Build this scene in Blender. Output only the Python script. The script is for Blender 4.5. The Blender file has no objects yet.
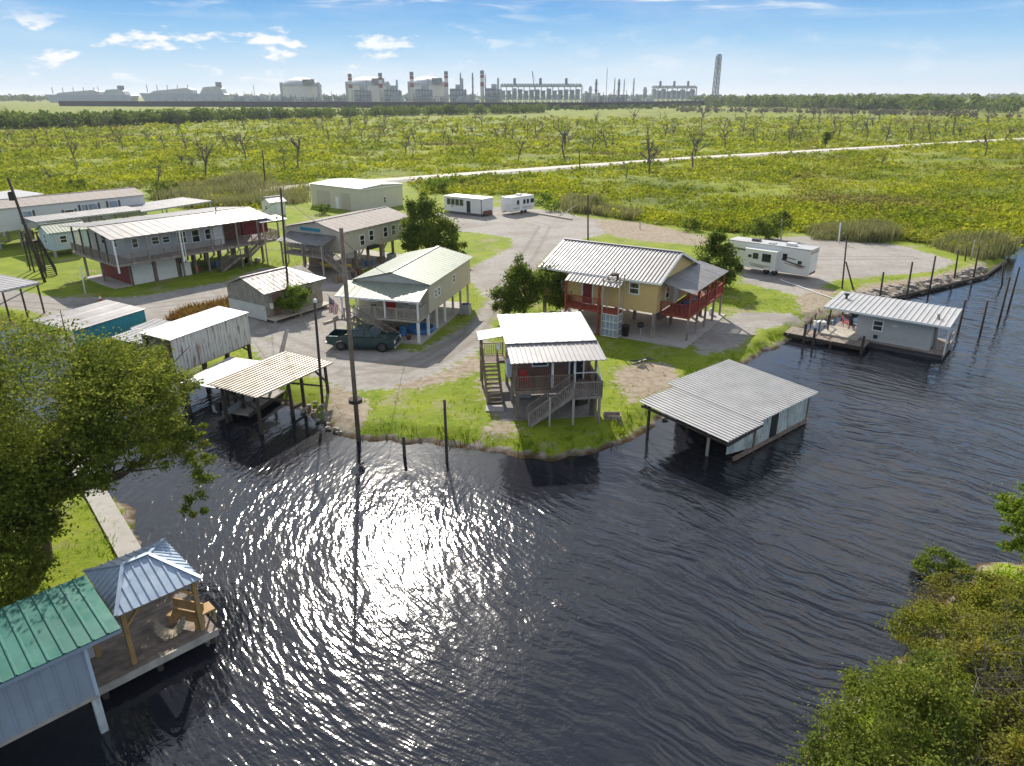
import bpy, bmesh, math, random
import numpy as np
from mathutils import Vector, Matrix

rnd = random.Random(7)
R = math.radians
scene = bpy.context.scene
COL = scene.collection

# ------------------------------------------------------------------ camera
CAM_H, CAM_PITCH, CAM_F = 20.0, R(22.05), 711.0
cam_data = bpy.data.cameras.new('camera')
cam = bpy.data.objects.new('camera', cam_data)
COL.objects.link(cam)
cam.location = (0, 0, CAM_H)
cam.rotation_euler = (R(90) - CAM_PITCH, 0, 0)
cam_data.sensor_width = 36.0
cam_data.lens = CAM_F / 1024 * 36.0
cam_data.clip_start = 0.5
cam_data.clip_end = 90000
scene.camera = cam

# ------------------------------------------------------------------ light
SUN_AZ, SUN_EL = -10.5, 35.0          # degrees, azimuth from +Y towards +X
sl = bpy.data.lights.new('sun', 'SUN')
sl.energy = 4.7
sl.angle = R(0.53)
sl.color = (1.0, 0.93, 0.82)
sun = bpy.data.objects.new('sun', sl)
COL.objects.link(sun)
to_sun = Vector((math.sin(R(SUN_AZ)) * math.cos(R(SUN_EL)), math.cos(R(SUN_AZ)) * math.cos(R(SUN_EL)), math.sin(R(SUN_EL))))
sun.rotation_euler = to_sun.to_track_quat('Z', 'Y').to_euler()
sun.location = (0, 60, 60)

world = bpy.data.worlds.new('World')
scene.world = world
world.use_nodes = True
wn, wl = world.node_tree.nodes, world.node_tree.links
bg = wn['Background']
sky = wn.new('ShaderNodeTexSky')
sky.sky_type = 'NISHITA'
sky.sun_disc = False
sky.sun_elevation = R(SUN_EL)
sky.sun_rotation = R(SUN_AZ)
sky.altitude = 10
sky.air_density = 1.0
sky.dust_density = 0.0
sky.ozone_density = 2.0
bg.inputs['Strength'].default_value = 0.12
# clouds: a thin cumulus and cirrus layer on a plane high above, by view direction
tc = wn.new('ShaderNodeTexCoord')
sep = wn.new('ShaderNodeSeparateXYZ'); wl.new(tc.outputs['Generated'], sep.inputs[0])
def wmath(op, a, b=None, c=None):
    n = wn.new('ShaderNodeMath'); n.operation = op
    for i, v in enumerate((a, b, c)):
        if v is None: continue
        if isinstance(v, (int, float)): n.inputs[i].default_value = v
        else: wl.new(v, n.inputs[i])
    return n.outputs[0]
def wramp(fac, p0, p1):
    n = wn.new('ShaderNodeMapRange'); n.interpolation_type = 'SMOOTHSTEP'
    wl.new(fac, n.inputs['Value'])
    n.inputs['From Min'].default_value = p0; n.inputs['From Max'].default_value = p1
    return n.outputs[0]
az = wmath('ARCTAN2', sep.outputs[0], sep.outputs[1])
el = wmath('ARCSINE', sep.outputs[2])
def cloud(sx, sy, off, scale, detail, lo, hi, dist=0.0):
    cb = wn.new('ShaderNodeCombineXYZ')
    wl.new(wmath('MULTIPLY_ADD', az, sx, off), cb.inputs[0])
    wl.new(wmath('MULTIPLY', el, sy), cb.inputs[1])
    cb.inputs[2].default_value = off * 0.37
    n = wn.new('ShaderNodeTexNoise'); n.inputs['Scale'].default_value = scale
    n.inputs['Detail'].default_value = detail; n.inputs['Roughness'].default_value = 0.58
    n.inputs['Distortion'].default_value = dist
    wl.new(cb.outputs[0], n.inputs['Vector'])
    return wramp(n.outputs['Fac'], lo, hi)
puffs = cloud(6.0, 16.0, 3.1, 2.6, 6, 0.53, 0.64)
low = wmath('MULTIPLY', wramp(el, 0.005, 0.03), wmath('SUBTRACT', 1.0, wramp(el, 0.06, 0.095)))
leftish = wmath('SUBTRACT', 1.15, wramp(az, -0.30, 0.10))
puffs = wmath('MULTIPLY', wmath('MULTIPLY', puffs, low), wmath('MINIMUM', leftish, 1.0))
wisps = cloud(4.2, 34.0, 8.6, 1.55, 8, 0.495, 0.70, 0.4)
high = wramp(el, 0.075, 0.115)
wisps = wmath('MULTIPLY', wisps, wmath('MULTIPLY', high, 0.9))
veil = wmath('MULTIPLY', cloud(2.0, 12.0, 1.7, 1.6, 5, 0.40, 0.80), 0.30)
upper = wmath('MULTIPLY', cloud(2.6, 5.0, 5.2, 1.5, 7, 0.34, 0.60), wmath('MULTIPLY', wmath('MULTIPLY', wramp(el, 0.2, 0.45), wmath('SUBTRACT', 1.0, wramp(el, 0.75, 1.0))), 0.95))  # unseen clouds above the view, added to brighten water reflections and fill
veil = wmath('MAXIMUM', veil, upper)
cov = wmath('MINIMUM', wmath('ADD', wmath('MAXIMUM', puffs, wisps), veil), 1.0)
cov = wmath('MULTIPLY', cov, wramp(el, -0.001, 0.012))
mixc = wn.new('ShaderNodeMix'); mixc.data_type = 'RGBA'
wl.new(cov, mixc.inputs['Factor'])
# the low band of the sky, between the horizon and the deep blue above
ramp = wn.new('ShaderNodeValToRGB')
wl.new(wmath('DIVIDE', el, 0.12), ramp.inputs[0])
cr = ramp.color_ramp
cr.elements[0].position = 0.0; cr.elements[0].color = (0.66, 0.81, 0.93, 1)
cr.elements[1].position = 1.0; cr.elements[1].color = (0.10, 0.37, 0.84, 1)
for p_, c_ in ((0.22, (0.60, 0.80, 0.96, 1)), (0.5, (0.36, 0.66, 0.95, 1)), (0.75, (0.20, 0.51, 0.90, 1))):
    e_ = cr.elements.new(p_); e_.color = c_
sc2 = wn.new('ShaderNodeVectorMath'); sc2.operation = 'SCALE'; sc2.inputs['Scale'].default_value = 5.6
wl.new(ramp.outputs[0], sc2.inputs[0])
band = wn.new('ShaderNodeMix'); band.data_type = 'RGBA'
wl.new(wramp(el, 0.10, 0.42), band.inputs[0]); wl.new(sc2.outputs[0], band.inputs[6]); dome = wn.new('ShaderNodeVectorMath'); dome.operation = 'SCALE'; dome.inputs['Scale'].default_value = 0.72
wl.new(sky.outputs['Color'], dome.inputs[0]); wl.new(dome.outputs[0], band.inputs[7])
wl.new(band.outputs[2], mixc.inputs[6])
mixc.inputs[7].default_value = (5.9, 5.95, 6.0, 1)
wl.new(mixc.outputs[2], bg.inputs['Color'])

scene.view_settings.view_transform = 'Standard'
scene.view_settings.look = 'None'
scene.view_settings.gamma = 1.0
scene.view_settings.use_curve_mapping = False
scene.view_settings.exposure = 0.5
scene.render.resolution_x, scene.render.resolution_y = 1024, 766

# ------------------------------------------------------------------ helpers
_c, _s = math.cos(CAM_PITCH), math.sin(CAM_PITCH)
LAND = 0.6
def P(px, py, z=LAND):
    """real point on the level z that the survey pixel looks at"""
    u = (px - 512) / CAM_F; v = (py - 383) / CAM_F
    d = Vector((u, _c - v * _s, -(_s + v * _c)))
    t = (z - CAM_H) / d.z
    return Vector((d.x * t, d.y * t, z))
def ZAT(px, py, Y):
    v = (py - 383) / CAM_F
    return CAM_H - (_s + v * _c) / (_c - v * _s) * Y
def XAT(px, py, Y):
    u = (px - 512) / CAM_F; v = (py - 383) / CAM_F
    return u / (_c - v * _s) * Y

def tag(o, label=None, cat=None, group=None, kind=None):
    if label: o['label'] = label
    if cat: o['category'] = cat
    if group: o['group'] = group
    if kind: o['kind'] = kind
    return o
def empty(name, loc=(0, 0, 0), rz=0.0, label=None, cat=None, group=None):
    o = bpy.data.objects.new(name, None)
    o.empty_display_size = 0.3
    o.location = loc; o.rotation_euler = (0, 0, rz)
    COL.objects.link(o)
    return tag(o, label, cat, group)
def dup(o, parent=None, loc=None, rz=None, scale=None):
    c = o.copy(); COL.objects.link(c)
    if parent: c.parent = parent
    for ch in o.children: dup(ch, c)
    if loc is not None: c.location = loc
    if rz is not None: c.rotation_euler = (0, 0, rz)
    if scale is not None: c.scale = scale if hasattr(scale, '__len__') else (scale,) * 3
    return c

V = Vector
class MB:
    def __init__(s): s.v = []; s.f = []
    def add(s, vs, fs):
        n = len(s.v); s.v += [tuple(p) for p in vs]; s.f += [tuple(i + n for i in f) for f in fs]; return s
    def box(s, x0, x1, y0, y1, z0, z1):
        return s.add([(x0,y0,z0),(x1,y0,z0),(x1,y1,z0),(x0,y1,z0),(x0,y0,z1),(x1,y0,z1),(x1,y1,z1),(x0,y1,z1)],
                     [(0,3,2,1),(4,5,6,7),(0,1,5,4),(1,2,6,5),(2,3,7,6),(3,0,4,7)])
    def beam(s, p, q, w, h=None, up=(0, 0, 1)):
        p, q = V(p), V(q); h = h or w
        d = (q - p).normalized(); up = V(up)
        if abs(d.dot(up)) > 0.98: up = V((1, 0, 0))
        a = d.cross(up).normalized(); b = a.cross(d)
        a *= w / 2; b *= h / 2
        return s.add([p-a-b, p+a-b, p+a+b, p-a+b, q-a-b, q+a-b, q+a+b, q-a+b],
                     [(0,1,2,3),(7,6,5,4),(0,4,5,1),(1,5,6,2),(2,6,7,3),(3,7,4,0)])
    def tube(s, p, q, r0, r1=None, n=8, cap=True):
        p, q = V(p), V(q); r1 = r0 if r1 is None else r1
        d = (q - p).normalized(); up = V((0, 0, 1)) if abs(d.z) < 0.95 else V((1, 0, 0))
        a = d.cross(up).normalized(); b = d.cross(a)
        vs = [p + (a * math.cos(2*math.pi*i/n) + b * math.sin(2*math.pi*i/n)) * r0 for i in range(n)]
        vs += [q + (a * math.cos(2*math.pi*i/n) + b * math.sin(2*math.pi*i/n)) * r1 for i in range(n)]
        fs = [(i, n+i, n+(i+1) % n, (i+1) % n) for i in range(n)]
        if cap: fs += [tuple(range(n)), tuple(range(2*n-1, n-1, -1))]
        return s.add(vs, fs)
    def path(s, pts, rad, n=6):
        for i in range(len(pts) - 1):
            r0 = rad[i] if hasattr(rad, '__len__') else rad
            r1 = rad[i+1] if hasattr(rad, '__len__') else rad
            s.tube(pts[i], pts[i+1], r0, r1, n)
        return s
    def prism(s, poly, vec):
        vec = V(vec); n = len(poly)
        vs = [V(p) for p in poly] + [V(p) + vec for p in poly]
        return s.add(vs, [tuple(range(n-1, -1, -1)), tuple(range(n, 2*n))] + [(i, (i+1) % n, n+(i+1) % n, n+i) for i in range(n)])
    def lathe(s, prof, c=(0, 0, 0), n=12):
        c = V(c); vs = []; fs = []
        for r, z in prof:
            vs += [c + V((r*math.cos(2*math.pi*i/n), r*math.sin(2*math.pi*i/n), z)) for i in range(n)]
        for j in range(len(prof) - 1):
            fs += [(j*n+i, j*n+(i+1) % n, (j+1)*n+(i+1) % n, (j+1)*n+i) for i in range(n)]
        fs += [tuple(range(n-1, -1, -1)), tuple(range((len(prof)-1)*n, len(prof)*n))]
        return s.add(vs, fs)
    def panel(s, p00, p10, p11, p01, pitch=0.4, rib=0.04, th=0.04, ribw=0.3):
        """ribbed sheet metal: ribs run from the edge p00-p10 up to p01-p11"""
        p00, p10, p11, p01 = V(p00), V(p10), V(p11), V(p01)
        nrm = (p10 - p00).cross(p01 - p00).normalized()
        if nrm.z < 0: nrm = -nrm
        L = (p10 - p00).length; n = max(2, int(round(L / pitch)))
        prof = []
        for i in range(n):
            t = i / n; w = 1 / n
            prof += [(t, 0), (t + w*(1-ribw)*0.9, 0), (t + w*(1-ribw*0.85), 1), (t + w*(1-ribw*0.15), 1)]
        prof.append((1, 0))
        m = len(prof); vs = []
        for a, b in ((p00, p10), (p01, p11)):
            vs += [a.lerp(b, t) + nrm * (rib * k) for t, k in prof]
        for a, b in ((p00, p10), (p01, p11)):
            vs += [a - nrm * th, b - nrm * th]
        fs = [(i, i+1, m+i+1, m+i) for i in range(m-1)]
        b0, b1, c0, c1 = 2*m, 2*m+1, 2*m+2, 2*m+3
        fs += [(b0, c0, c1, b1), (b0, 0, m, c0), (b1, c1, 2*m-1, m-1)]
        fs += [tuple([b0, b1] + list(range(m-1, -1, -1))), tuple([c1, c0] + list(range(m, 2*m)))]
        return s.add(vs, fs)
    def build(s, name, mat, parent=None, smooth=False, fix=True):
        me = bpy.data.meshes.new(name)
        me.from_pydata(s.v, [], s.f)
        if fix:
            bm = bmesh.new(); bm.from_mesh(me)
            bmesh.ops.recalc_face_normals(bm, faces=bm.faces)
            bm.to_mesh(me); bm.free()
        if smooth: me.shade_smooth()
        me.materials.append(mat)
        o = bpy.data.objects.new(name, me); COL.objects.link(o)
        if parent: o.parent = parent
        return o

def np_mesh(name, verts, quads, mat, parent=None):
    """quads: (n,4) int array"""
    me = bpy.data.meshes.new(name)
    n = len(quads)
    me.vertices.add(len(verts)); me.vertices.foreach_set('co', np.asarray(verts, dtype=np.float32).ravel())
    me.loops.add(n * 4); me.loops.foreach_set('vertex_index', np.asarray(quads, dtype=np.int32).ravel())
    me.polygons.add(n); me.polygons.foreach_set('loop_start', np.arange(0, n*4, 4, dtype=np.int32))
    me.update(calc_edges=True); me.validate()
    me.materials.append(mat)
    o = bpy.data.objects.new(name, me); COL.objects.link(o)
    if parent: o.parent = parent
    return o

class Frame:
    """a rectangle standing in the place: near corner A, right corner B, left corner C (survey pixels at level z)"""
    def __init__(s, A, B, C, z, base=LAND, wt=0.5):
        a, b, c = P(*A, z), P(*B, z), P(*C, z)
        ab, ac = b - a, c - a
        t1 = math.atan2(ab.y, ab.x); t2 = math.atan2(ac.y, ac.x) - math.pi / 2
        w1, w2 = ab.length, ac.length
        s.ang = math.atan2(w1*math.sin(t1) + w2*math.sin(t2), w1*math.cos(t1) + w2*math.cos(t2))
        s.W, s.D = w1, w2; s.o = V((a.x, a.y, base)); s.h = z - base
    def loc(s, px, py, z=LAND):
        p = P(px, py, z) - s.o
        return V((p.x*math.cos(s.ang) + p.y*math.sin(s.ang), -p.x*math.sin(s.ang) + p.y*math.cos(s.ang), z - s.o.z))
    def world(s, x, y, z=0):
        return V((s.o.x + x*math.cos(s.ang) - y*math.sin(s.ang), s.o.y + x*math.sin(s.ang) + y*math.cos(s.ang), s.o.z + z))
    def root(s, name, label, cat, group=None):
        return empty(name, s.o, s.ang, label, cat, group)

# ------------------------------------------------------------------ materials
def mat(name, col, rough=0.7, metal=0.0, var=0.25, scale=2.0, stretch=(1, 1, 1), dirt=None, dirt_lim=(0.55, 0.72), dirt_scale=0.6,
        dirt_stretch=None, lines=None, line_axis=0, line_dark=0.6, bump=0.0, spec=0.5, line_bump=0.0, trans=0.0):
    m = bpy.data.materials.new(name); m.use_nodes = True
    n, l = m.node_tree.nodes, m.node_tree.links
    b = n['Principled BSDF']
    b.inputs['Roughness'].default_value = rough
    b.inputs['Metallic'].default_value = metal
    b.inputs['Specular IOR Level'].default_value = spec
    t = n.new('ShaderNodeTexCoord')
    def noise(sc, st, det=5):
        mp = n.new('ShaderNodeMapping'); mp.inputs['Scale'].default_value = st
        l.new(t.outputs['Object'], mp.inputs[0])
        q = n.new('ShaderNodeTexNoise'); q.inputs['Scale'].default_value = sc; q.inputs['Detail'].default_value = det
        q.inputs['Roughness'].default_value = 0.6
        l.new(mp.outputs[0], q.inputs['Vector']); return q.outputs['Fac']
    def rng(f, a, bb, c=0.0, d=1.0):
        q = n.new('ShaderNodeMapRange'); l.new(f, q.inputs[0])
        q.inputs[1].default_value = a; q.inputs[2].default_value = bb; q.inputs[3].default_value = c; q.inputs[4].default_value = d
        return q.outputs[0]
    def mix(f, a, bb, blend='MIX'):
        q = n.new('ShaderNodeMix'); q.data_type = 'RGBA'; q.blend_type = blend
        if isinstance(f, float): q.inputs[0].default_value = f
        else: l.new(f, q.inputs[0])
        for i, x in ((6, a), (7, bb)):
            if isinstance(x, tuple): q.inputs[i].default_value = (*x, 1)
            else: l.new(x, q.inputs[i])
        return q.outputs[2]
    f = noise(scale, stretch)
    lo = tuple(c * (1 - var) for c in col); hi = tuple(min(1, c * (1 + var)) for c in col)
    out = mix(rng(f, 0.3, 0.7), lo, hi)
    if dirt:
        g = noise(dirt_scale, dirt_stretch or stretch, 8)
        out = mix(rng(g, dirt_lim[0], dirt_lim[1], 0, 0.85), out, dirt)
    hgt = None
    if lines:
        sp = n.new('ShaderNodeSeparateXYZ'); l.new(t.outputs['Object'], sp.inputs[0])
        q = n.new('ShaderNodeMath'); q.operation = 'MULTIPLY'; q.inputs[1].default_value = 1.0 / lines
        l.new(sp.outputs[line_axis], q.inputs[0])
        fr = n.new('ShaderNodeMath'); fr.operation = 'FRACT'; l.new(q.outputs[0], fr.inputs[0])
        k = rng(fr.outputs[0], 0.0, 0.10, line_dark, 1.0)
        hgt = rng(fr.outputs[0], 0.0, 0.12)
        cb = n.new('ShaderNodeCombineColor')
        for i in range(3): l.new(k, cb.inputs[i])
        out = mix(1.0, out, cb.outputs[0], 'MULTIPLY')
        # each board its own tone
        fl = n.new('ShaderNodeMath'); fl.operation = 'FLOOR'; l.new(q.outputs[0], fl.inputs[0])
        wn_ = n.new('ShaderNodeTexWhiteNoise'); wn_.noise_dimensions = '1D'; l.new(fl.outputs[0], wn_.inputs['W'])
        k2 = rng(wn_.outputs['Value'], 0, 1, 1 - var * 0.6, 1.0)
        cb2 = n.new('ShaderNodeCombineColor')
        for i in range(3): l.new(k2, cb2.inputs[i])
        out = mix(1.0, out, cb2.outputs[0], 'MULTIPLY')
    l.new(out, b.inputs['Base Color'])
    if bump or line_bump:
        bp = n.new('ShaderNodeBump'); bp.inputs['Strength'].default_value = 1.0
        bp.inputs['Distance'].default_value = bump or line_bump
        l.new(hgt if (hgt is not None and line_bump) else noise(scale * 4, stretch), bp.inputs['Height'])
        l.new(bp.outputs[0], b.inputs['Normal'])
    r2 = rng(noise(scale * 1.7, stretch), 0.3, 0.7, max(0.03, rough - 0.1), min(1, rough + 0.1))
    l.new(r2, b.inputs['Roughness'])
    if trans: b.inputs['Transmission Weight'].default_value = trans
    return m

def leaf_mat(name, a, b_, c, trans=0.45, scale=0.5, fine=3.0, patch=None):
    """a..b_: tone range inside the crown, c: the odd yellow or brown leaf"""
    m = bpy.data.materials.new(name); m.use_nodes = True
    n, l = m.node_tree.nodes, m.node_tree.links
    n.remove(n['Principled BSDF'])
    g = n.new('ShaderNodeNewGeometry')
    def noise(sc, det=3):
        q = n.new('ShaderNodeTexNoise'); q.inputs['Scale'].default_value = sc; q.inputs['Detail'].default_value = det
        l.new(g.outputs['Position'], q.inputs['Vector']); return q.outputs['Fac']
    def rng(f, p, q_, t0=0.0, t1=1.0):
        q = n.new('ShaderNodeMapRange'); l.new(f, q.inputs[0]); q.inputs[1].default_value = p; q.inputs[2].default_value = q_
        q.inputs[3].default_value = t0; q.inputs[4].default_value = t1
        return q.outputs[0]
    def mix(f, x, y):
        q = n.new('ShaderNodeMix'); q.data_type = 'RGBA'; l.new(f, q.inputs[0])
        for i, z in ((6, x), (7, y)):
            if isinstance(z, tuple): q.inputs[i].default_value = (*z, 1)
            else: l.new(z, q.inputs[i])
        return q.outputs[2]
    col = mix(rng(noise(scale), 0.35, 0.65), a, b_)
    col = mix(rng(noise(fine), 0.56, 0.66, 0, 0.75), col, c)
    if patch: col = mix(rng(noise(patch[1], 4), patch[2], patch[3], 0, 0.85), col, patch[0])
    col = mix(rng(g.outputs['Random Per Island'], 0.0, 1.0, 0.0, 0.30), col, tuple(x * 0.5 for x in a))
    d = n.new('ShaderNodeBsdfDiffuse'); t = n.new('ShaderNodeBsdfTranslucent'); gl = n.new('ShaderNodeBsdfGlossy')
    gl.inputs['Roughness'].default_value = 0.6
    gl.inputs['Color'].default_value = (0.7, 0.7, 0.7, 1)
    for q in (d, t): l.new(col, q.inputs['Color'])
    s1 = n.new('ShaderNodeMixShader'); s1.inputs[0].default_value = trans
    l.new(d.outputs[0], s1.inputs[1]); l.new(t.outputs[0], s1.inputs[2])
    s2 = n.new('ShaderNodeMixShader'); s2.inputs[0].default_value = 0.012
    l.new(s1.outputs[0], s2.inputs[1]); l.new(gl.outputs[0], s2.inputs[2])
    l.new(s2.outputs[0], n['Material Output'].inputs[0])
    return m

M = {}
M['wood_grey'] = mat('weathered_wood', (0.27, 0.23, 0.20), 0.85, var=0.4, scale=3, stretch=(1, 1, 0.3), bump=0.01)
M['wood_dark'] = mat('dark_wood', (0.065, 0.05, 0.04), 0.9, var=0.4, scale=3, stretch=(2, 2, 0.3), bump=0.01)
M['wood_brown'] = mat('brown_wood', (0.23, 0.17, 0.13), 0.8, var=0.35, scale=3, stretch=(1, 1, 0.4), bump=0.01)
M['wood_new'] = mat('treated_pine', (0.40, 0.25, 0.10), 0.7, var=0.25, scale=3)
M['wood_pale'] = mat('pale_post_wood', (0.42, 0.38, 0.32), 0.8, var=0.25, scale=2, stretch=(1, 1, .3))
M['deck'] = mat('deck_boards', (0.27, 0.22, 0.18), 0.85, var=0.4, scale=2, lines=0.14, line_axis=0, line_dark=0.35, bump=0.005)
M['deck_y'] = mat('deck_boards_across', (0.27, 0.22, 0.18), 0.85, var=0.4, scale=2, lines=0.14, line_axis=1, line_dark=0.35, bump=0.005)
M['concrete'] = mat('concrete', (0.40, 0.38, 0.35), 0.9, var=0.15, scale=1.2, dirt=(0.22, 0.2, 0.17), dirt_scale=1.2, bump=0.006)
M['wall_shed'] = mat('pale_grey_ribbed_wall', (0.34, 0.40, 0.47), 0.5, 0.15, var=0.12, scale=1.0, dirt=(0.30, 0.34, 0.37), dirt_scale=0.8)
M['truck_glass'] = mat('reflection_toned_car_glass', (0.07, 0.10, 0.12), 0.08, var=0.1, spec=1.0)  # lighter bluish colour stands for reflections in the cab windows
M['canvas'] = mat('faded_canvas', (0.33, 0.28, 0.21), 0.9, var=0.2, scale=4)
M['dirt_pad'] = mat('packed_gravel_pad', (0.24, 0.225, 0.21), 0.95, var=0.3, scale=4, bump=0.02)  # gravel tone lowered for the shade below the brown stilt house
M['rim'] = mat('dark_rim', (0.10, 0.10, 0.11), 0.4, 0.5, var=0.2)
M['white'] = mat('white_paint', (0.76, 0.76, 0.74), 0.5, var=0.06, scale=1.5)
M['trim_white'] = mat('white_trim', (0.8, 0.8, 0.78), 0.5, var=0.04)
M['black'] = mat('black_plastic', (0.02, 0.02, 0.022), 0.5, var=0.2)
M['rubber'] = mat('rubber', (0.018, 0.018, 0.018), 0.8, var=0.2)
M['glass'] = mat('window_glass', (0.02, 0.025, 0.03), 0.06, var=0.2, spec=0.8)
M['curtain'] = mat('curtained_glass', (0.30, 0.36, 0.45), 0.15, var=0.2, spec=0.6)
M['steel'] = mat('galvanised_steel', (0.45, 0.46, 0.47), 0.45, 0.7, var=0.15)
M['roof_grey'] = mat('grey_metal_roof', (0.225, 0.217, 0.215), 0.52, 0.15, var=0.26, scale=0.7, lines=1.7, line_axis=0, line_dark=0.8, dirt=(0.21, 0.185, 0.17), dirt_scale=0.5)
M['roof_flat'] = mat('sunlit_galvanised_roof', (0.47, 0.46, 0.45), 0.55, 0.1, var=0.12, scale=0.9, dirt=(0.36, 0.32, 0.28), dirt_scale=0.5, dirt_lim=(0.55, 0.8))
M['roof_white'] = mat('white_metal_roof', (0.44, 0.44, 0.44), 0.52, 0.08, var=0.1, scale=0.8, dirt=(0.55, 0.52, 0.47), dirt_scale=0.5, dirt_lim=(0.6, 0.8))
M['roof_pale'] = mat('pale_galvanised_roof', (0.33, 0.32, 0.32), 0.5, 0.2, var=0.12, scale=0.8, dirt=(0.26, 0.235, 0.215), dirt_scale=0.4, dirt_lim=(0.55, 0.8))
M['roof_brown'] = mat('tan_shingle_roof', (0.36, 0.315, 0.285), 0.85, var=0.16, scale=3, dirt=(0.3, 0.26, 0.22), bump=0.004)
M['roof_rust'] = mat('rust_streaked_roof', (0.34, 0.31, 0.295), 0.6, 0.2, var=0.2, scale=1.0, dirt=(0.11, 0.07, 0.05), dirt_scale=0.9, dirt_stretch=(0.5, 2.2, 1), dirt_lim=(0.55, 0.63))
M['roof_tan'] = mat('tan_ribbed_roof', (0.40, 0.35, 0.29), 0.55, 0.3, var=0.2, scale=1.0, dirt=(0.2, 0.13, 0.08), dirt_scale=0.9, dirt_stretch=(0.3, 2.5, 1))
M['roof_green'] = mat('green_metal_roof', (0.022, 0.135, 0.105), 0.45, 0.15, var=0.2, scale=0.8, dirt=(0.10, 0.20, 0.16), dirt_scale=0.7, dirt_lim=(0.55, 0.8))
M['roof_blue'] = mat('blue_grey_metal_roof', (0.38, 0.46, 0.56), 0.42, 0.35, var=0.1, scale=0.8)
M['roof_sage'] = mat('sage_metal_roof', (0.27, 0.30, 0.235), 0.5, 0.15, var=0.1, scale=0.6, dirt=(0.24, 0.28, 0.21), dirt_scale=0.6)
M['wall_grey'] = mat('grey_siding', (0.47, 0.47, 0.45), 0.65, var=0.07, lines=0.2, line_axis=2, line_dark=0.72)
M['wall_beige'] = mat('beige_siding', (0.50, 0.45, 0.37), 0.65, var=0.07, lines=0.22, line_axis=2, line_dark=0.75)
M['wall_tan'] = mat('tan_siding', (0.52, 0.47, 0.37), 0.65, var=0.06, lines=0.22, line_axis=2, line_dark=0.8)
M['wall_cream'] = mat('cream_metal_siding', (0.62, 0.57, 0.46), 0.5, var=0.06, lines=0.45, line_axis=0, line_dark=0.85, dirt=(0.4, 0.33, 0.25), dirt_lim=(0.66, 0.85))
M['wall_yellow'] = mat('yellow_siding', (0.63, 0.45, 0.19), 0.7, var=0.05, lines=0.2, line_axis=2, line_dark=0.85)
M['wall_white'] = mat('white_siding', (0.70, 0.70, 0.67), 0.6, var=0.05, lines=0.25, line_axis=2, line_dark=0.85)
M['wall_red'] = mat('red_painted_wall', (0.20, 0.03, 0.028), 0.7, var=0.15, lines=0.2, line_axis=2, line_dark=0.7)
M['wall_brown'] = mat('brown_board_siding', (0.22, 0.125, 0.095), 0.75, var=0.12, lines=0.18, line_axis=2, line_dark=0.65)
M['wall_old'] = mat('old_grey_shed_siding', (0.30, 0.275, 0.24), 0.85, var=0.3, lines=0.2, line_axis=0, line_dark=0.7, scale=2)
M['wall_oldlow'] = mat('pale_skirt_siding', (0.52, 0.52, 0.50), 0.8, var=0.1, lines=0.3, line_axis=0, line_dark=0.8, scale=2)
M['shed_white'] = mat('white_corrugated_rusty', (0.64, 0.63, 0.60), 0.55, 0.1, var=0.1, scale=1.0, dirt=(0.25, 0.12, 0.06), dirt_scale=1.1, dirt_stretch=(3.5, 3.5, 0.45), dirt_lim=(0.545, 0.61))
M['wall_teal'] = mat('teal_wall', (0.02, 0.23, 0.33), 0.6, var=0.1, lines=0.4, line_axis=0, line_dark=0.8)
M['wall_bluewhite'] = mat('worn_blue_white_metal', (0.62, 0.67, 0.64), 0.55, 0.2, var=0.2, scale=1.2, dirt=(0.22, 0.29, 0.28), dirt_scale=1.0, dirt_stretch=(3, 3, 0.5), dirt_lim=(0.52, 0.66))
M['wall_paleblue'] = mat('pale_blue_wall', (0.50, 0.58, 0.68), 0.65, var=0.08, lines=0.3, line_axis=0, line_dark=0.85)
M['red_rail'] = mat('red_painted_wood', (0.30, 0.055, 0.035), 0.7, var=0.25, scale=3)
M['rust'] = mat('rusty_iron', (0.20, 0.08, 0.04), 0.85, 0.3, var=0.4, scale=5)
M['paint_green'] = mat('truck_dark_green', (0.018, 0.055, 0.06), 0.25, 0.4, var=0.05, spec=0.7)
M['blue_tarp'] = mat('blue_plastic', (0.03, 0.17, 0.42), 0.5, var=0.2)
M['orange'] = mat('orange_plastic', (0.75, 0.13, 0.02), 0.5, var=0.1)
M['yellow'] = mat('yellow_plastic', (0.75, 0.55, 0.04), 0.45, var=0.1)
M['red'] = mat('red_plastic', (0.5, 0.03, 0.02), 0.5, var=0.1)
M['gray_plastic'] = mat('grey_plastic', (0.35, 0.36, 0.37), 0.5, var=0.1)
M['bark'] = mat('bark', (0.10, 0.075, 0.055), 0.95, var=0.4, scale=6, stretch=(1, 1, 0.3), bump=0.02)
M['dead_wood'] = mat('bleached_dead_wood', (0.13, 0.112, 0.10), 0.9, var=0.35, scale=1.5)
M['rock'] = mat('riprap_rock', (0.30, 0.27, 0.24), 0.9, var=0.4, scale=1.5, bump=0.03)
M['rv_white'] = mat('rv_white_gelcoat', (0.74, 0.73, 0.70), 0.35, var=0.05, scale=0.8)
M['stripe_dark'] = mat('rv_dark_stripe', (0.10, 0.09, 0.10), 0.4, var=0.1)
M['stripe_tan'] = mat('rv_tan_stripe', (0.42, 0.33, 0.24), 0.4, var=0.1)
M['lnote'] = mat('lamp_glass', (0.7, 0.7, 0.68), 0.2, var=0.05)
M['l_oak'] = leaf_mat('oak_leaves', (0.125, 0.175, 0.022), (0.29, 0.33, 0.04), (0.48, 0.45, 0.09), 0.5, 0.35, 2.2)
M['l_dark'] = leaf_mat('dark_evergreen_leaves', (0.09, 0.15, 0.02), (0.22, 0.28, 0.035), (0.36, 0.36, 0.06), 0.5, 0.5, 2.0)
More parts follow.
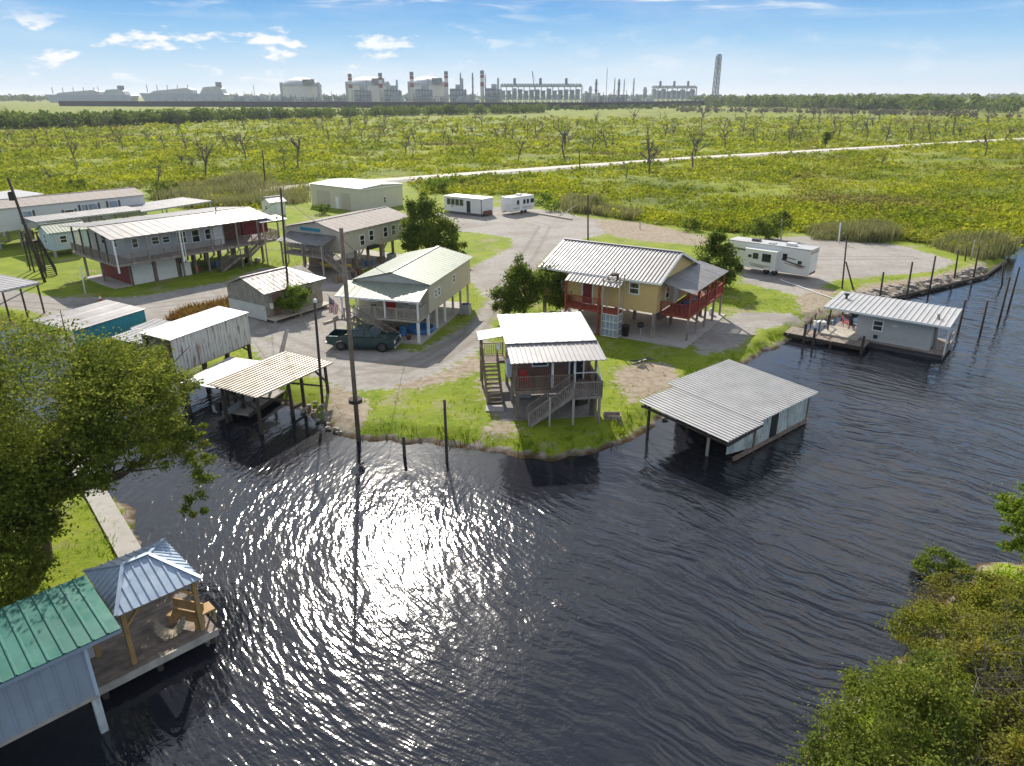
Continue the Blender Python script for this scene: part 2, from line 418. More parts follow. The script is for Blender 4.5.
M['l_lime'] = leaf_mat('lime_leaves', (0.14, 0.23, 0.02), (0.26, 0.36, 0.03), (0.36, 0.38, 0.05), 0.5, 0.7, 2.0)
M['l_yellow'] = leaf_mat('yellowing_leaves', (0.16, 0.195, 0.022), (0.32, 0.325, 0.04), (0.48, 0.38, 0.05), 0.5, 0.6, 1.6, patch=((0.20, 0.15, 0.06), 0.4, 0.52, 0.66))
M['l_marsh'] = leaf_mat('marsh_leaves', (0.19, 0.25, 0.012), (0.44, 0.47, 0.018), (0.54, 0.47, 0.06), 0.5, 0.045, 0.5, patch=((0.24, 0.20, 0.07), 0.022, 0.55, 0.66))
M['l_reed'] = leaf_mat('reed_leaves', (0.18, 0.20, 0.065), (0.30, 0.29, 0.12), (0.40, 0.35, 0.21), 0.4, 0.3, 1.5)
M['l_wood'] = leaf_mat('far_wood_leaves', (0.10, 0.165, 0.03), (0.20, 0.27, 0.045), (0.30, 0.31, 0.08), 0.35, 0.06, 0.3)
M['l_greywood'] = leaf_mat('grey_scrub_leaves', (0.19, 0.17, 0.125), (0.27, 0.24, 0.17), (0.16, 0.19, 0.06), 0.3, 0.05, 0.2)
M['l_grass'] = leaf_mat('lawn_tufts', (0.17, 0.28, 0.012), (0.30, 0.40, 0.02), (0.40, 0.36, 0.06), 0.5, 0.3, 1.5)
M['l_rust'] = leaf_mat('rusty_weeds', (0.22, 0.10, 0.03), (0.26, 0.18, 0.04), (0.20, 0.22, 0.03), 0.4, 0.8, 2.0)
# ------------------------------------------------------------------ terrain
def poly(pts, z=LAND): return np.array([(p.x, p.y) for p in (P(a, b, z) for a, b in pts)])
def sdist(px, py, pg):
    """signed distance, positive inside"""
    d2 = np.full(px.shape, 1e12); inside = np.zeros(px.shape, bool)
    n = len(pg)
    for i in range(n):
        ax, ay = pg[i]; bx, by = pg[(i+1) % n]
        dx, dy = bx-ax, by-ay
        t = np.clip(((px-ax)*dx + (py-ay)*dy) / (dx*dx+dy*dy+1e-9), 0, 1)
        d2 = np.minimum(d2, (px-ax-t*dx)**2 + (py-ay-t*dy)**2)
        cr = ((ay > py) != (by > py)) & (px < (bx-ax)*(py-ay)/(by-ay+1e-12)+ax)
        inside ^= cr
    return np.where(inside, 1, -1) * np.sqrt(d2)

W0 = 0.1
shore = poly([(0, 322), (32, 333), (90, 346), (150, 357), (186, 380), (250, 376), (264, 398), (300, 408), (330, 428), (346, 436),
              (400, 441), (440, 445), (500, 450), (528, 459), (565, 458), (602, 449), (640, 434), (668, 412), (702, 384), (748, 360),
              (792, 338), (808, 322), (835, 318), (868, 306), (892, 297), (938, 288), (985, 276), (1006, 262), (1000, 247), (1024, 240)], W0)
north = np.array([(-400, 62), (-80, 66)] + [tuple(p) for p in shore] + [(110, 108), (160, 112), (300, 125), (6000, 130), (40000, 45000), (-40000, 45000), (-9000, 62)])
near_left = np.array([(-200, 30), (-60, 32), (-32, 35.5), (-23.5, 34.2), (-19.6, 31.5), (-17.3, 28.4), (-15.2, 25.0), (-14.6, 23.6), (-16.2, 21.5), (-18.6, 19.0), (-21, 14), (-24, 5), (-30, -60), (-200, -60)])
near_right = np.concatenate([poly([(1100, 552), (985, 566), (952, 585), (938, 612), (925, 640), (890, 668), (850, 705), (812, 760)], W0), np.array([(5.8, 10), (4, 2), (2, -60), (200, -60), (200, 31)])])
LANDS = (north, near_left, near_right)
def hash_noise(x, y, f, seed=0):
    """smooth value noise"""
    x, y = x*f + seed*17.3, y*f + seed*9.1
    xi, yi = np.floor(x), np.floor(y); xf, yf = x-xi, y-yi
    xf, yf = xf*xf*(3-2*xf), yf*yf*(3-2*yf)
    def h(a, b): v = np.sin(a*127.1+b*311.7+seed*74.7)*43758.5453; return v-np.floor(v)
    return (h(xi, yi)*(1-xf)+h(xi+1, yi)*xf)*(1-yf)+(h(xi, yi+1)*(1-xf)+h(xi+1, yi+1)*xf)*yf
def land_sd(x, y):
    d = np.full(np.shape(x), -1e9)
    for pg in LANDS: d = np.maximum(d, sdist(x, y, pg))
    return d

ys = list(np.arange(-60, 12, 3)) + list(np.arange(12, 115, 0.42))
y = 115.0; st = 0.5
while y < 40000: ys.append(y); st = min(st * 1.045, 1500); y += st
xs = list(np.arange(0, 62, 0.42)); x = 62.0; st = 0.5
while x < 36000: xs.append(x); st = min(st * 1.085, 3000); x += st
xs = np.array(sorted(set([-a for a in xs[1:]] + list(xs)))); ys = np.array(ys)
GX, GY = np.meshgrid(xs, ys)
sd = land_sd(GX, GY) + (hash_noise(GX, GY, 0.9, 3) - 0.5) * 0.7
t = np.clip(sd / 1.6, 0, 1); t = t*t*(3-2*t)
GZ = np.where(sd > 0, 0.02 + (LAND-0.02) * np.maximum(t, np.clip(sd/0.35, 0, 1)*0.35), np.maximum(-2.2, -0.06 + sd * 0.35))
GZ = GZ + np.where(sd > 2, (hash_noise(GX, GY, 0.4, 5) - 0.5) * 0.07, 0)

gravel_polys = [poly(p) for p in (
    [(-60, 292), (0, 288), (60, 298), (140, 297), (228, 281), (262, 268), (300, 268), (330, 252), (350, 262), (346, 330), (345, 343), (420, 352), (470, 322),
     (488, 298), (466, 278), (470, 268), (482, 262), (512, 247), (512, 238), (470, 232), (440, 230), (436, 214), (468, 206), (520, 207), (560, 212), (596, 220), (606, 234), (560, 244),
     (542, 262), (530, 280), (512, 300), (494, 318), (486, 344), (478, 352), (440, 373), (392, 388), (346, 393), (318, 378), (262, 366), (252, 345), (215, 326), (170, 324), (130, 319),
     (60, 318), (0, 306), (-60, 308)],
    [(742, 240), (800, 236), (860, 240), (905, 246), (958, 262), (930, 272), (880, 276), (835, 280), (822, 286), (800, 296), (742, 282)],
    [(690, 340), (716, 322), (740, 312), (790, 313), (806, 318), (760, 330), (735, 348), (700, 356)],
)]
dirt_polys = [poly(p) for p in (
    [(612, 372), (640, 362), (672, 364), (682, 380), (660, 398), (632, 402), (618, 388)],
    [(330, 380), (362, 396), (372, 418), (350, 430), (322, 415)],
    [(478, 380), (494, 384), (500, 412), (520, 432), (478, 436), (496, 418), (484, 396)],
    [(372, 372), (440, 372), (478, 352), (484, 370), (440, 384), (400, 392)],
    [(836, 296), (870, 284), (930, 276), (985, 262), (985, 276), (936, 288), (890, 298), (850, 314), (826, 316)],
    [(800, 286), (836, 290), (828, 312), (805, 318), (796, 300)],
    [(170, 306), (250, 300), (300, 286), (330, 300), (340, 320), (300, 330), (240, 322)],
    [(560, 216), (640, 222), (720, 240), (700, 246), (620, 238), (600, 232)],
    [(20, 300), (70, 300), (100, 312), (40, 316)],
)]
marsh_poly = np.concatenate([poly([(-300, 236), (0, 205), (150, 188), (185, 210), (250, 208), (268, 212), (310, 196), (318, 178), (404, 178), (420, 196), (440, 194), (530, 196), (560, 207), (600, 216),
                                   (660, 226), (740, 234), (800, 233), (865, 236), (930, 245), (985, 258), (1024, 246)]), np.array([(150, 112), (6000, 135), (40000, 45000), (-40000, 45000), (-9000, 100)])])
def wt(pgs, soft, x=None, yy=None):
    w = np.zeros(GX.shape if x is None else x.shape)
    for pg in pgs:
        d = sdist(GX if x is None else x, GY if yy is None else yy, pg); w = np.maximum(w, np.clip(0.5 + d/soft, 0, 1))
    return w
wg = wt(gravel_polys, 2.4); wd = wt(dirt_polys, 3.0); wm = wt([marsh_poly], 4.0)
shore_band = np.clip(1 - sd/np.where(GX > 5, .7, .95), 0, 1)
wet = np.where(GZ < 0.12, 1.0, 0.0)
rut = np.zeros(GX.shape)
for tr in ([(-40, 300), (60, 307), (140, 307), (230, 297), (262, 332), (330, 362), (400, 369), (470, 337), (500, 292), (528, 256), (545, 226), (500, 214)], [(262, 332), (300, 300), (322, 272)], [(470, 337), (430, 362), (350, 372)], [(745, 262), (820, 258), (910, 258)]):
    tp = np.array([tuple(P(a, c_)[:2]) for a, c_ in tr]); d = np.full(GX.shape, 1e9)
    for (ax, ay), (bx, by) in zip(tp[:-1], tp[1:]):
        t_ = np.clip(((GX-ax)*(bx-ax)+(GY-ay)*(by-ay))/((bx-ax)**2+(by-ay)**2), 0, 1); d = np.minimum(d, np.hypot(GX-ax-t_*(bx-ax), GY-ay-t_*(by-ay)))
    rut = np.maximum(rut, np.clip(1-np.abs(d-.85)/.55, 0, 1))
ny, nx = GX.shape
verts = np.stack([GX, GY, GZ], -1).reshape(-1, 3)
idx = np.arange(ny*nx).reshape(ny, nx)
quads = np.stack([idx[:-1, :-1], idx[:-1, 1:], idx[1:, 1:], idx[1:, :-1]], -1).reshape(-1, 4)

gm = bpy.data.materials.new('ground_cover'); gm.use_nodes = True
n, l = gm.node_tree.nodes, gm.node_tree.links
b = n['Principled BSDF']; b.inputs['Roughness'].default_value = 0.95; b.inputs['Specular IOR Level'].default_value = 0.2
geo = n.new('ShaderNodeNewGeometry')
def gnoise(sc, det=6, rough=0.6):
    q = n.new('ShaderNodeTexNoise'); q.inputs['Scale'].default_value = sc; q.inputs['Detail'].default_value = det; q.inputs['Roughness'].default_value = rough
    l.new(geo.outputs['Position'], q.inputs['Vector']); return q.outputs['Fac']
def gr(f, a, c, d=0.0, e=1.0):
    q = n.new('ShaderNodeMapRange'); l.new(f, q.inputs[0])
    for i, v in enumerate((a, c, d, e)): q.inputs[i+1].default_value = v
    return q.outputs[0]
def gmix(f, a, c):
    q = n.new('ShaderNodeMix'); q.data_type = 'RGBA'; l.new(f, q.inputs[0])
    for i, v in ((6, a), (7, c)):
        if isinstance(v, tuple): q.inputs[i].default_value = (*v, 1)
        else: l.new(v, q.inputs[i])
    return q.outputs[2]
def gmath(op, a, c):
    q = n.new('ShaderNodeMath'); q.operation = op
    for i, v in enumerate((a, c)):
        if isinstance(v, float): q.inputs[i].default_value = v
        else: l.new(v, q.inputs[i])
    return q.outputs[0]
at = n.new('ShaderNodeAttribute'); at.attribute_name = 'zone'
sc_ = n.new('ShaderNodeSeparateColor'); l.new(at.outputs['Color'], sc_.inputs[0])
at2 = n.new('ShaderNodeAttribute'); at2.attribute_name = 'zone2'
s2_ = n.new('ShaderNodeSeparateColor'); l.new(at2.outputs['Color'], s2_.inputs[0])
n1, n2, n3, n4 = gnoise(0.35), gnoise(2.2), gnoise(14, 4), gnoise(0.045, 5)
lawn = gmix(gr(n1, 0.35, 0.65), (0.17, 0.24, 0.014), (0.29, 0.345, 0.022))
lawn = gmix(gr(n2, 0.50, 0.72, 0, 0.8), lawn, (0.31, 0.32, 0.05))
lawn = gmix(gr(gnoise(0.8, 6, 0.7), 0.58, 0.72, 0, 0.9), lawn, (0.27, 0.235, 0.13))
lawn = gmix(gr(gnoise(0.22, 7, 0.75), 0.55, 0.63, 0, 0.8), lawn, (0.36, 0.31, 0.20))
lawn = gmix(gr(n3, 0.35, 0.7, 0, 0.45), lawn, (0.06, 0.11, 0.01))
gravel = gmix(gr(n2, 0.3, 0.7), (0.32, 0.30, 0.28), (0.46, 0.435, 0.40))
gravel = gmix(gr(gnoise(0.16, 5, 0.6), 0.46, 0.62, 0, 0.55), gravel, (0.25, 0.215, 0.18))
gravel = gmix(gr(gmath('ADD', s2_.outputs[2], gmath('MULTIPLY', gmath('SUBTRACT', n2, 0.5), 1.2)), 0.35, 0.8, 0, 0.6), gravel, (0.215, 0.19, 0.165))
gravel = gmix(gr(n3, 0.3, 0.75, 0, 0.5), gravel, (0.20, 0.18, 0.16))
gravel = gmix(gr(gnoise(0.5, 6, 0.7), 0.60, 0.72, 0, 0.6), gravel, (0.16, 0.19, 0.05))
dirt = gmix(gr(n2, 0.3, 0.7), (0.23, 0.175, 0.12), (0.40, 0.345, 0.27))
marsh = gmix(gr(n4, 0.38, 0.62), (0.115, 0.155, 0.010), (0.27, 0.305, 0.017))
marsh = gmix(gr(gnoise(0.018, 6, 0.65), 0.52, 0.66, 0, 0.75), marsh, (0.24, 0.205, 0.07))
marsh = gmix(gr(gnoise(0.22, 4), 0.5, 0.72, 0, 0.6), marsh, (0.08, 0.11, 0.016))
marsh = gmix(gr(n2, 0.4, 0.75, 0, 0.4), marsh, (0.06, 0.085, 0.012))
bank = gmix(gr(n2, 0.35, 0.65), (0.10, 0.075, 0.05), (0.34, 0.30, 0.26))
mud = gmix(gr(n1, 0.3, 0.7), (0.05, 0.033, 0.014), (0.10, 0.062, 0.02))
def zone(ch, amt=1.1, nz=None):
    q = gmath('ADD', sc_.outputs[ch], gmath('MULTIPLY', gmath('SUBTRACT', nz or n2, 0.5), amt))
    return gr(q, 0.42, 0.58)
col = gmix(zone(1, 1.3), lawn, dirt)
col = gmix(zone(0, 1.3), col, gravel)
qm = gmath('ADD', sc_.outputs[2], gmath('MULTIPLY', gmath('SUBTRACT', n2, 0.5), 0.8)); col = gmix(gr(qm, 0.42, 0.58), col, marsh)
qb = gmath('ADD', s2_.outputs[0], gmath('MULTIPLY', gmath('SUBTRACT', n2, 0.5), 1.4)); col = gmix(gr(qb, 0.45, 0.65), col, bank)
col = gmix(s2_.outputs[1], col, mud)
l.new(col, b.inputs['Base Color'])
bp = n.new('ShaderNodeBump'); bp.inputs['Strength'].default_value = 1.0; bp.inputs['Distance'].default_value = 0.05
l.new(gmath('ADD', n3, gmath('MULTIPLY', n2, 1.5)), bp.inputs['Height']); l.new(bp.outputs[0], b.inputs['Normal'])

gq = quads
wgv = (wg + (hash_noise(GX, GY, 1.1, 8) - 0.5) * 0.5).reshape(-1)
is_gravel = (wgv[gq].mean(1) > 0.5) & (wm.reshape(-1)[gq].mean(1) < 0.4) & (GZ.reshape(-1)[gq].min(1) > 0.3)
def ground_piece(name, sel):
    used, inv = np.unique(gq[sel].ravel(), return_inverse=True)
    o = np_mesh(name, verts[used], inv.reshape(-1, 4), gm)
    o.data.shade_smooth()
    for an, chans in (('zone', (wg, wd, wm)), ('zone2', (shore_band, wet, rut))):
        a = o.data.attributes.new(an, 'FLOAT_COLOR', 'POINT')
        c = np.ones((len(used), 4), np.float32)
        for k, ch in enumerate(chans): c[:, k] = ch.reshape(-1)[used]
        a.data.foreach_set('color', c.ravel())
    return tag(o, kind='structure')
ground_piece('ground', ~is_gravel)
ground_piece('gravel_road', is_gravel)

# ------------------------------------------------------------------ water
wmt = bpy.data.materials.new('river_water'); wmt.use_nodes = True
n, l = wmt.node_tree.nodes, wmt.node_tree.links
b = n['Principled BSDF']
b.inputs['Base Color'].default_value = (0.0145, 0.0160, 0.0225, 1)  # the blue of reflected sky is put into the base colour
b.inputs['Roughness'].default_value = 0.095
b.inputs['IOR'].default_value = 1.55
geo = n.new('ShaderNodeNewGeometry')
sp = n.new('ShaderNodeSeparateXYZ'); l.new(geo.outputs['Position'], sp.inputs[0])
def tnoise(vec, sc, det, rough=0.5):
    q = n.new('ShaderNodeTexNoise'); q.inputs['Scale'].default_value = sc; q.inputs['Detail'].default_value = det; q.inputs['Roughness'].default_value = rough
    l.new(vec, q.inputs['Vector']); return q
def comb(x, y_, z=0.0):
    q = n.new('ShaderNodeCombineXYZ')
    for i, v in enumerate((x, y_, z)):
        if isinstance(v, float): q.inputs[i].default_value = v
        else: l.new(v, q.inputs[i])
    return q.outputs[0]
X, Y = sp.outputs[0], sp.outputs[1]
warp = tnoise(geo.outputs['Position'], 0.09, 2).outputs['Fac']
warp2 = tnoise(geo.outputs['Position'], 0.35, 2).outputs['Fac']
# ring ripples spreading to the left
dx, dy = gmath('SUBTRACT', X, 8.0), gmath('SUBTRACT', Y, 30.0)
rr = gmath('SQRT', gmath('ADD', gmath('MULTIPLY', dx, dx), gmath('MULTIPLY', dy, dy)), 0.0)
th = gmath('ARCTAN2', dx, dy)
rw = gmath('ADD', rr, gmath('MULTIPLY', warp2, 1.4))
A2 = tnoise(comb(gmath('MULTIPLY', gmath('ADD', rr, gmath('MULTIPLY', warp2, 0.5)), 3.6), gmath('MULTIPLY', gmath('MULTIPLY', th, rr), 1.5)), 1.0, 1.0).outputs['Fac']
A = tnoise(comb(gmath('MULTIPLY', rw, 1.35), gmath('MULTIPLY', th, 5.0)), 1.0, 1.5).outputs['Fac']
# wind waves on the right
ca, sa = math.cos(R(50)), math.sin(R(50))
u = gmath('ADD', gmath('MULTIPLY', X, ca), gmath('MULTIPLY', Y, sa))
v = gmath('SUBTRACT', gmath('MULTIPLY', Y, ca), gmath('MULTIPLY', X, sa))
u = gmath('ADD', u, gmath('MULTIPLY', warp, 4.0)); u = gmath('ADD', u, gmath('MULTIPLY', warp2, 1.2))
B = tnoise(comb(gmath('MULTIPLY', u, 1.35), gmath('MULTIPLY', v, 0.20)), 1.0, 2.0).outputs['Fac']
C = tnoise(geo.outputs['Position'], 3.2, 2, 0.6).outputs['Fac']
E_ = tnoise(comb(gmath('MULTIPLY', u, 3.2), gmath('MULTIPLY', v, 0.7)), 1.0, 2.0).outputs['Fac']
wl_ = gr(X, -4.0, 4.0, 1.0, 0.0)
wr_ = gr(X, -2.0, 6.0, 0.12, 1.0)
patch = gr(tnoise(geo.outputs['Position'], 0.12, 3).outputs['Fac'], 0.35, 0.65, 0.55, 1.25)
# sheltered strip along the north bank
calm = n.new('ShaderNodeAttribute'); calm.attribute_name = 'open'
hA = gmath('MULTIPLY', gmath('MULTIPLY', A, wl_), 0.075)
hB = gmath('MULTIPLY', gmath('MULTIPLY', B, wr_), 0.19)
hC = gmath('ADD', gmath('ADD', gmath('MULTIPLY', C, 0.02), gmath('MULTIPLY', gmath('MULTIPLY', A2, wl_), 0.038)), gmath('MULTIPLY', gmath('MULTIPLY', E_, wr_), 0.065))
hh = gmath('MULTIPLY', gmath('ADD', gmath('ADD', hA, hB), hC), gmath('MULTIPLY', patch, calm.outputs['Fac']))
bp = n.new('ShaderNodeBump'); bp.inputs['Strength'].default_value = 1.0; bp.inputs['Distance'].default_value = 1.0
l.new(hh, bp.inputs['Height']); l.new(bp.outputs[0], b.inputs['Normal'])

wy = np.concatenate([np.arange(-60, 14, 6), np.arange(14, 60, 1.0), np.arange(60, 140, 4.0)])
wx = np.concatenate([np.arange(-200, -60, 20), np.arange(-60, 70, 1.0), np.arange(70, 420, 25)])
WX, WY = np.meshgrid(wx, wy)
op = np.clip((-sdist(WX, WY, north) - 0.3) / 6.0, 0.10, 1.0)
wv = np.stack([WX, WY, np.zeros_like(WX)], -1).reshape(-1, 3)
ii = np.arange(WX.size).reshape(WX.shape)
wq = np.stack([ii[:-1, :-1], ii[:-1, 1:], ii[1:, 1:], ii[1:, :-1]], -1).reshape(-1, 4)
wo = np_mesh('water', wv, wq, wmt)
a = wo.data.attributes.new('open', 'FLOAT', 'POINT'); a.data.foreach_set('value', op.ravel().astype(np.float32))
tag(wo, kind='structure')

# the pale causeway through the marsh: a low embankment
road_m = mat('shell_road', (0.56, 0.52, 0.45), 0.95, var=0.12, scale=0.3, bump=0.02)
cpts = [P(a, c_) for a, c_ in ((250, 194), (285, 189), (330, 185.5), (385, 181.5), (450, 176.5), (560, 168.5), (690, 159), (800, 152.5), (900, 146.5), (1000, 140.5), (1060, 137.5))]
cpts.append(cpts[-1] + (cpts[-1] - cpts[-2]) * 4)
rv, rf = [], []
for i, p in enumerate(cpts):
    d = (cpts[min(i+1, len(cpts)-1)] - cpts[max(i-1, 0)]).normalized(); nn = V((-d.y, d.x, 0))
    hw = 2.6
    for o_, z_ in ((-hw-1.6, 0.35), (-hw, 1.05), (hw, 1.05), (hw+1.6, 0.35)):
        q = p + nn * o_; rv.append((q.x, q.y, z_))
for i in range(len(cpts)-1):
    for k in range(3): rf.append((i*4+k, i*4+k+1, i*4+k+5, i*4+k+4))
mb = MB(); mb.add(rv, rf); tag(mb.build('marsh_road', road_m), kind='structure')
# ------------------------------------------------------------------ building helpers (local coordinates of the building)
def gable(root, x0, x1, y0, y1, ze, rise, axis, m, pitch=0.45, rib=0.035, name='roof', ridge_at=0.5, cap=True):
    mb = MB()
    if axis == 'x':      # ridge runs along x
        ym = y0 + (y1-y0)*ridge_at
        mb.panel((x0, y0, ze), (x1, y0, ze), (x1, ym, ze+rise), (x0, ym, ze+rise), pitch, rib)
        mb.panel((x1, y1, ze), (x0, y1, ze), (x0, ym, ze+rise), (x1, ym, ze+rise), pitch, rib)
        if cap: mb.beam((x0-.02, ym, ze+rise+rib+.01), (x1+.02, ym, ze+rise+rib+.01), 0.28, 0.03)
    else:
        xm = x0 + (x1-x0)*ridge_at
        mb.panel((x0, y1, ze), (x0, y0, ze), (xm, y0, ze+rise), (xm, y1, ze+rise), pitch, rib)
        mb.panel((x1, y0, ze), (x1, y1, ze), (xm, y1, ze+rise), (xm, y0, ze+rise), pitch, rib)
        if cap: mb.beam((xm, y0-.02, ze+rise+rib+.01), (xm, y1+.02, ze+rise+rib+.01), 0.28, 0.03)
    return mb.build(name, m, root)
def hip_face(mb, pts, pitch, rib, th=.03, rw=.05):
    """flat roof face whose first edge is the eave, with parallel ribs running square to it"""
    pts = [V(p) for p in pts]; e = (pts[1]-pts[0]); L = e.length; e = e/L
    nrm = (pts[1]-pts[0]).cross(pts[2]-pts[0]).normalized(); nrm = nrm if nrm.z > 0 else -nrm
    up = nrm.cross(e); up = up if up.z > 0 else -up
    uv = [((p-pts[0]).dot(e), (p-pts[0]).dot(up)) for p in pts]
    mb.prism([p-nrm*th for p in pts], nrm*th)
    n_ = max(2, int(round(L/pitch)))
    for i in range(n_+1):
        t_ = min(max(L*i/n_, rw), L-rw); best = 0
        for k in range(1, len(uv)):
            (u0, v0), (u1, v1) = uv[k], uv[(k+1) % len(uv)]
            if abs(u1-u0) > 1e-6 and min(u0, u1)-1e-6 <= t_ <= max(u0, u1)+1e-6: best = max(best, v0+(v1-v0)*(t_-u0)/(u1-u0))
        if best > .12:
            a = pts[0]+e*t_+nrm*(rib*.5); mb.beam(a, a+up*(best-.03), rw, rib, up=nrm)
def house_wall(root, x0, x1, y0, y1, z0, ze, m, rise=0, axis='x', ridge_at=0.5, name='wall'):
    """closed body, with gable ends when rise > 0"""
    mb = MB()
    if not rise: mb.box(x0, x1, y0, y1, z0, ze)
    elif axis == 'x':
        ym = y0+(y1-y0)*ridge_at
        mb.prism([(x0,y0,z0),(x0,y1,z0),(x0,y1,ze),(x0,ym,ze+rise),(x0,y0,ze)], (x1-x0, 0, 0))
    else:
        xm = x0+(x1-x0)*ridge_at
        mb.prism([(x0,y0,z0),(x1,y0,z0),(x1,y0,ze),(xm,y0,ze+rise),(x0,y0,ze)], (0, y1-y0, 0))
    return mb.build(name, m, root)
def window(root, ax, pos, sgn, u, z, w, h, frame='trim_white', pane='glass', t=0.09, mull=True, name='window'):
    """ax 'x': on the plane x=pos, u along y; ax 'y': on the plane y=pos, u along x; sgn: outward"""
    def bx(mb, u0, u1, z0, z1, d0, d1):
        a, b_ = sorted((pos+sgn*d0, pos+sgn*d1))
        if ax == 'x': mb.box(a, b_, u0, u1, z0, z1)
        else: mb.box(u0, u1, a, b_, z0, z1)
    f = MB()
    bx(f, u, u+t, z, z+h, 0.0, .07); bx(f, u+w-t, u+w, z, z+h, 0.0, .07)
    bx(f, u+t, u+w-t, z, z+t, 0.0, .068); bx(f, u+t, u+w-t, z+h-t, z+h, 0.0, .068)
    if mull: bx(f, u+t, u+w-t, z+h/2-.03, z+h/2+.03, 0.0, .066)
    fo = f.build(name, M[frame], root)
    g = MB(); bx(g, u+t*.9, u+w-t*.9, z+t*.9, z+h-t*.9, 0.002, .03); g.build('pane', M[pane], fo)
    return fo
def door(root, ax, pos, sgn, u, z, w, h, m='trim_white', knob=True, frame=None):
    def bx(mb, u0, u1, z0, z1, d0, d1):
        a, b_ = sorted((pos+sgn*d0, pos+sgn*d1))
        if ax == 'x': mb.box(a, b_, u0, u1, z0, z1)
        else: mb.box(u0, u1, a, b_, z0, z1)
    d = MB(); bx(d, u, u+w, z, z+h, 0.001, .05)
    for k in range(2): bx(d, u+w*.15, u+w*.85, z+h*(.1+.45*k), z+h*(.45+.45*k), .05, .062)
    o = d.build('door', M[m], root)
    if frame:
        f = MB(); bx(f, u-.1, u, z, z+h+.1, 0.0, .07); bx(f, u+w, u+w+.1, z, z+h+.1, 0.0, .07); bx(f, u, u+w, z+h, z+h+.1, 0.0, .069); f.build('door_frame', M[frame], o)
    if knob:
        k = MB(); bx(k, u+w*.86, u+w*.93, z+h*.46, z+h*.50, .05, .10); k.build('handle', M['steel'], o)
    return o
def rail(root, p, q, h, m, pitch=0.14, name='railing', post=1.8, bal=True, rails=(0.97, 0.1)):
    p, q = V(p), V(q); mb = MB(); L = (q-p).length; up = V((0, 0, h))
    for r_ in rails: mb.beam(p+up*r_, q+up*r_, .09, .05)
    n_ = max(1, int(round(L/post)))
    for i in range(n_+1):
        a = p.lerp(q, i/n_); mb.beam(a, a+up*1.03, .09)
    if bal:
        n_ = max(2, int(L/pitch))
        for i in range(1, n_):
            a = p.lerp(q, i/n_); mb.beam(a+up*rails[-1], a+up*rails[0], .035)
    return mb.build(name, m, root)
def stairs(root, p, q, w, m, rails=True, name='staircase', railm=None, h=0.95, pitch=0.2):
    """p foot, q head of the centre line"""
    p, q = V(p), V(q); d = q-p; hd = V((d.x, d.y, 0)); n_ = max(2, int(round(d.z/0.19)))
    s = V((-hd.y, hd.x, 0)).normalized(); mb = MB()
    for e in (-1, 1): mb.beam(p+s*(e*w/2), q+s*(e*w/2), .06, .26)
    f = hd.normalized()*(hd.length/n_)
    for i in range(1, n_+1):
        c = p + d*(i/n_) - f*.5
        mb.beam(c - s*(w/2-.02), c + s*(w/2-.02), hd.length/n_*1.02, .045)
    o = mb.build(name, m, root)
    if rails:
        for e in (-1, 1): rail(o, p+s*(e*w/2), q+s*(e*w/2), h, railm or m, pitch, 'handrail', 2.0)
    return o
def post(root, x, y, z0, z1, w, m, name='stilt_post', rnd_=False):
    mb = MB()
    if rnd_: mb.tube((x, y, z0), (x, y, z1), w/2, w/2*.9, 10)
    else: mb.box(x-w/2, x+w/2, y-w/2, y+w/2, z0, z1)
    return mb.build(name, m, root)
def slab(root, x0, x1, y0, y1, z0, z1, m, name): return MB().box(x0, x1, y0, y1, z0, z1).build(name, m, root)
def brace(root, p, q, w, m, name='brace'): return MB().beam(p, q, w).build(name, m, root)

# ================================================================== long grey house on stilts (left)
f = Frame((110, 240), (283, 216), (60.7, 227.2), 6.2)
r = f.root('stilt_house', 'long grey stilt house with wraparound deck and two white garage doors below', 'house', 'raised houses of the camp')
W, D, h = f.W, f.D, f.h
hl = r
gable(r, 0, W-1.2, 0, D+1.1, h, .75, 'x', M['roof_grey'], .9, .02, ridge_at=.40)
house_wall(r, 2.2, 13.6, 2.1, D-1, 2.95, h-.02, M['wall_grey'], .62, 'x', .42)
house_wall(r, 13.6, W-2.0, 4.2, D-1, 2.95, h-.02, M['wall_brown'], name='back_wall')
house_wall(r, 15.8, W-1.2, 1.6, 2.0, 3.6, h-.35, M['wall_red'], name='red_screen')
slab(r, .25, W-.4, .3, D-.4, 2.62, 2.9, M['wood_grey'], 'deck')
for a_, b_ in (((.3, .35, 2.9), (12.2, .35, 2.9)), ((14.2, .35, 2.9), (W-.5, .35, 2.9)), ((.3, .35, 2.9), (.3, D-.5, 2.9)), ((W-.5, .35, 2.9), (W-.5, 4, 2.9))):
    rail(r, a_, b_, 1.0, M['wood_grey'], .13)
for x_ in (.35, 3.7, 7.4, 11.0, 14.2, 17.0, W-.6): post(r, x_, .28, 2.4 if x_ not in (.35, 7.4) else 2.0, h-.05, .15, M['wood_grey'] if x_ not in (.35, 7.4) else M['trim_white'], 'roof_post')
for y_ in (2.2, 4.2, 6.2, 8.4, 10.6): post(r, .3, y_, 2.9, h+.2, .14, M['wood_dark'], 'roof_post')
for u_, z_, w_, h_ in ((2.9, 4.0, .7, 1.1), (5.0, 4.05, .9, .9), (6.2, 4.05, .9, .8), (7.9, 3.7, 1.1, 1.4), (9.6, 3.6, 1.0, 1.5), (11.2, 3.7, .9, 1.3)):
    window(r, 'y', 2.1, -1, u_, z_, w_, h_)
door(r, 'y', 2.1, -1, 12.4, 2.92, .9, 2.0, 'white', True, 'trim_white')
for u_ in (4.0, 7.2): window(r, 'x', 2.2, -1, u_, 3.9, .8, 1.2)
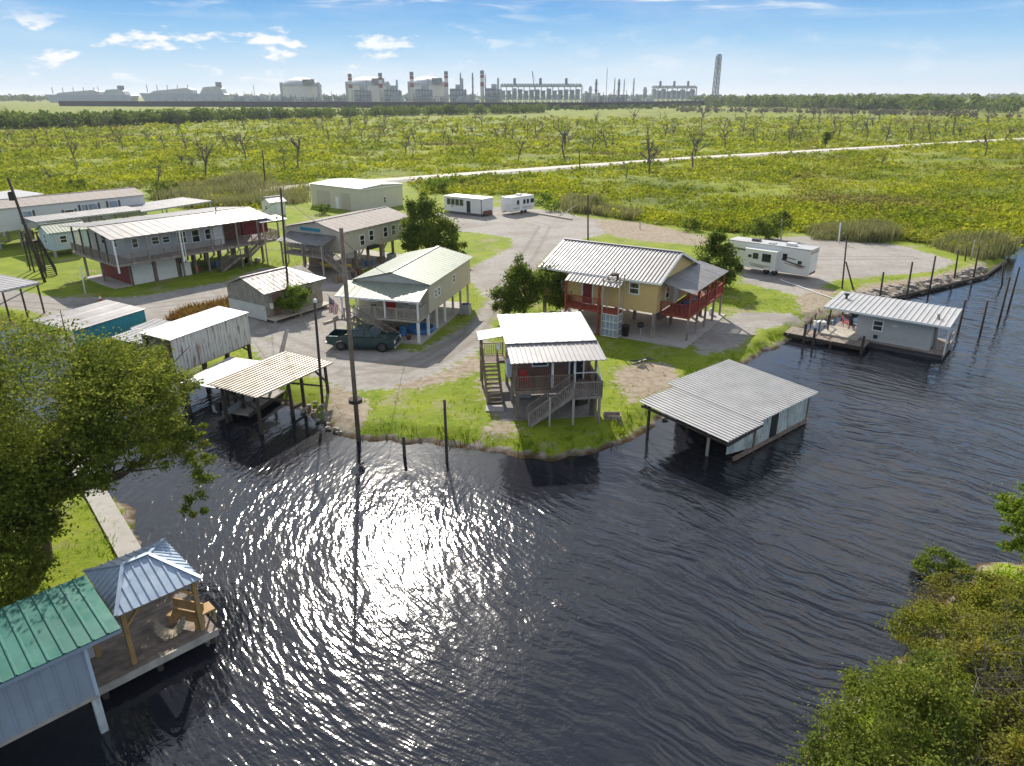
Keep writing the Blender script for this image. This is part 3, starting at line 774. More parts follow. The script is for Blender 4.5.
# ground floor: garage with two white doors, red side wall, open bay with posts
house_wall(r, 2.2, 7.6, 2.4, 9.5, 0.02, 2.62, M['wall_red'], name='garage_wall')
for u_ in (2.45, 5.15):
    g = MB().box(u_, u_+2.25, 2.30, 2.398, .03, 2.3)
    for k in range(1, 4): g.box(u_+.03, u_+2.22, 2.285, 2.30, .03+k*.56-.02, .03+k*.56+.02)
    g.build('garage_door', M['white'], r)
for x_ in (2.24, 4.85, 5.0, 7.6): post(r, x_, 2.32, .02, 2.62, .16, M['wood_brown'], 'door_post')
slab(r, 1.2, 7.8, 2.35, 9.8, -.05, .045, M['concrete'], 'slab')
slab(r, .3, 2.19, 2.2, 10.2, -.05, .11, M['concrete'], 'walkway')
for x_ in (.9, 8.1, 9.6, 11.2, 12.8, 14.6, 16.4, 18.4):
    for y_ in (2.2, 6.0, 10.5):
        if x_ > 1 or y_ > 5: post(r, x_, y_, 0, 2.62, .22, M['wood_grey'])
slab(r, 7.9, 9.0, 2.2, 2.4, 0, 1.5, M['trim_white'], 'panel')
stairs(r, (12.0, 1.3, 0), (14.6, 1.3, 1.35), 1.1, M['wood_grey'])
slab(r, 14.6, 16.0, .7, 2.0, 1.2, 1.35, M['wood_grey'], 'landing')
rail(r, (14.6, .7, 1.35), (16.0, .7, 1.35), .95, M['wood_grey'], .2)
for x_ in (14.7, 15.9): post(r, x_, .75, 0, 1.2, .13, M['wood_grey'], 'landing_post')
stairs(r, (15.2, .3, 1.35), (17.6, .3, 2.9), .9, M['wood_grey'])
mb = MB().panel((W-3.4, -.5, h-.35), (W+.4, -.5, h-.35), (W+.4, 2.0, h-.1), (W-3.4, 2.0, h-.1), .4, .03); mb.build('porch_roof', M['roof_white'], r)
for x_ in (W-3.0, W): post(r, x_, -.35, 0, h-.4, .13, M['wood_pale'], 'porch_post')
MB().tube((14.5, 4.8, h+.6), (14.5, 4.8, h+1.25), .06, n=8).tube((14.5, 4.8, h+1.25), (14.75, 4.8, h+1.25), .06, n=8).build('vent_pipe', M['black'], r)
slab(r, 7.7, 7.78, .28, .36, 2.0, h-.1, M['trim_white'], 'downpipe')

# junk parked under the long house
for i, (x_, y_, m_, w_) in enumerate(((9.6, 4.5, 'gray_plastic', .8), (10.4, 3.4, 'red', .5), (13.1, 4.0, 'blue_tarp', .9), (16.8, 3.2, 'black', .7), (17.8, 2.6, 'gray_plastic', .6))):
    p_ = f.world(x_, y_); b_ = MB()
    if i % 2 == 0: b_.box(-w_/2, w_/2, -w_/3, w_/3, 0, w_*.6).box(-w_/2-.03, w_/2+.03, -w_/3-.03, w_/3+.03, w_*.6, w_*.68)
    else: b_.lathe([(w_*.42, 0), (w_*.45, .1), (w_*.45, w_*1.2), (w_*.4, w_*1.3)], n=12)
    o = b_.build('storage_tub' if i % 2 == 0 else 'drum', M[m_]); o.location = p_; o.rotation_euler.z = .3*i
    tag(o, ('grey storage tub under the long grey house, left of the red drum', 'small red drum under the long grey house', 'blue storage tub under the long grey house', 'black drum by the deck stairs under the long grey house', 'grey storage tub at the far end under the long grey house')[i], 'tub' if i % 2 == 0 else 'drum')

# ================================================================== white mobile home on piers far left
p0, p1 = P(-40, 212, 6.0), P(143.5, 194.0, 6.0)
ang = math.atan2(p1.y-p0.y, p1.x-p0.x); Lm = (p1-p0).length
r = empty('mobile_home', (p0.x, p0.y, LAND), ang, 'long white mobile home with purple shuttered windows behind the flat carports', 'mobile home', 'raised houses of the camp')
house_wall(r, 0, Lm, 0, 6.5, 2.3, 5.35, M['wall_white'], .75, 'x')
gable(r, -.2, Lm+.2, -.25, 6.75, 5.33, .8, 'x', M['roof_brown'], 1.2, .015)
def mh(px): 
    s_ = (px+40)/183.5
    lo, hi = 0.0, 1.0
    for _ in range(30):
        m_ = (lo+hi)/2; q = p0.lerp(p1, m_); d_ = q.y*_c-(q.z-CAM_H)*_s
        if 512+CAM_F*q.x/d_ < px: lo = m_
        else: hi = m_
    return lo*Lm
for px, w_, z_, h_, c_ in ((20, 2.0, 3.0, 1.7, 'curtain'), (62, 2.1, 3.4, .9, 'glass'), (79, 1.6, 2.9, 1.9, 'curtain'), (87, 2.0, 2.8, 2.0, 'curtain'), (107, 2.2, 2.9, 2.0, 'curtain')):
    u_ = mh(px); wo_ = window(r, 'y', 0, -1, u_, z_, w_*.62, h_, 'trim_white', c_, mull=False)
    for k in (-1, 1):
        x_ = u_ - .32 if k < 0 else u_+w_*.62+.02
        slab(wo_, x_, x_+.3, -.05, -.002, z_, z_+h_, M['stripe_dark'], 'shutter')
for i in range(9):
    for y_ in (.4, 6.0): post(r, .6+i*(Lm-1.2)/8, y_, 0, 2.3, .35, M['concrete'], 'pier')
slab(r, 9, 16, -2.2, -.05, 2.0, 2.2, M['wood_grey'], 'porch_deck')
rail(r, (9, -2.15, 2.2), (16, -2.15, 2.2), 1, M['wood_grey'], .2)
for x_ in (9.1, 12.5, 15.9): post(r, x_, -2.1, 0, 2.0, .14, M['wood_grey'], 'deck_post')
# white roofed building behind it
q0 = P(-30, 203, 6.0); q1 = P(41, 193, 6.0); ang2 = math.atan2(q1.y-q0.y, q1.x-q0.x)
r = empty('trailer_house', (q0.x, q0.y, LAND), ang2, 'white flat roofed trailer house half hidden behind the long mobile home', 'mobile home', 'raised houses of the camp')
L2 = (q1-q0).length
house_wall(r, 0, L2, 0, 5, 2.2, 5.2, M['wall_white'])
MB().panel((-.3, -.3, 5.25), (L2+.3, -.3, 5.25), (L2+.3, 5.3, 5.7), (-.3, 5.3, 5.7), .6, .03).build('roof', M['roof_white'], r)
for i in range(4):
    for y_ in (.4, 4.6): post(r, .5+i*(L2-1)/3, y_, 0, 2.2, .3, M['concrete'], 'pier')
window(r, 'y', 0, -1, L2*.6, 3.2, 1.4, 1.1)

# flat carports beside the mobile home
def carport(A, B, C, z, lab, cols=4, frame_m='steel'):
    fr = Frame(A, B, C, z); r = fr.root('carport', lab, 'carport', 'flat metal carports on posts')
    MB().panel((0, 0, fr.h), (fr.W, 0, fr.h), (fr.W, fr.D, fr.h+.15), (0, fr.D, fr.h+.15), .5, .035, .05).build('roof', M['roof_pale'], r)
    for k in range(cols):
        x_ = .2+k*(fr.W-.4)/(cols-1)
        post(r, x_, .2, 0, fr.h-.05, .12, M[frame_m], 'post'); post(r, x_, fr.D-.2, 0, fr.h+.1, .12, M[frame_m], 'post')
        MB().beam((x_, 0.05, fr.h-.12), (x_, fr.D-.05, fr.h+.03), .08, .14).build('beam', M[frame_m], r)
    MB().beam((0.05, .03, fr.h-.1), (fr.W-.05, .03, fr.h-.1), .05, .2).build('gutter', M['steel'], r)
    return fr
carport((36, 222), (142, 210), (20, 219), 4.6, 'long low grey carport roof in front of the white mobile home')
carport((142, 211.5), (207, 200.5), (118, 207.5), 4.4, 'grey carport roof with a white edge behind the long grey house, farther right')
carport((1, 291), (41.5, 282.5), (-50, 283), 3.6, 'grey carport roof on dark posts at the left edge above the canal slip', 3, 'wood_dark')

# pale blue cottage under the carport
p_ = P(55, 258)
r = empty('small_cottage', (p_.x, p_.y, LAND), R(50), 'small pale blue cottage with green gabled roof beside the long grey house', 'shed')
for x_ in (.2, 4.2):
    for y_ in (.2, 3.6): post(r, x_, y_, 0, .9, .25, M['concrete'], 'pier')
house_wall(r, 0, 4.4, 0, 3.8, .9, 3.2, M['wall_paleblue'], .8, 'x')
gable(r, -.3, 4.7, -.3, 4.1, 3.15, .9, 'x', M['roof_sage'], .4, .03)
window(r, 'x', 0, -1, 1.2, 1.6, 1.2, 1.3, 'trim_white', 'curtain'); window(r, 'y', 0, -1, 1.0, 1.7, .9, 1.0); door(r, 'y', 0, -1, 2.8, .92, .85, 2.0, 'white')

# steel stair tower / ladder stand by the pole
p_ = P(52, 276)
r = empty('stair_tower', (p_.x, p_.y, LAND), R(140), 'dark outdoor staircase frame beside the leaning pole at the far left', 'staircase')
stairs(r, (0, 0, 0), (3.6, 0, 3.6), 1.1, M['wood_dark'], name='flight')
for x_ in (3.7, 5.0):
    for y_ in (-.6, .6): post(r, x_, y_, 0, 4.6, .14, M['wood_dark'], 'post')
slab(r, 3.6, 5.1, -.65, .65, 3.45, 3.6, M['wood_dark'], 'platform'); rail(r, (5.05, -.6, 3.6), (5.05, .6, 3.6), 1, M['wood_dark'], .2)

# ================================================================== cream metal warehouse
f = Frame((359.5, 189), (403, 183.5), (309, 183.5), 4.6)
r = f.root('warehouse', 'cream metal warehouse with low white roof and two big doors', 'warehouse')
W, D, h = f.W, f.D, f.h
house_wall(r, .1, W-.1, .1, D-.1, 0, h-.05, M['wall_cream'], .3, 'y')
gable(r, -.1, W+.1, -.1, D+.1, h, .35, 'y', M['roof_white'], .6, .03)
for u_, w_ in ((8.6, 3.6), (3.0, 2.2)):
    g = MB().box(.03, .098, u_, u_+w_, .02, 3.0)
    for k in range(1, 7): g.box(.02, .03, u_+.02, u_+w_-.02, .02+k*.42-.02, .02+k*.42+.02)
    g.build('roller_door', M['wall_tan'], r)
door(r, 'x', .1, -1, 6.0, .02, .9, 2.1, 'trim_white')
window(r, 'y', .1, -1, 5.6, .9, .6, 1.2)
MB().box(-.02, W+.02, -.16, -.102, h-.25, h-.08).build('gutter', M['trim_white'], r)
# white privy-like outbuilding
p_ = P(272, 219)
r = empty('outbuilding', (p_.x, p_.y, LAND), R(48), 'little white outbuilding with gabled roof at the edge of the reeds', 'shed')
for x_ in (.2, 2.6):
    for y_ in (.2, 2.6): post(r, x_, y_, 0, .5, .25, M['concrete'], 'pier')
house_wall(r, 0, 2.8, 0, 2.8, .5, 2.7, M['wall_white'], .7, 'x'); gable(r, -.25, 3.05, -.25, 3.05, 2.66, .8, 'x', M['roof_pale'], .4, .03)
door(r, 'y', 0, -1, 1.0, .55, .8, 1.9, 'white'); window(r, 'x', 0, -1, 1.0, 1.4, .7, .7)

# ================================================================== tan raised house with brown roof
f = Frame((342, 233), (403, 215.7), (291, 224.5), 5.6)
r = f.root('stilt_house', 'tan raised house with brown gabled roof beside the cream warehouse', 'house', 'raised houses of the camp')
W, D, h = f.W, f.D, f.h
gable(r, 0, W, 0, D, h, .95, 'x', M['roof_brown'], 1.0, .02, ridge_at=.44)
house_wall(r, .35, W-.3, .3, D-.3, 2.5, h-.05, M['wall_beige'], .85, 'x', .44)
for u_ in (3.2, 4.9, 7.6, 9.2): window(r, 'y', .3, -1, u_, 3.2 if u_ > 4 else 2.9, .9, 1.3)
window(r, 'y', .3, -1, 10.6, 3.6, .7, .7)
MB().box(4.4, 6.0, -.25, .298, 2.35, 2.75).build('window_box', M['black'], r)
for x_ in (2.6, 4.8, 7.2, 9.6, W-.6):
    for y_ in (.5, 4.6, D-.6): post(r, x_, y_, 0, 2.5, .25, M['wood_brown'])
for x_ in (3.0, 7.4): brace(r, (x_, .5, 1.4), (x_+1.0, .5, 2.45), .14, M['wood_pale'])
# porch at the gable end with its own low roof and a blue awning strip
MB().panel((-2.1, D-1.0, 3.75), (-2.1, 1.2, 3.75), (.3, 1.2, 4.5), (.3, D-1.0, 4.5), .5, .03).build('porch_roof', M['roof_grey'], r)
MB().box(.27, .345, 3.6, 6.6, 4.75, 5.1).build('gable_awning', M['wall_teal'], r)
slab(r, -1.7, .3, 1.6, D-1.3, 2.2, 2.4, M['wood_grey'], 'porch_deck')
rail(r, (-1.65, 1.6, 2.4), (-1.65, D-1.3, 2.4), .95, M['wood_grey'], .16)
for y_ in (1.7, 4.6, D-1.4): post(r, -1.7, y_, 0, 3.75, .15, M['wood_pale'] if y_ < 3 else M['wood_grey'], 'porch_post')
window(r, 'x', .35, -1, 3.4, 2.9, .9, 1.0); door(r, 'x', .35, -1, 6.0, 2.42, .9, 1.95, 'white')
stairs(r, (-1.2, -2.2, 0), (-1.2, 1.55, 2.35), 1.0, M['wood_grey'])
slab(r, 2.4, W-.4, .4, D-.4, -.04, .05, M['concrete'], 'slab')
mb = MB().box(2.5, 2.58, 4.0, 8.0, .06, 2.45); mb.build('lattice_wall', M['wood_brown'], r)
ef = f
# white cistern on a stand
p_ = P(350, 270)
r = empty('water_tank', (p_.x, p_.y, LAND), .4, 'upright white water tank on a wooden stand beside the tan raised house', 'tank')
MB().lathe([(.62, 1.5), (.7, 1.56), (.7, 3.0), (.6, 3.15), (.2, 3.3), (.18, 3.4)], n=20).build('tank', M['trim_white'], r, True)
for x_ in (-.5, .5):
    for y_ in (-.5, .5): post(r, x_, y_, 0, 1.38, .12, M['wood_brown'], 'stand_leg')
slab(r, -.65, .65, -.65, .65, 1.38, 1.5, M['wood_brown'], 'stand_top')
# yellow canoe and other things beneath the tan house
p_ = P(336, 271)
bm_ = MB()
for i in range(12):
    t0, t1 = i/12, (i+1)/12
    def sec(t): 
        w_ = .38*math.sin(math.pi*min(max(t, .02), .98))**.6; z_ = .12+.25*abs(2*t-1)**3
        return [(-2.1+4.2*t, -w_, .42+z_*.5), (-2.1+4.2*t, -w_*.6, z_), (-2.1+4.2*t, w_*.6, z_), (-2.1+4.2*t, w_, .42+z_*.5)]
    bm_.add(sec(t0)+sec(t1), [(0, 1, 5, 4), (1, 2, 6, 5), (2, 3, 7, 6)])
o = bm_.build('canoe', M['yellow']); o.location = (p_.x, p_.y, LAND+.35); o.rotation_euler.z = R(-15)
md = o.modifiers.new('s', 'SOLIDIFY'); md.thickness = .03
tag(o, 'yellow canoe beneath the porch of the tan raised house', 'canoe')
for i, (px, py, m_) in enumerate(((345, 281, 'gray_plastic'), (353, 279, 'black'), (358, 276, 'rust'), (337, 282, 'wood_brown'))):
    p_ = P(px, py)
    b_ = MB().box(-.5, .5, -.35, .35, .05, .6).box(-.42, .42, -.28, .28, .6, .75).box(-.55, -.45, -.4, .4, 0, .9)
    o = b_.build('crate', M[m_]); o.location = p_; o.rotation_euler.z = i*.7
    tag(o, ('grey crate', 'black crate', 'rusty crate', 'brown wooden crate')[i] + ' on the ground below the white water tank', 'crate')

# ================================================================== small old grey shed house with rusty roof
f = Frame((264.5, 294), (320, 277), (228, 283), 3.4)
r = f.root('old_cabin', 'old grey cabin with rust streaked roof and pale skirt beside the gravel yard', 'cabin')
W, D, h = f.W, f.D, f.h
house_wall(r, .3, W-.2, .45, D-.4, .25, h-.05, M['wall_old'], 1.0, 'x')
gable(r, -.05, W-2.1, 0, D, h-.03, 1.12, 'x', M['roof_rust'], .55, .025)
# hipped far end clad in brighter sheet
mb = MB()
x0, x1, ym, zr = W-2.1, W+.1, D/2, h-.03+1.12
hip_face(mb, [(x0, 0, h-.03), (x1, 0, h-.03), (x0+.02, ym, zr), (x0, ym, zr)], .5, .02, .03)
hip_face(mb, [(x1, 0, h-.03), (x1, D, h-.03), (x0+.02, ym, zr)], .5, .02, .03)
hip_face(mb, [(x1, D, h-.03), (x0, D, h-.03), (x0, ym, zr), (x0+.02, ym, zr)], .5, .02, .03)
mb.build('hip_roof', M['roof_blue'], r)
MB().box(.24, .298, .5, D-.45, .1, 1.5).build('skirt', M['wall_oldlow'], r)
slab(r, .2, W-.1, -.7, .44, .3, .42, M['wood_pale'], 'porch_step')
for x_ in (.5, 3.4, 6.6): post(r, x_, -.4, 0, .3, .2, M['concrete'], 'pier')
for u_ in (2.6, 5.0): window(r, 'y', .45, -1, u_, 1.3, .8, 1.0, 'wood_grey')
door(r, 'y', .45, -1, 1.1, .43, .8, 1.95, 'wall_brown')
MB().box(.7, .95, .2, .44, 1.2, 1.7).build('meter_box', M['trim_white'], r)
cf = f

# ================================================================== raised house with sage roof
f = Frame((430.5, 285), (467, 262), (351, 280), 5.2)
r = f.root('stilt_house', 'beige raised house with sage green gabled roof and front porch by the parked truck', 'house', 'raised houses of the camp')
W, D, h = f.W+2.4, f.D, f.h
gable(r, 0, W, 0, D, h, .85, 'x', M['roof_sage'], .6, .025)
house_wall(r, .25, W-.2, .3, D-.3, 2.0, h-.03, M['wall_tan'], .75, 'x')
MB().prism([(.16, .2, h-.02), (.16, D-.2, h-.02), (.16, D/2, h+.72)], (.085, 0, 0)).build('gable_panel', M['wall_grey'], r)
mb = MB().panel((-2.3, D+.5, 3.75), (-2.3, .1, 3.75), (.14, .1, 4.5), (.14, D+.5, 4.5), .6, .025); mb.build('porch_roof', M['roof_sage'], r)
MB().box(-2.36, -2.28, .1, D+.5, 3.6, 3.76).build('fascia', M['trim_white'], r)
slab(r, -2.0, .24, .4, D+.2, 1.82, 2.0, M['wood_pale'], 'porch_deck')
rail(r, (-1.95, .45, 2.0), (-1.95, D-1.0, 2.0), .95, M['wood_pale'], .12); rail(r, (-1.95, .45, 2.0), (.2, .45, 2.0), .95, M['wood_pale'], .12)
for y_ in (.45, 3.4, 6.0, D+.1): post(r, -1.95, y_, 2.0, 3.78, .13, M['trim_white'], 'porch_post')
for x_ in (-1.9, .3, 2.4, 4.5, 6.7, 8.9, W-.5):
    for y_ in (.5, D-.6): post(r, x_, y_, 0, 1.85 if x_ < 0 else 2.0, .2 if x_ < .5 else .18, M['trim_white'] if x_ < 5 else M['wood_pale'])
window(r, 'x', .25, -1, 1.0, 2.7, 1.2, 1.0); window(r, 'x', .25, -1, 5.0, 2.7, 1.2, 1.0); door(r, 'x', .25, -1, 3.4, 2.03, .9, 1.9, 'red')
for u_ in (1.5, 2.3): window(r, 'y', .3, -1, u_, 3.0, .6, .8)
window(r, 'y', .3, -1, 6.2, 3.2, .7, .8)
stairs(r, (-2.6, 2.2, 0), (-2.55, 6.6, 2.0), 1.0, M['wood_grey'], pitch=.3)
slab(r, -3.1, -2.02, 6.6, 7.7, 1.85, 2.0, M['wood_grey'], 'landing'); post(r, -3.0, 7.6, 0, 1.85, .14, M['wood_grey'], 'landing_post')
slab(r, -2.2, W-.5, .2, D-.2, -.05, .05, M['concrete'], 'slab')
MB().box(.3, 3.4, D-2.4, D-.4, .05, 1.98).build('storage_room', M['wall_beige'], r)
gf = f
# things stored under and around it
def lathe_thing(name, prof, m_, p_, lab, cat, n=14, group=None):
    o = MB().lathe(prof, n=n).build(name, M[m_], None, True); o.location = p_; return tag(o, lab, cat, group)
lathe_thing('paddling_pool', [(1.1, 0), (1.2, .1), (1.22, .4), (1.12, .4), (1.08, .08)], 'blue_tarp', f.world(1.2, 1.6, .05), 'round blue paddling pool on the slab under the sage roofed house', 'paddling pool', 24)
lathe_thing('barrel', [(.3, 0), (.31, .05), (.32, .3), (.31, .55), (.32, .85), (.3, .9)], 'blue_tarp', f.world(-.4, 2.6, .05), 'blue barrel under the porch of the sage roofed house', 'barrel')
lathe_thing('barrel', [(.28, 0), (.3, .05), (.3, .8), (.27, .85)], 'wood_brown', f.world(-.6, 3.6, .05), 'brown barrel beside the blue barrel under the sage roofed house', 'barrel')
def chair(name, p_, rz, m_, lab, cat='chair'):
    r = empty(name, p_, rz, lab, cat)
    MB().box(-.27, .27, -.25, .25, .38, .43).build('seat', M[m_], r)
    MB().beam((0, .25, .42), (0, .38, .95), .5, .04, up=(0, 1, 0)).build('backrest', M[m_], r)
    for x_ in (-.24, .24):
        for y_ in (-.22, .22): post(r, x_, y_, 0, .38, .045, M[m_], 'leg')
        MB().beam((x_*1.15, -.25, .62), (x_*1.15, .3, .64), .06, .03).build('armrest', M[m_], r)
    return r
chair('porch_chair', f.world(-.9, 2.0, 2.0), R(200), 'gray_plastic', 'grey chair on the porch of the sage roofed house, nearer the corner')
chair('porch_chair', f.world(-.9, 4.8, 2.0), R(170), 'wood_brown', 'brown chair on the porch of the sage roofed house, near the stairs')
# ================================================================== yellow house with ribbed roof and red decks
f = Frame((656.8, 283.3), (692, 261.5), (541.5, 266.5), 5.6)
r = f.root('stilt_house', 'yellow raised house with white ribbed roof and red decks', 'house', 'raised houses of the camp')
W, D, h = f.W, f.D, f.h
gable(r, 0, W, -.35, D+.2, h, 1.75, 'y', M['roof_pale'], .33, .055, ridge_at=.5)
house_wall(r, .35, W-.35, 0, D, 2.3, h-.02, M['wall_yellow'], 1.62, 'y')
for y_ in (-.37,): MB().beam((-.03, y_, h-.08), (W/2, y_, h+1.68), .04, .2).beam((W+.03, y_, h-.08), (W/2, y_, h+1.68), .04, .2).build('bargeboard', M['trim_white'], r)
MB().box(-.05, -.005, -.35, D+.2, h-.14, h+.02).build('fascia', M['trim_white'], r)
window(r, 'x', .35, -1, 1.6, 3.7, .95, 1.05)
# recessed entrance bay at the far front with a lower roof tongue and red railing
MB().panel((-1.1, 8.0, h-.55), (-1.1, 2.8, h-.55), (-.02, 2.8, h-.06), (-.02, 8.0, h-.06), .33, .05).build('lower_roof', M['roof_pale'], r)
slab(r, -1.0, .34, 3.0, 8.0, 2.0, 2.22, M['red_rail'], 'entry_deck')
rail(r, (-.95, 4.6, 2.22), (-.95, 8.0, 2.22), 1.0, M['red_rail'], .13)
for y_ in (4.7, 7.9): post(r, -.98, y_, 0, h-.6, .16, M['red_rail'], 'porch_post')
door(r, 'x', .35, -1, 6.0, 2.25, .9, 2.0, 'wall_red', True, 'trim_white'); window(r, 'x', .35, -1, 9.0, 3.2, 1.1, 1.1)
# covered side deck
dx0, dx1, dy = .9, W+1.1, -2.9
mb = MB().panel((dx0, dy, h-.72), (dx1, dy, h-.72), (dx1, -.02, h-.05), (dx0, -.02, h-.05), 1.0, .02); mb.build('deck_roof', M['roof_grey'], r)
slab(r, dx0+.3, dx1-.2, dy+.3, -.02, 2.0, 2.2, M['red_rail'], 'side_deck')
rail(r, (dx0+.35, dy+.35, 2.2), (dx1-.25, dy+.35, 2.2), 1.0, M['red_rail'], .11); rail(r, (dx0+.35, dy+.35, 2.2), (dx0+.35, -.05, 2.2), 1.0, M['red_rail'], .11)
rail(r, (dx1-.25, dy+.35, 2.2), (dx1-.25, -.05, 2.2), 1.0, M['red_rail'], .11)
for k in range(5):
    x_ = dx0+.35+k*(dx1-dx0-.6)/4
    post(r, x_, dy+.32, 2.2, h-.74, .14, M['red_rail'], 'roof_post'); post(r, x_, dy+.35, 0.1, 2.0, .17, M['wood_grey'])
slab(r, -.6, W+1.3, dy-.15, D-.2, -.1, .1, M['concrete'], 'slab')
for x_ in (.5, W/2, W-.5):
    for y_ in (.2, 3.7, 7.2, D-.3): post(r, x_, y_, .1, 2.3, .25, M['wood_grey'])
door(r, 'y', 0, -1, 4.4, 2.25, .9, 2.0, 'white', True, 'trim_white'); window(r, 'y', 0, -1, 6.4, 3.1, 1.0, 1.1); window(r, 'y', 0, -1, 2.2, 3.1, 1.0, 1.1)
jf = f
# lift tower of galvanised tube with a white cage below
p_ = f.world(-.75, 3.5)
r = empty('lift_tower', (p_.x, p_.y, LAND+.02), f.ang, 'pale steel cargo lift tower with mesh cage standing against the yellow house', 'lift')
for x_ in (-.45, .45):
    for y_ in (-.75, .75): post(r, x_, y_, 0, 5.4 if y_ < 0 else 5.2, .09, M['wood_pale'], 'mast')
MB().beam((-.45, -.75, 4.9), (-.45, .75, 4.9), .08).beam((-.45, 0, 4.9), (.45, 0, 4.9), .07).beam((.45, -.75, 4.9), (.45, .75, 4.9), .08).build('crossbar', M['wood_pale'], r)
MB().box(-.35, .35, -.25, .25, 5.35, 5.5).box(-.08, .08, -.4, -.25, 5.0, 5.5).beam((-.35, -.2, 5.5), (.35, .2, 5.9), .05).build('winch', M['wood_dark'], r)
cg = MB()
for z_ in (.1, .75, 1.4, 2.05): cg.beam((-.46, -.72, z_), (-.46, .72, z_), .05).beam((-.46, -.72, z_), (.46, -.72, z_), .05).beam((.46, -.72, z_), (.46, .72, z_), .05)
for k in range(5): cg.beam((-.46, -.72+.36*k, .1), (-.46, -.72+.36*k, 2.05), .03)
cg.build('cage', M['trim_white'], r)
MB().box(-.40, .40, -.66, .66, .12, 2.0).build('cage_panel', M['curtain'], r)
# deck furniture and bins
for i, (x_, y_, m_) in enumerate(((2.6, -1.1, 'black'), (3.8, -1.3, 'blue_tarp'), (5.6, -1.6, 'gray_plastic'), (8.0, -1.4, 'wood_brown'))):
    chair('deck_chair', f.world(x_, y_, 2.2), f.ang+R(180+20*i), m_, ('black chair on the covered red deck beside the yellow wall', 'blue chair on the covered red deck between two chairs', 'grey chair midway along the covered red deck', 'brown chair at the far end of the covered red deck')[i])
lathe_thing('trash_bin', [(.27, 0), (.33, .9), (.36, .92), (.36, .98), (.1, 1.06)], 'black', f.world(-.25, 2.4, .1), 'tall black trash bin on the slab under the yellow house', 'bin')
lathe_thing('trash_bin', [(.22, 0), (.27, .6), (.29, .62), (.29, .68)], 'gray_plastic', f.world(-.2, 3.2, .1), 'small grey bin beside the tall black trash bin', 'bin')
p_ = f.world(.9, 1.5, .1)
r = empty('grill', p_, .5, 'black kettle grill on the slab under the yellow house', 'grill')
MB().lathe([(.05, .55), (.26, .65), (.32, .8), (.3, .92), (.15, 1.05), (.03, 1.08)], n=14).build('kettle', M['black'], r, True)
for k in range(3): MB().beam((.1*math.cos(k*2.1), .1*math.sin(k*2.1), .6), (.3*math.cos(k*2.1), .3*math.sin(k*2.1), 0), .03).build('leg', M['steel'], r)
for i, (x_, y_) in enumerate(((9.2, -1.0), (10.0, -1.9))):
    lathe_thing('propane_tank' if i else 'cooler_drum', [(.2, 0), (.24, .1), (.24, .5), (.15, .6), (.06, .68)], 'trim_white' if i else 'rust', f.world(x_, y_, .1), ('rusty drum under the red deck by the concrete slab edge', 'white propane tank under the red deck at the slab corner')[i], 'tank')

# ================================================================== small brown camp house in the centre
f = Frame((511.5, 362.7), (606.3, 359), (494.7, 317), 4.8)
W, h = f.W, f.h; D = 7.2
r = f.root('stilt_house', 'small brown stilt house with white roof, front porch and stairs at the water edge', 'house', 'raised houses of the camp')
MB().panel((-.15, 2.1, h+.52), (W-.1, 2.1, h+.52), (W-.1, D, h+.95), (-.15, D, h+.95), .9, .018, .05).build('roof', M['roof_white'], r)
MB().panel((-.05, -.05, h-.05), (W+.05, -.05, h-.05), (W-.05, 2.25, h+.42), (-.05, 2.25, h+.42), .3, .03, .04).build('porch_roof', M['roof_pale'], r)
mb = MB().prism([(.4, 2.3, 1.98), (.4, D-.3, 1.98), (.4, D-.3, h+.86), (.4, 2.3, h+.44)], (W-.8, 0, 0)); mb.build('wall', M['wall_brown'], r)
slab(r, .3, W-.3, .75, D-.3, 1.72, 1.98, M['wood_brown'], 'floor_deck')
for x_ in (.42, 2.72, 4.15, W-.42): post(r, x_, .82, 1.98 if x_ in (2.72, 4.15) else 0, h+.08, .13, M['trim_white'] if x_ in (2.72, 4.15) else M['wood_brown'], 'porch_post')
rail(r, (.42, .8, 1.98), (2.72, .8, 1.98), .95, M['wood_brown'], .11); rail(r, (2.72, .8, 1.98), (4.1, .8, 1.98), .95, M['wood_brown'], .11)
rail(r, (.4, .8, 1.98), (.4, 2.3, 1.98), .95, M['wood_brown'], .11); rail(r, (W-.4, .8, 1.98), (W-.4, 2.3, 1.98), .95, M['wood_brown'], .11)
for y_ in (.82, 3.4, D-.5):
    for x_ in (.5, 2.9, W-.5):
        if not (y_ < 1 and x_ == 2.9): post(r, x_, y_+.18, 0, 1.74, .3 if x_ > 3 else .22, M['wood_brown'] if x_ > 5 else M['wood_grey'])
window(r, 'y', 2.3, -1, 1.6, 3.0, 1.1, .75, mull=False); door(r, 'y', 2.3, -1, 4.15, 2.0, .85, 1.95, 'glass', True, 'trim_white')
window(r, 'x', .4, -1, 4.2, 3.0, .8, .9); window(r, 'x', W-.4, 1, 4.2, 3.0, .8, .9)
slab(r, 4.1, W-.28, .73, .76, 3.0, 3.06, M['trim_white'], 'trim')
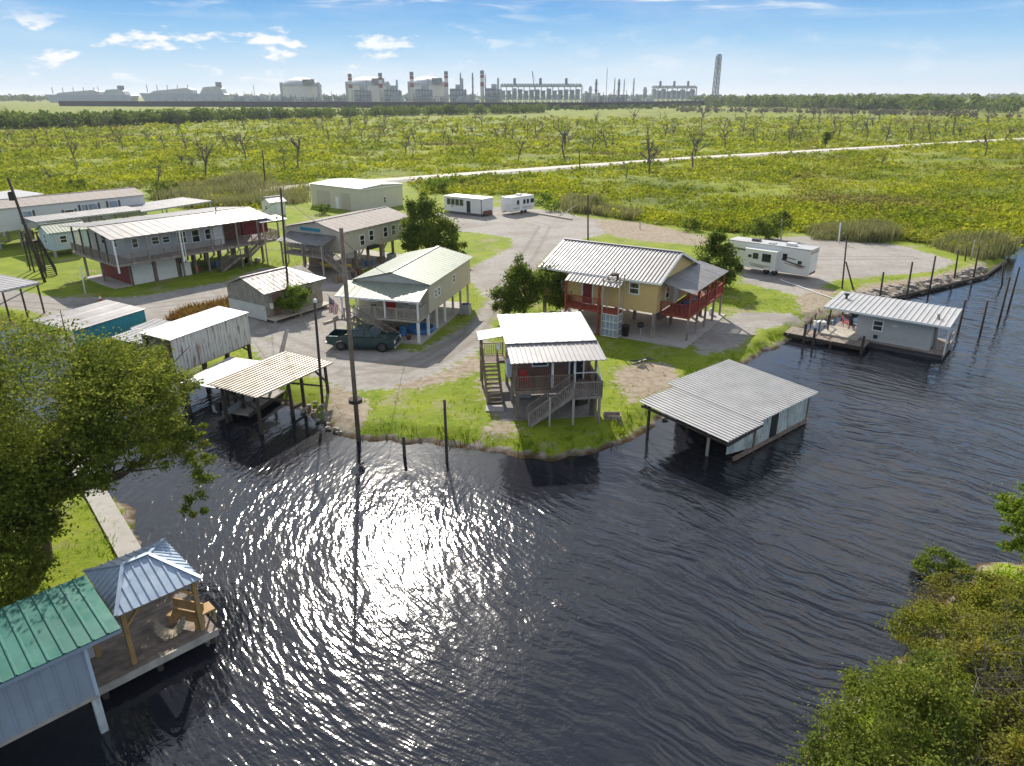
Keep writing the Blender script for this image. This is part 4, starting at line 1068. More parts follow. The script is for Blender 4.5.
# landing and stairs in front
slab(r, 3.75, W-.25, -.55, .72, 1.75, 1.95, M['wood_grey'], 'landing')
rail(r, (3.8, -.5, 1.95), (W-.3, -.5, 1.95), .95, M['wood_grey'], .11); rail(r, (W-.3, -.5, 1.95), (W-.3, .75, 1.95), .95, M['wood_grey'], .11)
for x_, y_ in ((3.85, -.48), (W-.4, -.45), (W-.4, .5)): post(r, x_, y_, 0, 1.75, .15, M['wood_pale'] if x_ < 4 else M['wood_grey'], 'landing_post')
stairs(r, (1.05, .05, 0.02), (3.75, .05, 1.95), 1.05, M['wood_grey'], pitch=.14)
post(r, 2.35, -.5, 0, 2.0, .1, M['wood_pale'], 'stair_post')
brace(r, (W-.42, 2.3, h+.3), (W-.3, -.45, 2.9), .07, M['trim_white'], 'handrail_brace')
# side stairs with a canopy on the left
stairs(r, (-.75, 3.2, 0), (-.75, 6.4, 1.95), 1.0, M['wood_brown'], pitch=.5)
slab(r, -1.35, .38, 6.4, 7.8, 1.78, 1.95, M['wood_brown'], 'side_landing')
rail(r, (-1.3, 6.4, 1.95), (-1.3, 7.8, 1.95), .95, M['wood_brown'], .13); rail(r, (-1.3, 7.75, 1.95), (.3, 7.75, 1.95), .95, M['wood_brown'], .13)
for x_, y_ in ((-1.3, 6.45), (-1.3, 7.75)): post(r, x_, y_, 0, 3.7, .13, M['wood_brown'], 'canopy_post')
MB().panel((-1.55, 6.1, 3.7), (-1.55, 8.0, 3.7), (.35, 8.0, 3.95), (.35, 6.1, 3.95), .5, .02).build('canopy', M['roof_white'], r)
MB().box(.05, .38, 2.9, 3.9, 2.1, 3.1).build('air_conditioner', M['wall_paleblue'], r)
slab(r, -.6, W-.2, .6, D, -.06, .035, M['dirt_pad'], 'slab')
window(r, 'x', .4, -1, 5.6, 2.9, .5, .6)
lf = f
chair('porch_chair', f.world(1.0, 1.6, 1.98), R(10), 'red', 'red chair on the porch of the small brown stilt house')
lathe_thing('satellite_dish', [(.04, 0), (.2, .04), (.28, .11), (.29, .11), (.2, .02), (.04, -.02)], 'trim_white', f.world(-.1, 6.0, 3.2), 'round dish on the left wall of the small brown stilt house', 'dish', 16).rotation_euler = (R(80), 0, R(-60))

# ================================================================== boathouse with grey ribbed roof standing in the water (right of centre)
f = Frame((725, 440), (804.5, 390), (648, 402), 2.2, 0)
W, D = f.W, f.D
r = f.root('boathouse', 'blue and white metal boathouse with grey ribbed roof standing in the dark water', 'boathouse', 'boathouses over the water')
MB().panel((3.4, -.05, 2.3), (W, -.05, 2.3), (W, D+.45, 2.65), (3.4, D+.45, 2.65), .3, .06, .04, .42).build('roof', M['roof_flat'], r)
MB().panel((-.1, -.25, 2.22), (3.55, -.25, 2.22), (3.55, D-.1, 2.55), (-.1, D-.1, 2.55), .3, .06, .04, .42).build('front_roof', M['roof_flat'], r)
w_ = MB().panel((3.9, .5, .25), (W-.1, .5, .25), (W-.1, .5, 2.25), (3.9, .5, 2.25), .3, .045, .03); w_.build('side_wall', M['wall_bluewhite'], r)
MB().panel((1.9, .95, .25), (3.85, .5, .25), (3.85, .5, 2.2), (1.9, .95, 2.1), .45, .03, .03).build('angled_wall', M['wall_bluewhite'], r)
MB().panel((W-.12, .55, .2), (W-.12, D-.1, .2), (W-.12, D-.1, 2.5), (W-.12, .55, 2.3), .45, .03, .03).build('end_wall', M['wall_bluewhite'], r)
MB().panel((W-.1, D-.05, .2), (3.9, D-.05, .2), (3.9, D-.05, 2.55), (W-.1, D-.05, 2.55), .45, .03, .03).build('back_wall', M['wall_bluewhite'], r)
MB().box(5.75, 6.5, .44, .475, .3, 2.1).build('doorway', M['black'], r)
MB().box(1.9, W, .36, .52, .05, .28).build('rub_rail', M['wood_brown'], r)
MB().beam((3.88, .4, .25), (3.9, .4, 2.3), .1).build('corner_post', M['wood_brown'], r)
MB().beam((W-.12, .42, .2), (W-.12, .42, 2.3), .08).build('corner_post', M['wood_brown'], r)
for x_, y_, z_ in ((1.35, 1.9, 2.1), (.5, D-.5, 2.25), (3.7, D-.4, 2.4), (7, D-.4, 2.5), (2.0, 3.9, 2.2), (W-.4, D-.4, 2.5), (7, .8, 2.3)): post(r, x_, y_, -2, z_, .2, M['wood_pale'] if x_ == 1.35 else M['wood_dark'], 'piling', True)
slab(r, 4.2, W-.3, D-1.6, D-.2, .3, .42, M['wood_dark'], 'inner_deck')
MB().beam((0, -.2, 1.93), (3.5, -.2, 2.12), .1, .16).beam((0, D-.3, 2.2), (3.5, D-.3, 2.4), .1, .14).beam((.1, -.2, 1.93), (.1, D-.2, 2.22), .1, .14).build('roof_beam', M['wood_dark'], r)

# ================================================================== grey houseboat with white ribbed roof
f = Frame((951, 327), (962, 312), (823.6, 306), 3.0, 0)
W, D = f.W, f.D
r = f.root('houseboat', 'grey houseboat with white ribbed roof moored among dark pilings', 'houseboat')
MB().panel((-.05, D, 2.95), (-.05, 0, 2.95), (W, 0, 3.25), (W, D, 3.25), .42, .05, .05).build('roof', M['roof_white'], r)
MB().box(-.09, -.052, 0, D, 2.82, 3.0).build('fascia', M['trim_white'], r)
mb = MB().prism([(.8, 1.25, .5), (W-.5, 1.25, .5), (W-.5, 1.25, 3.15), (.8, 1.25, 2.93)], (0, D-4.0, 0)); mb.build('wall', M['wall_grey'], r)
slab(r, .5, W-.2, .05, D-.4, .28, .48, M['wood_grey'], 'deck')
MB().box(.6, W-.4, .2, D-.6, -.35, .28).build('float_hull', M['stripe_dark'], r)
window(r, 'x', .8, -1, 4.9, 1.4, .85, .95)
MB().box(.7, .798, 5.2, 5.5, .75, 1.05).build('vent', M['black'], r)
MB().box(.76, .798, 3.9, 4.25, 2.0, 2.15).build('wall_lamp', M['lnote'], r)
door(r, 'y', 1.25, -1, 2.2, .52, .8, 1.9, 'white')
for x_, y_ in ((.6, .12), (W-.3, .12), (.7, D-.5), (W-.3, D-.5)): post(r, x_, y_, .48, 2.95+x_*.05, .1, M['trim_white'] if y_ < 1 else M['wood_dark'], 'roof_post')
rail(r, (.6, .15, .48), (W-.3, .15, .48), .9, M['wood_grey'], .6, bal=False)
MB().tube((3.2, D-1.0, 3.1), (3.2, D-1.0, 3.45), .1, n=10).lathe([(.2, 3.45), (.22, 3.5), (.2, 3.62), (.04, 3.66)], (3.2, D-1.0, 0), 12).build('roof_vent', M['black'], r)
for y_ in (1.0,): MB().beam((.45, .2, .35), (.45, D-1, .35), .1, .12).build('rub_rail', M['wood_dark'], r)
nf = f
# its landing dock
a0 = f.world(-2.1, 11.3); 
r = empty('dock', f.world(0, 0), f.ang, 'low wooden dock with a boarded platform and pilings joining the houseboat to the bank', 'dock')
slab(r, -1.7, .45, 5.6, 12.2, .42, .55, M['deck_y'], 'walkway')
slab(r, -.4, 2.4, 6.5, 9.6, .56, .72, M['wood_pale'], 'platform')
slab(r, -1.78, -1.7, 5.5, 12.2, .25, .56, M['wood_dark'], 'edge_board')
for y_, z_ in ((5.7, 1.6), (8.2, .55), (9.6, 1.5), (10.4, 1.7), (11.8, .5)): post(r, -1.9, y_, -2, z_, .24, M['wood_dark'], 'piling', True)
rail(r, (-.3, 9.7, .72), (2.3, 9.7, .72), .95, M['wood_dark'], .5, bal=False)
rail(r, (-1.0, 10.6, .56), (2.6, 10.9, .56), .95, M['wood_dark'], .5, bal=False)
for i, (x_, y_, m_) in enumerate(((2.7, 7.6, 'black'), (3.2, 8.4, 'red'), (3.4, 7.0, 'gray_plastic'), (1.6, 10.2, 'trim_white'), (2.8, 9.6, 'gray_plastic'))):
    p_ = f.world(x_, y_, .6 if i < 3 else .65)
    if i in (0, 1): chair('deck_chair', p_, R(30+50*i), m_, ('black chair on the houseboat dock under the roof overhang', 'red chair on the houseboat dock under the roof overhang')[i])
    elif i == 3:
        o = MB().box(-.45, .45, -.3, .3, 0, .4).box(-.47, .47, -.32, .32, .4, .5).box(-.52, -.47, -.1, .1, .2, .3).box(.47, .52, -.1, .1, .2, .3).build('ice_chest', M[m_]); o.location = p_; tag(o, 'white ice chest on the houseboat dock near the bank', 'cooler')
    else: lathe_thing('bucket', [(.15, 0), (.2, .4), (.21, .41), (.18, .41), (.13, .04)], m_, p_, ('', '', 'grey bucket against the houseboat wall on the dock', '', 'grey bucket beside the white ice chest')[i], 'bucket')

# ================================================================== boat shelter with tan ribbed roof (left of centre)
f = Frame((257, 398), (325, 364), (217, 385), 2.75, 0)
W, D = f.W, f.D
r = f.root('boat_shelter', 'open boat shelter with tan ribbed roof on crooked dark pilings', 'boathouse', 'boathouses over the water')
mb = MB().panel((0, D+.6, 2.85), (0, 0, 2.75), (W+.4, 0, 2.75), (W+.4, D+.6, 2.85), .30, .06, .04, .45); mb.build('roof', M['roof_tan'], r)
for x_, y_, a_ in ((.4, .5, 0), (3.3, .7, .2), (4.6, .8, 0), (W, .4, .1), (.6, D-.1, 0), (3.3, D, -.2), (W-.2, D, 0), (2.0, D-.2, .1)):
    MB().tube((x_+a_, y_, -2), (x_, y_, 2.7), .13, .11, 9).build('piling', M['wood_dark'], r)
MB().beam((.2, .5, 2.62), (W+.3, .5, 2.62), .12, .2).build('roof_beam', M['wood_dark'], r); MB().beam((.2, D-.1, 2.66), (W+.3, D-.1, 2.66), .12, .2).build('roof_beam', M['wood_dark'], r)
for p_, q_ in (((.5, .5, 2.5), (3.2, .6, 1.2)), ((3.4, .7, 2.4), (6.2, .5, 1.2)), ((W, .4, 1.4), (W-1.0, .45, 2.6)), ((.4, .5, 1.6), (.6, D-.1, 2.5)), ((3.3, .7, .5), (4.6, .8, .5))): brace(r, p_, q_, .12, M['wood_dark'])
# attached low flat roof and slip
fr2 = Frame((228, 390), (262, 362), (192, 379), 2.3, 0)
r = fr2.root('slip_roof', 'low flat pale roof over the boat slip beside the white corrugated shed', 'boathouse', 'boathouses over the water')
MB().panel((0, 0, 2.3), (fr2.W, 0, 2.3), (fr2.W, fr2.D, 2.4), (0, fr2.D, 2.4), 1.2, .015, .06).build('roof', M['roof_white'], r)
for x_, y_ in ((.2, .3), (fr2.W-.2, .3), (.2, fr2.D-.2), (.9, .3), (fr2.W-.3, fr2.D-.3)): post(r, x_, y_, -2, 2.25, .22, M['wood_dark'], 'piling', True)
slab(r, .4, 4.8, -1.0, 1.6, .38, .5, M['concrete'], 'slip_floor')
MB().beam((.4, -1.0, .42), (4.8, -1.0, .42), .14, .2).build('slip_edge', M['wood_dark'], r)
p_ = fr2.world(1.8, .8, .52)
r = empty('jon_boat', p_, fr2.ang, 'grey flat bottomed boat resting on the slip under the low pale roof', 'boat')
MB().prism([(-1.8, -.6, .05), (1.5, -.6, .05), (2.0, -.4, .5), (-1.8, -.65, .5)], (0, .05, 0)).prism([(-1.8, .6, .05), (1.5, .6, .05), (2.0, .4, .5), (-1.8, .65, .5)], (0, .05, 0)).box(-1.8, 1.5, -.6, .6, .03, .09).box(-1.85, -1.8, -.62, .62, .05, .5).prism([(1.5, -.6, .05), (2.0, -.4, .5), (2.0, .4, .5), (1.5, .6, .05)], (.04, 0, 0)).build('hull', M['gray_plastic'], r)
for x_ in (-.9, .4): slab(r, x_, x_+.3, -.58, .58, .32, .38, M['steel'], 'bench')
MB().box(-2.1, -1.86, -.18, .18, .3, .85).box(-2.05, -1.92, -.08, .08, -.1, .3).build('outboard_motor', M['black'], r)

# white corrugated shed on stilts
f = Frame((169, 340), (252.5, 313.5), (137, 338), 4.6, 0)
W, D = f.W, f.D+.4
r = f.root('stilt_shed', 'tall white corrugated shed with rust streaks on dark stilts by the slip', 'shed')
MB().panel((-.05, D+.1, 4.75), (-.05, -.1, 4.6), (W+.1, -.1, 4.6), (W+.1, D+.1, 4.75), 4, .01, .05).build('roof', M['roof_white'], r)
MB().panel((.1, 0, 2.05), (W, 0, 2.15), (W, 0, 4.55), (.1, 0, 4.55), .30, .05, .03, .4).build('front_wall', M['shed_white'], r)
MB().panel((W, .04, 2.15), (W, D, 2.15), (W, D, 4.65), (W, .04, 4.55), .26, .03, .03, .4).build('end_wall', M['shed_white'], r)
MB().panel((W, D, 2.1), (.1, D, 2.1), (.1, D, 4.65), (W, D, 4.65), .26, .03, .03, .4).build('back_wall', M['shed_white'], r)
for x_ in (.3, 2.6, 4.9, W-.15):
    for y_ in (.15, D-.15): post(r, x_, y_, -1.5, 4.5, .2, M['wood_dark'])
for z_ in (2.1, 3.2): MB().beam((.2, .12, z_), (W-.1, .12, z_), .1, .16).build('cross_beam', M['wood_dark'], r)
MB().beam((.2, .2, 2.1), (.2, D-.1, 3.2), .09).beam((.2, .2, 1.2), (.2, D-.1, 2.2), .09).beam((W-.1, .2, 1.5), (W-1.1, .2, 2.3), .12).build('brace', M['wood_dark'], r)

# teal boathouse
f = Frame((73, 331), (148, 309), (30, 325), 3.2, 0)
W, D = f.W, f.D
r = f.root('boathouse', 'teal walled boathouse with smooth grey roof behind the big oak', 'boathouse', 'boathouses over the water')
MB().panel((-.1, D, 3.5), (-.1, -.05, 3.2), (W, -.05, 3.2), (W, D, 3.5), 1.6, .012, .05).build('roof', M['roof_grey'], r)
MB().box(.1, W-.1, .1, .2, .8, 3.15).build('side_wall', M['wall_teal'], r)
MB().box(W-.2, W-.1, .2, D-.1, .8, 3.15).build('end_wall', M['wall_teal'], r)
for x_ in (.15, 3, W-.3):
    for y_ in (.3, D-.2): post(r, x_, y_, -1.5, 3.15, .18, M['wood_dark'], 'piling', True)
slab(r, .2, W-.2, .3, 1.4, .6, .75, M['wood_grey'], 'inner_deck')
MB().box(-.02, .09, .1, .22, .8, 3.15).box(.0, .08, .25, 1.6, .8, 2.2).build('front_post', M['trim_white'], r)
brace(r, (.1, D-.2, 2.4), (.1, 1.2, 3.2), .1, M['wood_dark'])
# two small ribbed roofs between the teal boathouse and the white shed
for i, (A, B, C, lab) in enumerate((((158, 334), (170, 324), (143, 327), 'small white ribbed awning between the teal boathouse and the white shed'), ((140, 344), (158, 334), (117, 338), 'low white ribbed awning in front of the teal boathouse wall'))):
    fr = Frame(A, B, C, 2.2, .2); r = fr.root('awning', lab, 'awning')
    MB().panel((0, 0, fr.h), (max(fr.W, 2), 0, fr.h), (max(fr.W, 2), fr.D, fr.h+.2), (0, fr.D, fr.h+.2), .28, .05, .03, .45).build('roof', M['roof_white'], r)
    for x_ in (.1, max(fr.W, 2)-.1):
        for y_ in (.1, fr.D-.1): post(r, x_, y_, -1, fr.h, .12, M['wood_grey'], 'post')

# ================================================================== foreground left: green roofed boat shed, lean-to, gazebo and deck
f = Frame((121, 628), (82, 578.5), (0, 681), 3.9, .7)
r = f.root('boat_shed', 'foreground boat shed with dark green standing seam roof over a pale grey ribbed wall', 'boathouse')
W, D, h = f.W, 8.0, f.h
MB().panel((0, 0, h), (0, D, h), (W, D, h+.1), (W, 0, h+.1), .42, .045, .04, .12).build('roof', M['roof_green'], r)
MB().box(-.02, .04, 0, D, h-.16, h-.04).build('fascia', M['roof_blue'], r)
MB().panel((.28, D, .95), (.28, 1.1, .95), (.28, 1.1, h-.06), (.28, D, h-.06), .42, .045, .04, .14).build('front_wall', M['wall_shed'], r)
MB().beam((.27, 1.05, .9), (.27, D, .9), .1, .12).build('bottom_rail', M['wood_pale'], r)
MB().beam((.26, 1.07, .84), (.26, 1.07, h-.05), .1, .08).build('corner_trim', M['wall_paleblue'], r)
for x_, y_ in ((.42, 1.15), (.42, 4.5)): post(r, x_, y_, -3, h-.15, .24, M['wall_bluewhite'], 'piling')
for x_, y_ in ((W-.3, .3), (W-.3, 4.2)): post(r, x_, y_, -.1, h-.05, .16, M['wood_new'], 'post')
MB().beam((.45, .2, h-.18), (.45, D, h-.18), .1, .2).beam((.2, .25, h-.16), (W-.2, .25, h-.1), .1, .2).build('roof_beam', M['wood_new'], r)
MB().box(W-.35, W-.25, .4, D, .05, h-.02).build('back_wall', M['wall_oldlow'], r)

f = Frame((116, 617), (203, 580), (80, 573), 3.1, .7)
W, D, h = f.W, f.D, f.h
r = f.root('gazebo', 'open wooden gazebo with blue grey hipped metal roof on the foreground deck', 'gazebo')
zr = h+.75; xa, xb, ym = W*.32, W*.62, D*.5
mb = MB()
hip_face(mb, [(0, 0, h), (W, 0, h), (xb, ym, zr), (xa, ym, zr)], .3, .035)
hip_face(mb, [(W, D, h), (0, D, h), (xa, ym, zr), (xb, ym, zr)], .3, .035)
hip_face(mb, [(W, 0, h), (W, D, h), (xb, ym, zr)], .3, .035)
hip_face(mb, [(0, D, h), (0, 0, h), (xa, ym, zr)], .3, .035)
mb.build('roof', M['roof_blue'], r)
hp = MB()
for a_, b_ in (((0, 0), (xa, ym)), ((0, D), (xa, ym)), ((W, 0), (xb, ym)), ((W, D), (xb, ym))): hp.beam((*a_, h+.05), (*b_, zr+.05), .14, .03)
hp.beam((xa, ym, zr+.06), (xb, ym, zr+.06), .16, .03); hp.build('ridge_cap', M['roof_blue'], r)
for x_ in (.25, W-.25):
    for y_ in (.25, D-.25): post(r, x_, y_, 0, h, .16, M['wood_new'], 'post')
MB().beam((.2, .25, h-.1), (W-.2, .25, h-.1), .1, .18).beam((.2, D-.25, h-.1), (W-.2, D-.25, h-.1), .1, .18).beam((.25, .2, h-.1), (.25, D-.2, h-.1), .1, .18).beam((W-.25, .2, h-.1), (W-.25, D-.2, h-.1), .1, .18).build('roof_beam', M['wood_new'], r)
for x_, y_, dx_ in ((W-.25, .25, -1), (.25, .25, 1)): brace(r, (x_, y_, h-.8), (x_+dx_*.6, y_, h-.12), .1, M['wood_new'])
zf = f
r = empty('dock', f.world(0, 0), f.ang, 'foreground plank deck at the water under the gazebo', 'dock')
slab(r, -1.2, W+.18, -.08, D, -.14, -.02, M['deck_y'], 'decking')
MB().box(-1.2, W+.19, -.15, -.082, -.3, -.01).build('edge_board', M['wood_pale'], r)
for x_ in (-.9, 1.0, W): 
    for y_ in (.1, D-.3): post(r, x_, y_, -3, -.14, .25, M['wood_dark'], 'piling', True)
# bench and table in yellow pine at the corner, and a round rope coil
r = empty('wooden_bench', f.world(W-.55, 1.0, -.02), f.ang+R(-60), 'yellow pine bench at the outer corner of the gazebo deck', 'bench')
slab(r, -.7, .7, -.25, .25, .42, .48, M['wood_new'], 'seat'); MB().box(-.7, .7, .22, .28, .55, .95).build('backrest', M['wood_new'], r)
for x_ in (-.6, .6): MB().box(x_-.04, x_+.04, -.22, .27, 0, .42).box(x_-.04, x_+.04, .2, .27, .42, .9).build('leg', M['wood_new'], r)
r = empty('side_table', f.world(W+.05, .55, -.02), f.ang, 'small yellow wooden side table by the bench at the deck corner', 'table')
slab(r, -.3, .3, -.3, .3, .62, .68, M['wood_new'], 'tabletop')
for x_ in (-.25, .25):
    for y_ in (-.25, .25): post(r, x_, y_, 0, .62, .06, M['wood_new'], 'leg')
hm = MB()
hp_ = [(math.cos(t_*2.9+.1)*.5, math.sin(t_*2.9+.1)*.42, .55-.45*math.sin(t_*3.14)) for t_ in np.linspace(0, 1, 13)]
for i in range(12):
    a_, b_ = V(hp_[i]), V(hp_[i+1]); hm.beam(a_, b_, .5*math.sin(math.pi*(i+.5)/12)+.06, .03)
o = hm.build('hammock', M['canvas']); o.location = f.world(W-1.1, .95, .12); o.rotation_euler.z = f.ang+R(150)
tag(o, 'pale curved hammock slung beside the pine bench under the gazebo', 'hammock')

# concrete bulkhead walk on the near left bank
bp_ = [P(80, 486, .7), P(106, 488, .7), P(150, 562, .7), P(124, 568, .7)]
ex = (bp_[0]-bp_[3]).normalized()
o = MB().prism([bp_[3]-ex*-.2, bp_[2], bp_[1]+ex*9, bp_[0]+ex*9], (0, 0, -1.6)).build('bulkhead_walk', M['concrete'])
tag(o, kind='structure')
# ================================================================== vehicles
def wheel(root, x, y, r_, w_, name='wheel'):
    t_ = MB(); prof = [(r_*.62, -w_/2), (r_*.93, -w_/2), (r_, -w_*.32), (r_, w_*.32), (r_*.93, w_/2), (r_*.62, w_/2)]
    n_ = 18
    vs, fs = [], []
    for rr_, d_ in prof: vs += [(x+rr_*math.cos(2*math.pi*i/n_), y+d_, r_+rr_*math.sin(2*math.pi*i/n_)) for i in range(n_)]
    for j in range(len(prof)-1): fs += [(j*n_+i, j*n_+(i+1) % n_, (j+1)*n_+(i+1) % n_, (j+1)*n_+i) for i in range(n_)]
    t_.add(vs, fs); o = t_.build(name, M['rubber'], root, True)
    rm = MB().tube((x, y-w_*.42, r_), (x, y+w_*.42, r_), r_*.60, n=14); rm.build('rim', M['rim'], o)
    return o
def pickup():
    c = (P(333, 351) + P(393, 352)) / 2
    r = empty('pickup_truck', (c.x, c.y+.9, LAND+.0), R(-8), 'dark green crew cab pickup truck parked on the gravel by the sage roofed house', 'pickup truck')
    # side profile of the lower body with wheel arches
    def arch(cx, rad=.50, z=.38):
        return [(cx+rad*math.cos(a), z+rad*math.sin(a)) for a in np.linspace(math.pi, 0, 9)]
    fx, rx = 1.78, -1.72
    low = [(-2.85, .55)] + arch(rx) + arch(fx) + [(2.72, .50), (2.82, .62), (2.84, .95), (2.76, 1.10), (1.42, 1.20), (1.25, 1.20), (-.82, 1.20), (-.82, 1.22), (-2.88, 1.22), (-2.9, .9)]
    cutz = low
    b_ = MB()
    def side(y0, y1, pts): b_.prism([(x_, y0, z_) for x_, z_ in pts], (0, y1-y0, 0))
    side(-.97, -.86, cutz); side(.86, .97, cutz)                      # the two body sides, bed walls included
    b_.box(-.80, 1.36, -.86, .86, .45, 1.18)                          # cabin floor block
    b_.prism([(1.36, -.86, .62), (2.78, -.86, .62), (2.80, -.86, .95), (2.74, -.86, 1.09), (1.36, -.86, 1.19)], (0, 1.72, 0))   # hood and nose
    b_.box(-2.86, -.80, -.86, .86, .62, .70)                          # bed floor
    b_.box(-2.90, -2.82, -.86, .86, .70, 1.20)                        # tailgate
    body = b_.build('body', M['paint_green'], r)
    bv = body.modifiers.new('bevel', 'BEVEL'); bv.width = .03; bv.segments = 2; bv.limit_method = 'ANGLE'
    # cabin greenhouse
    zt, zb = 1.82, 1.19
    cb = MB().add([(-.80, -.90, zb), (1.36, -.90, zb), (.62, -.74, zt), (-.66, -.74, zt), (-.80, .90, zb), (1.36, .90, zb), (.62, .74, zt), (-.66, .74, zt)],
                  [(0, 1, 2, 3), (7, 6, 5, 4), (3, 2, 6, 7), (1, 5, 6, 2), (0, 3, 7, 4), (0, 4, 5, 1)])
    cab = cb.build('cab', M['paint_green'], r); bv = cab.modifiers.new('bevel', 'BEVEL'); bv.width = .05; bv.segments = 2
    def pane(pts, off):
        off = V(off); MB().prism([V(p)+off for p in pts], -off*1.6).build('window', M['truck_glass'], cab)
    for s in (-1, 1):
        def sp_(x_, k): return (x_, s*(.90-.16*k), zb+(zt-zb)*k)
        pane([sp_(.36, .12), sp_(1.12, .12), sp_(.60, .86), sp_(.36, .86)], (0, s*.014, .004))
        pane([sp_(-.66, .12), sp_(.26, .12), sp_(.26, .86), sp_(-.58, .86)], (0, s*.014, .004))
    pane([(1.29, -.80, zb+.06), (1.29, .80, zb+.06), (.68, .68, zt-.05), (.68, -.68, zt-.05)], (.016, 0, .014))
    pane([(-.785, -.7, zb+.12), (-.785, .7, zb+.12), (-.69, .62, zt-.09), (-.69, -.62, zt-.09)], (-.016, 0, .003))
    for x_ in (fx, rx):
        for y_ in (-.84, .84): wheel(r, x_, y_, .40, .27)
    MB().box(2.80, 2.95, -.95, .95, .42, .62).build('front_bumper', M['steel'], r); MB().box(-3.02, -2.9, -.92, .92, .5, .68).build('rear_bumper', M['steel'], r)
    MB().box(2.80, 2.87, -.55, .55, .66, .98).build('grille', M['black'], r)
    for s in (-1, 1):
        MB().box(2.68, 2.86, min(s*.60, s*.95), max(s*.60, s*.95), .78, 1.0).build('headlight', M['lnote'], r)
        MB().box(-2.925, -2.88, min(s*.80, s*.96), max(s*.80, s*.96), .8, 1.15).build('taillight', M['red'], r)
        MB().box(.95, 1.15, min(s*.97, s*1.18), max(s*.97, s*1.18), 1.2, 1.42).build('mirror', M['black'], r)
        for x_ in (-.15, .95): MB().box(x_-.5+.25, x_-.25+.12, s*.985-.012, s*.985+.012, 1.0, 1.05).build('door_handle', M['black'], r)
    MB().box(-2.0, -1.3, -.5, .3, .70, .95).build('tool_box', M['black'], r)
pickup()

def rv_stripe(root, x, pts, m_, name='stripe'): MB().prism([(x, y_, z_) for y_, z_ in pts], (-.012, 0, 0)).build(name, M[m_], root)
# fifth wheel trailer with a slide-out
c = P(807, 281); ang = R(49)
r = empty('fifth_wheel_trailer', (c.x, c.y, LAND), ang, 'long white fifth wheel trailer with slide-out and dark swoosh on the gravel lot', 'travel trailer')
Lk, Wk, Hk = 10.3, 2.5, 3.45
bd = MB().prism([(0, 0, .55), (0, 7.9, .55), (0, 8.1, 1.6), (0, Lk, 1.6), (0, Lk+.15, 2.2), (0, Lk-.5, Hk), (0, 0, Hk-.1)], (Wk, 0, 0)).build('body', M['rv_white'], r)
bv = bd.modifiers.new('bevel', 'BEVEL'); bv.width = .06; bv.segments = 2
MB().box(-.02, Wk+.02, -.02, Lk-.5, Hk-.07, Hk+.03).build('roof', M['roof_white'], r)
sl_ = MB().box(-.9, -.005, 3.5, 7.2, .75, 2.85).build('slide_out', M['rv_white'], r)
MB().box(-.95, 0.0, 3.45, 7.25, 2.852, 2.92).build('slide_roof', M['trim_white'], sl_)
window(sl_, 'x', -.9, -1, 4.1, 1.65, 1.0, .9, 'black'); window(sl_, 'x', -.9, -1, 5.6, 1.85, .6, .65, 'black', mull=False); window(sl_, 'x', -.9, -1, 6.4, 1.95, .35, .3, 'black', mull=False)
rv_stripe(r, -.002, [(.3, 1.55), (3.2, 2.05), (3.2, 1.95), (.9, 1.42)], 'stripe_dark'); rv_stripe(r, -.002, [(.4, 1.38), (2.9, 1.72), (2.9, 1.62), (1.0, 1.25)], 'stripe_tan'); rv_stripe(r, -.002, [(1.6, 2.25), (2.6, 2.35), (2.6, 2.25), (1.6, 2.15)], 'stripe_dark')
rv_stripe(r, -.902, [(3.8, 1.15), (6.6, 1.35), (6.6, 1.25), (4.6, 1.05)], 'stripe_tan'); rv_stripe(r, -.902, [(4.6, .98), (6.4, 1.15), (6.4, 1.08), (5.0, .92)], 'stripe_dark')
rv_stripe(r, -.002, [(7.4, 2.6), (9.6, 2.75), (9.6, 2.55), (7.4, 2.4)], 'stripe_dark')
MB().box(.4, Wk-.4, -.05, -.002, .6, .8).build('rear_bumper', M['rust'], r); MB().box(.0, Wk, -.014, -.002, Hk-.5, Hk-.2).build('rear_cap', M['stripe_tan'], r)
window(r, 'x', 0, -1, 2.6, 2.0, .5, .7, 'black'); window(r, 'x', 0, -1, .9, 1.75, .4, .35, 'black', mull=False)
for y_ in (3.9, 4.85): wheel(r, 0, 0, .37, .22).matrix_basis = Matrix.Translation((.25, y_, 0)) @ Matrix.Rotation(R(90), 4, 'Z')
MB().box(.8, 1.6, 2.2, 3.2, Hk+.03, Hk+.32).build('air_conditioner', M['trim_white'], r); MB().box(.8, 1.5, 6.4, 7.3, Hk+.03, Hk+.3).build('air_conditioner', M['stripe_dark'], r)
MB().box(.4, 1.2, 4.4, 5.1, Hk+.03, Hk+.12).build('roof_vent', M['gray_plastic'], r)
for x_ in (.5, 2.0): post(r, x_, 9.0, 0, 1.6, .1, M['steel'], 'landing_leg')
# two trailers at the marsh edge
c = P(482, 217)
r = empty('park_trailer', (c.x, c.y, LAND), R(55), 'boxy white trailer home with a band of dark windows at the marsh edge', 'trailer home')
MB().box(0, 3.2, 0, 8.3, .45, 2.95).build('body', M['wall_white'], r); MB().panel((-.12, -.1, 2.98), (3.32, -.1, 2.98), (3.32, 8.4, 2.98), (-.12, 8.4, 2.98), .8, .02).build('roof', M['roof_white'], r)
for k in range(4): window(r, 'x', 0, -1, 4.0+k*.95, 1.5, .85, 1.15, 'gray_plastic', mull=False)
door(r, 'x', 0, -1, 2.5, .5, .8, 1.95, 'black')
MB().box(.05, 3.15, .05, 8.25, 0, .45).build('skirt', M['stripe_dark'], r); MB().box(-.06, -.002, .05, .13, .4, 2.9).build('downpipe', M['black'], r)
MB().box(.3, 2.4, -.35, -.002, .3, .9).build('tongue_box', M['rust'], r)
c = P(511, 215.5)
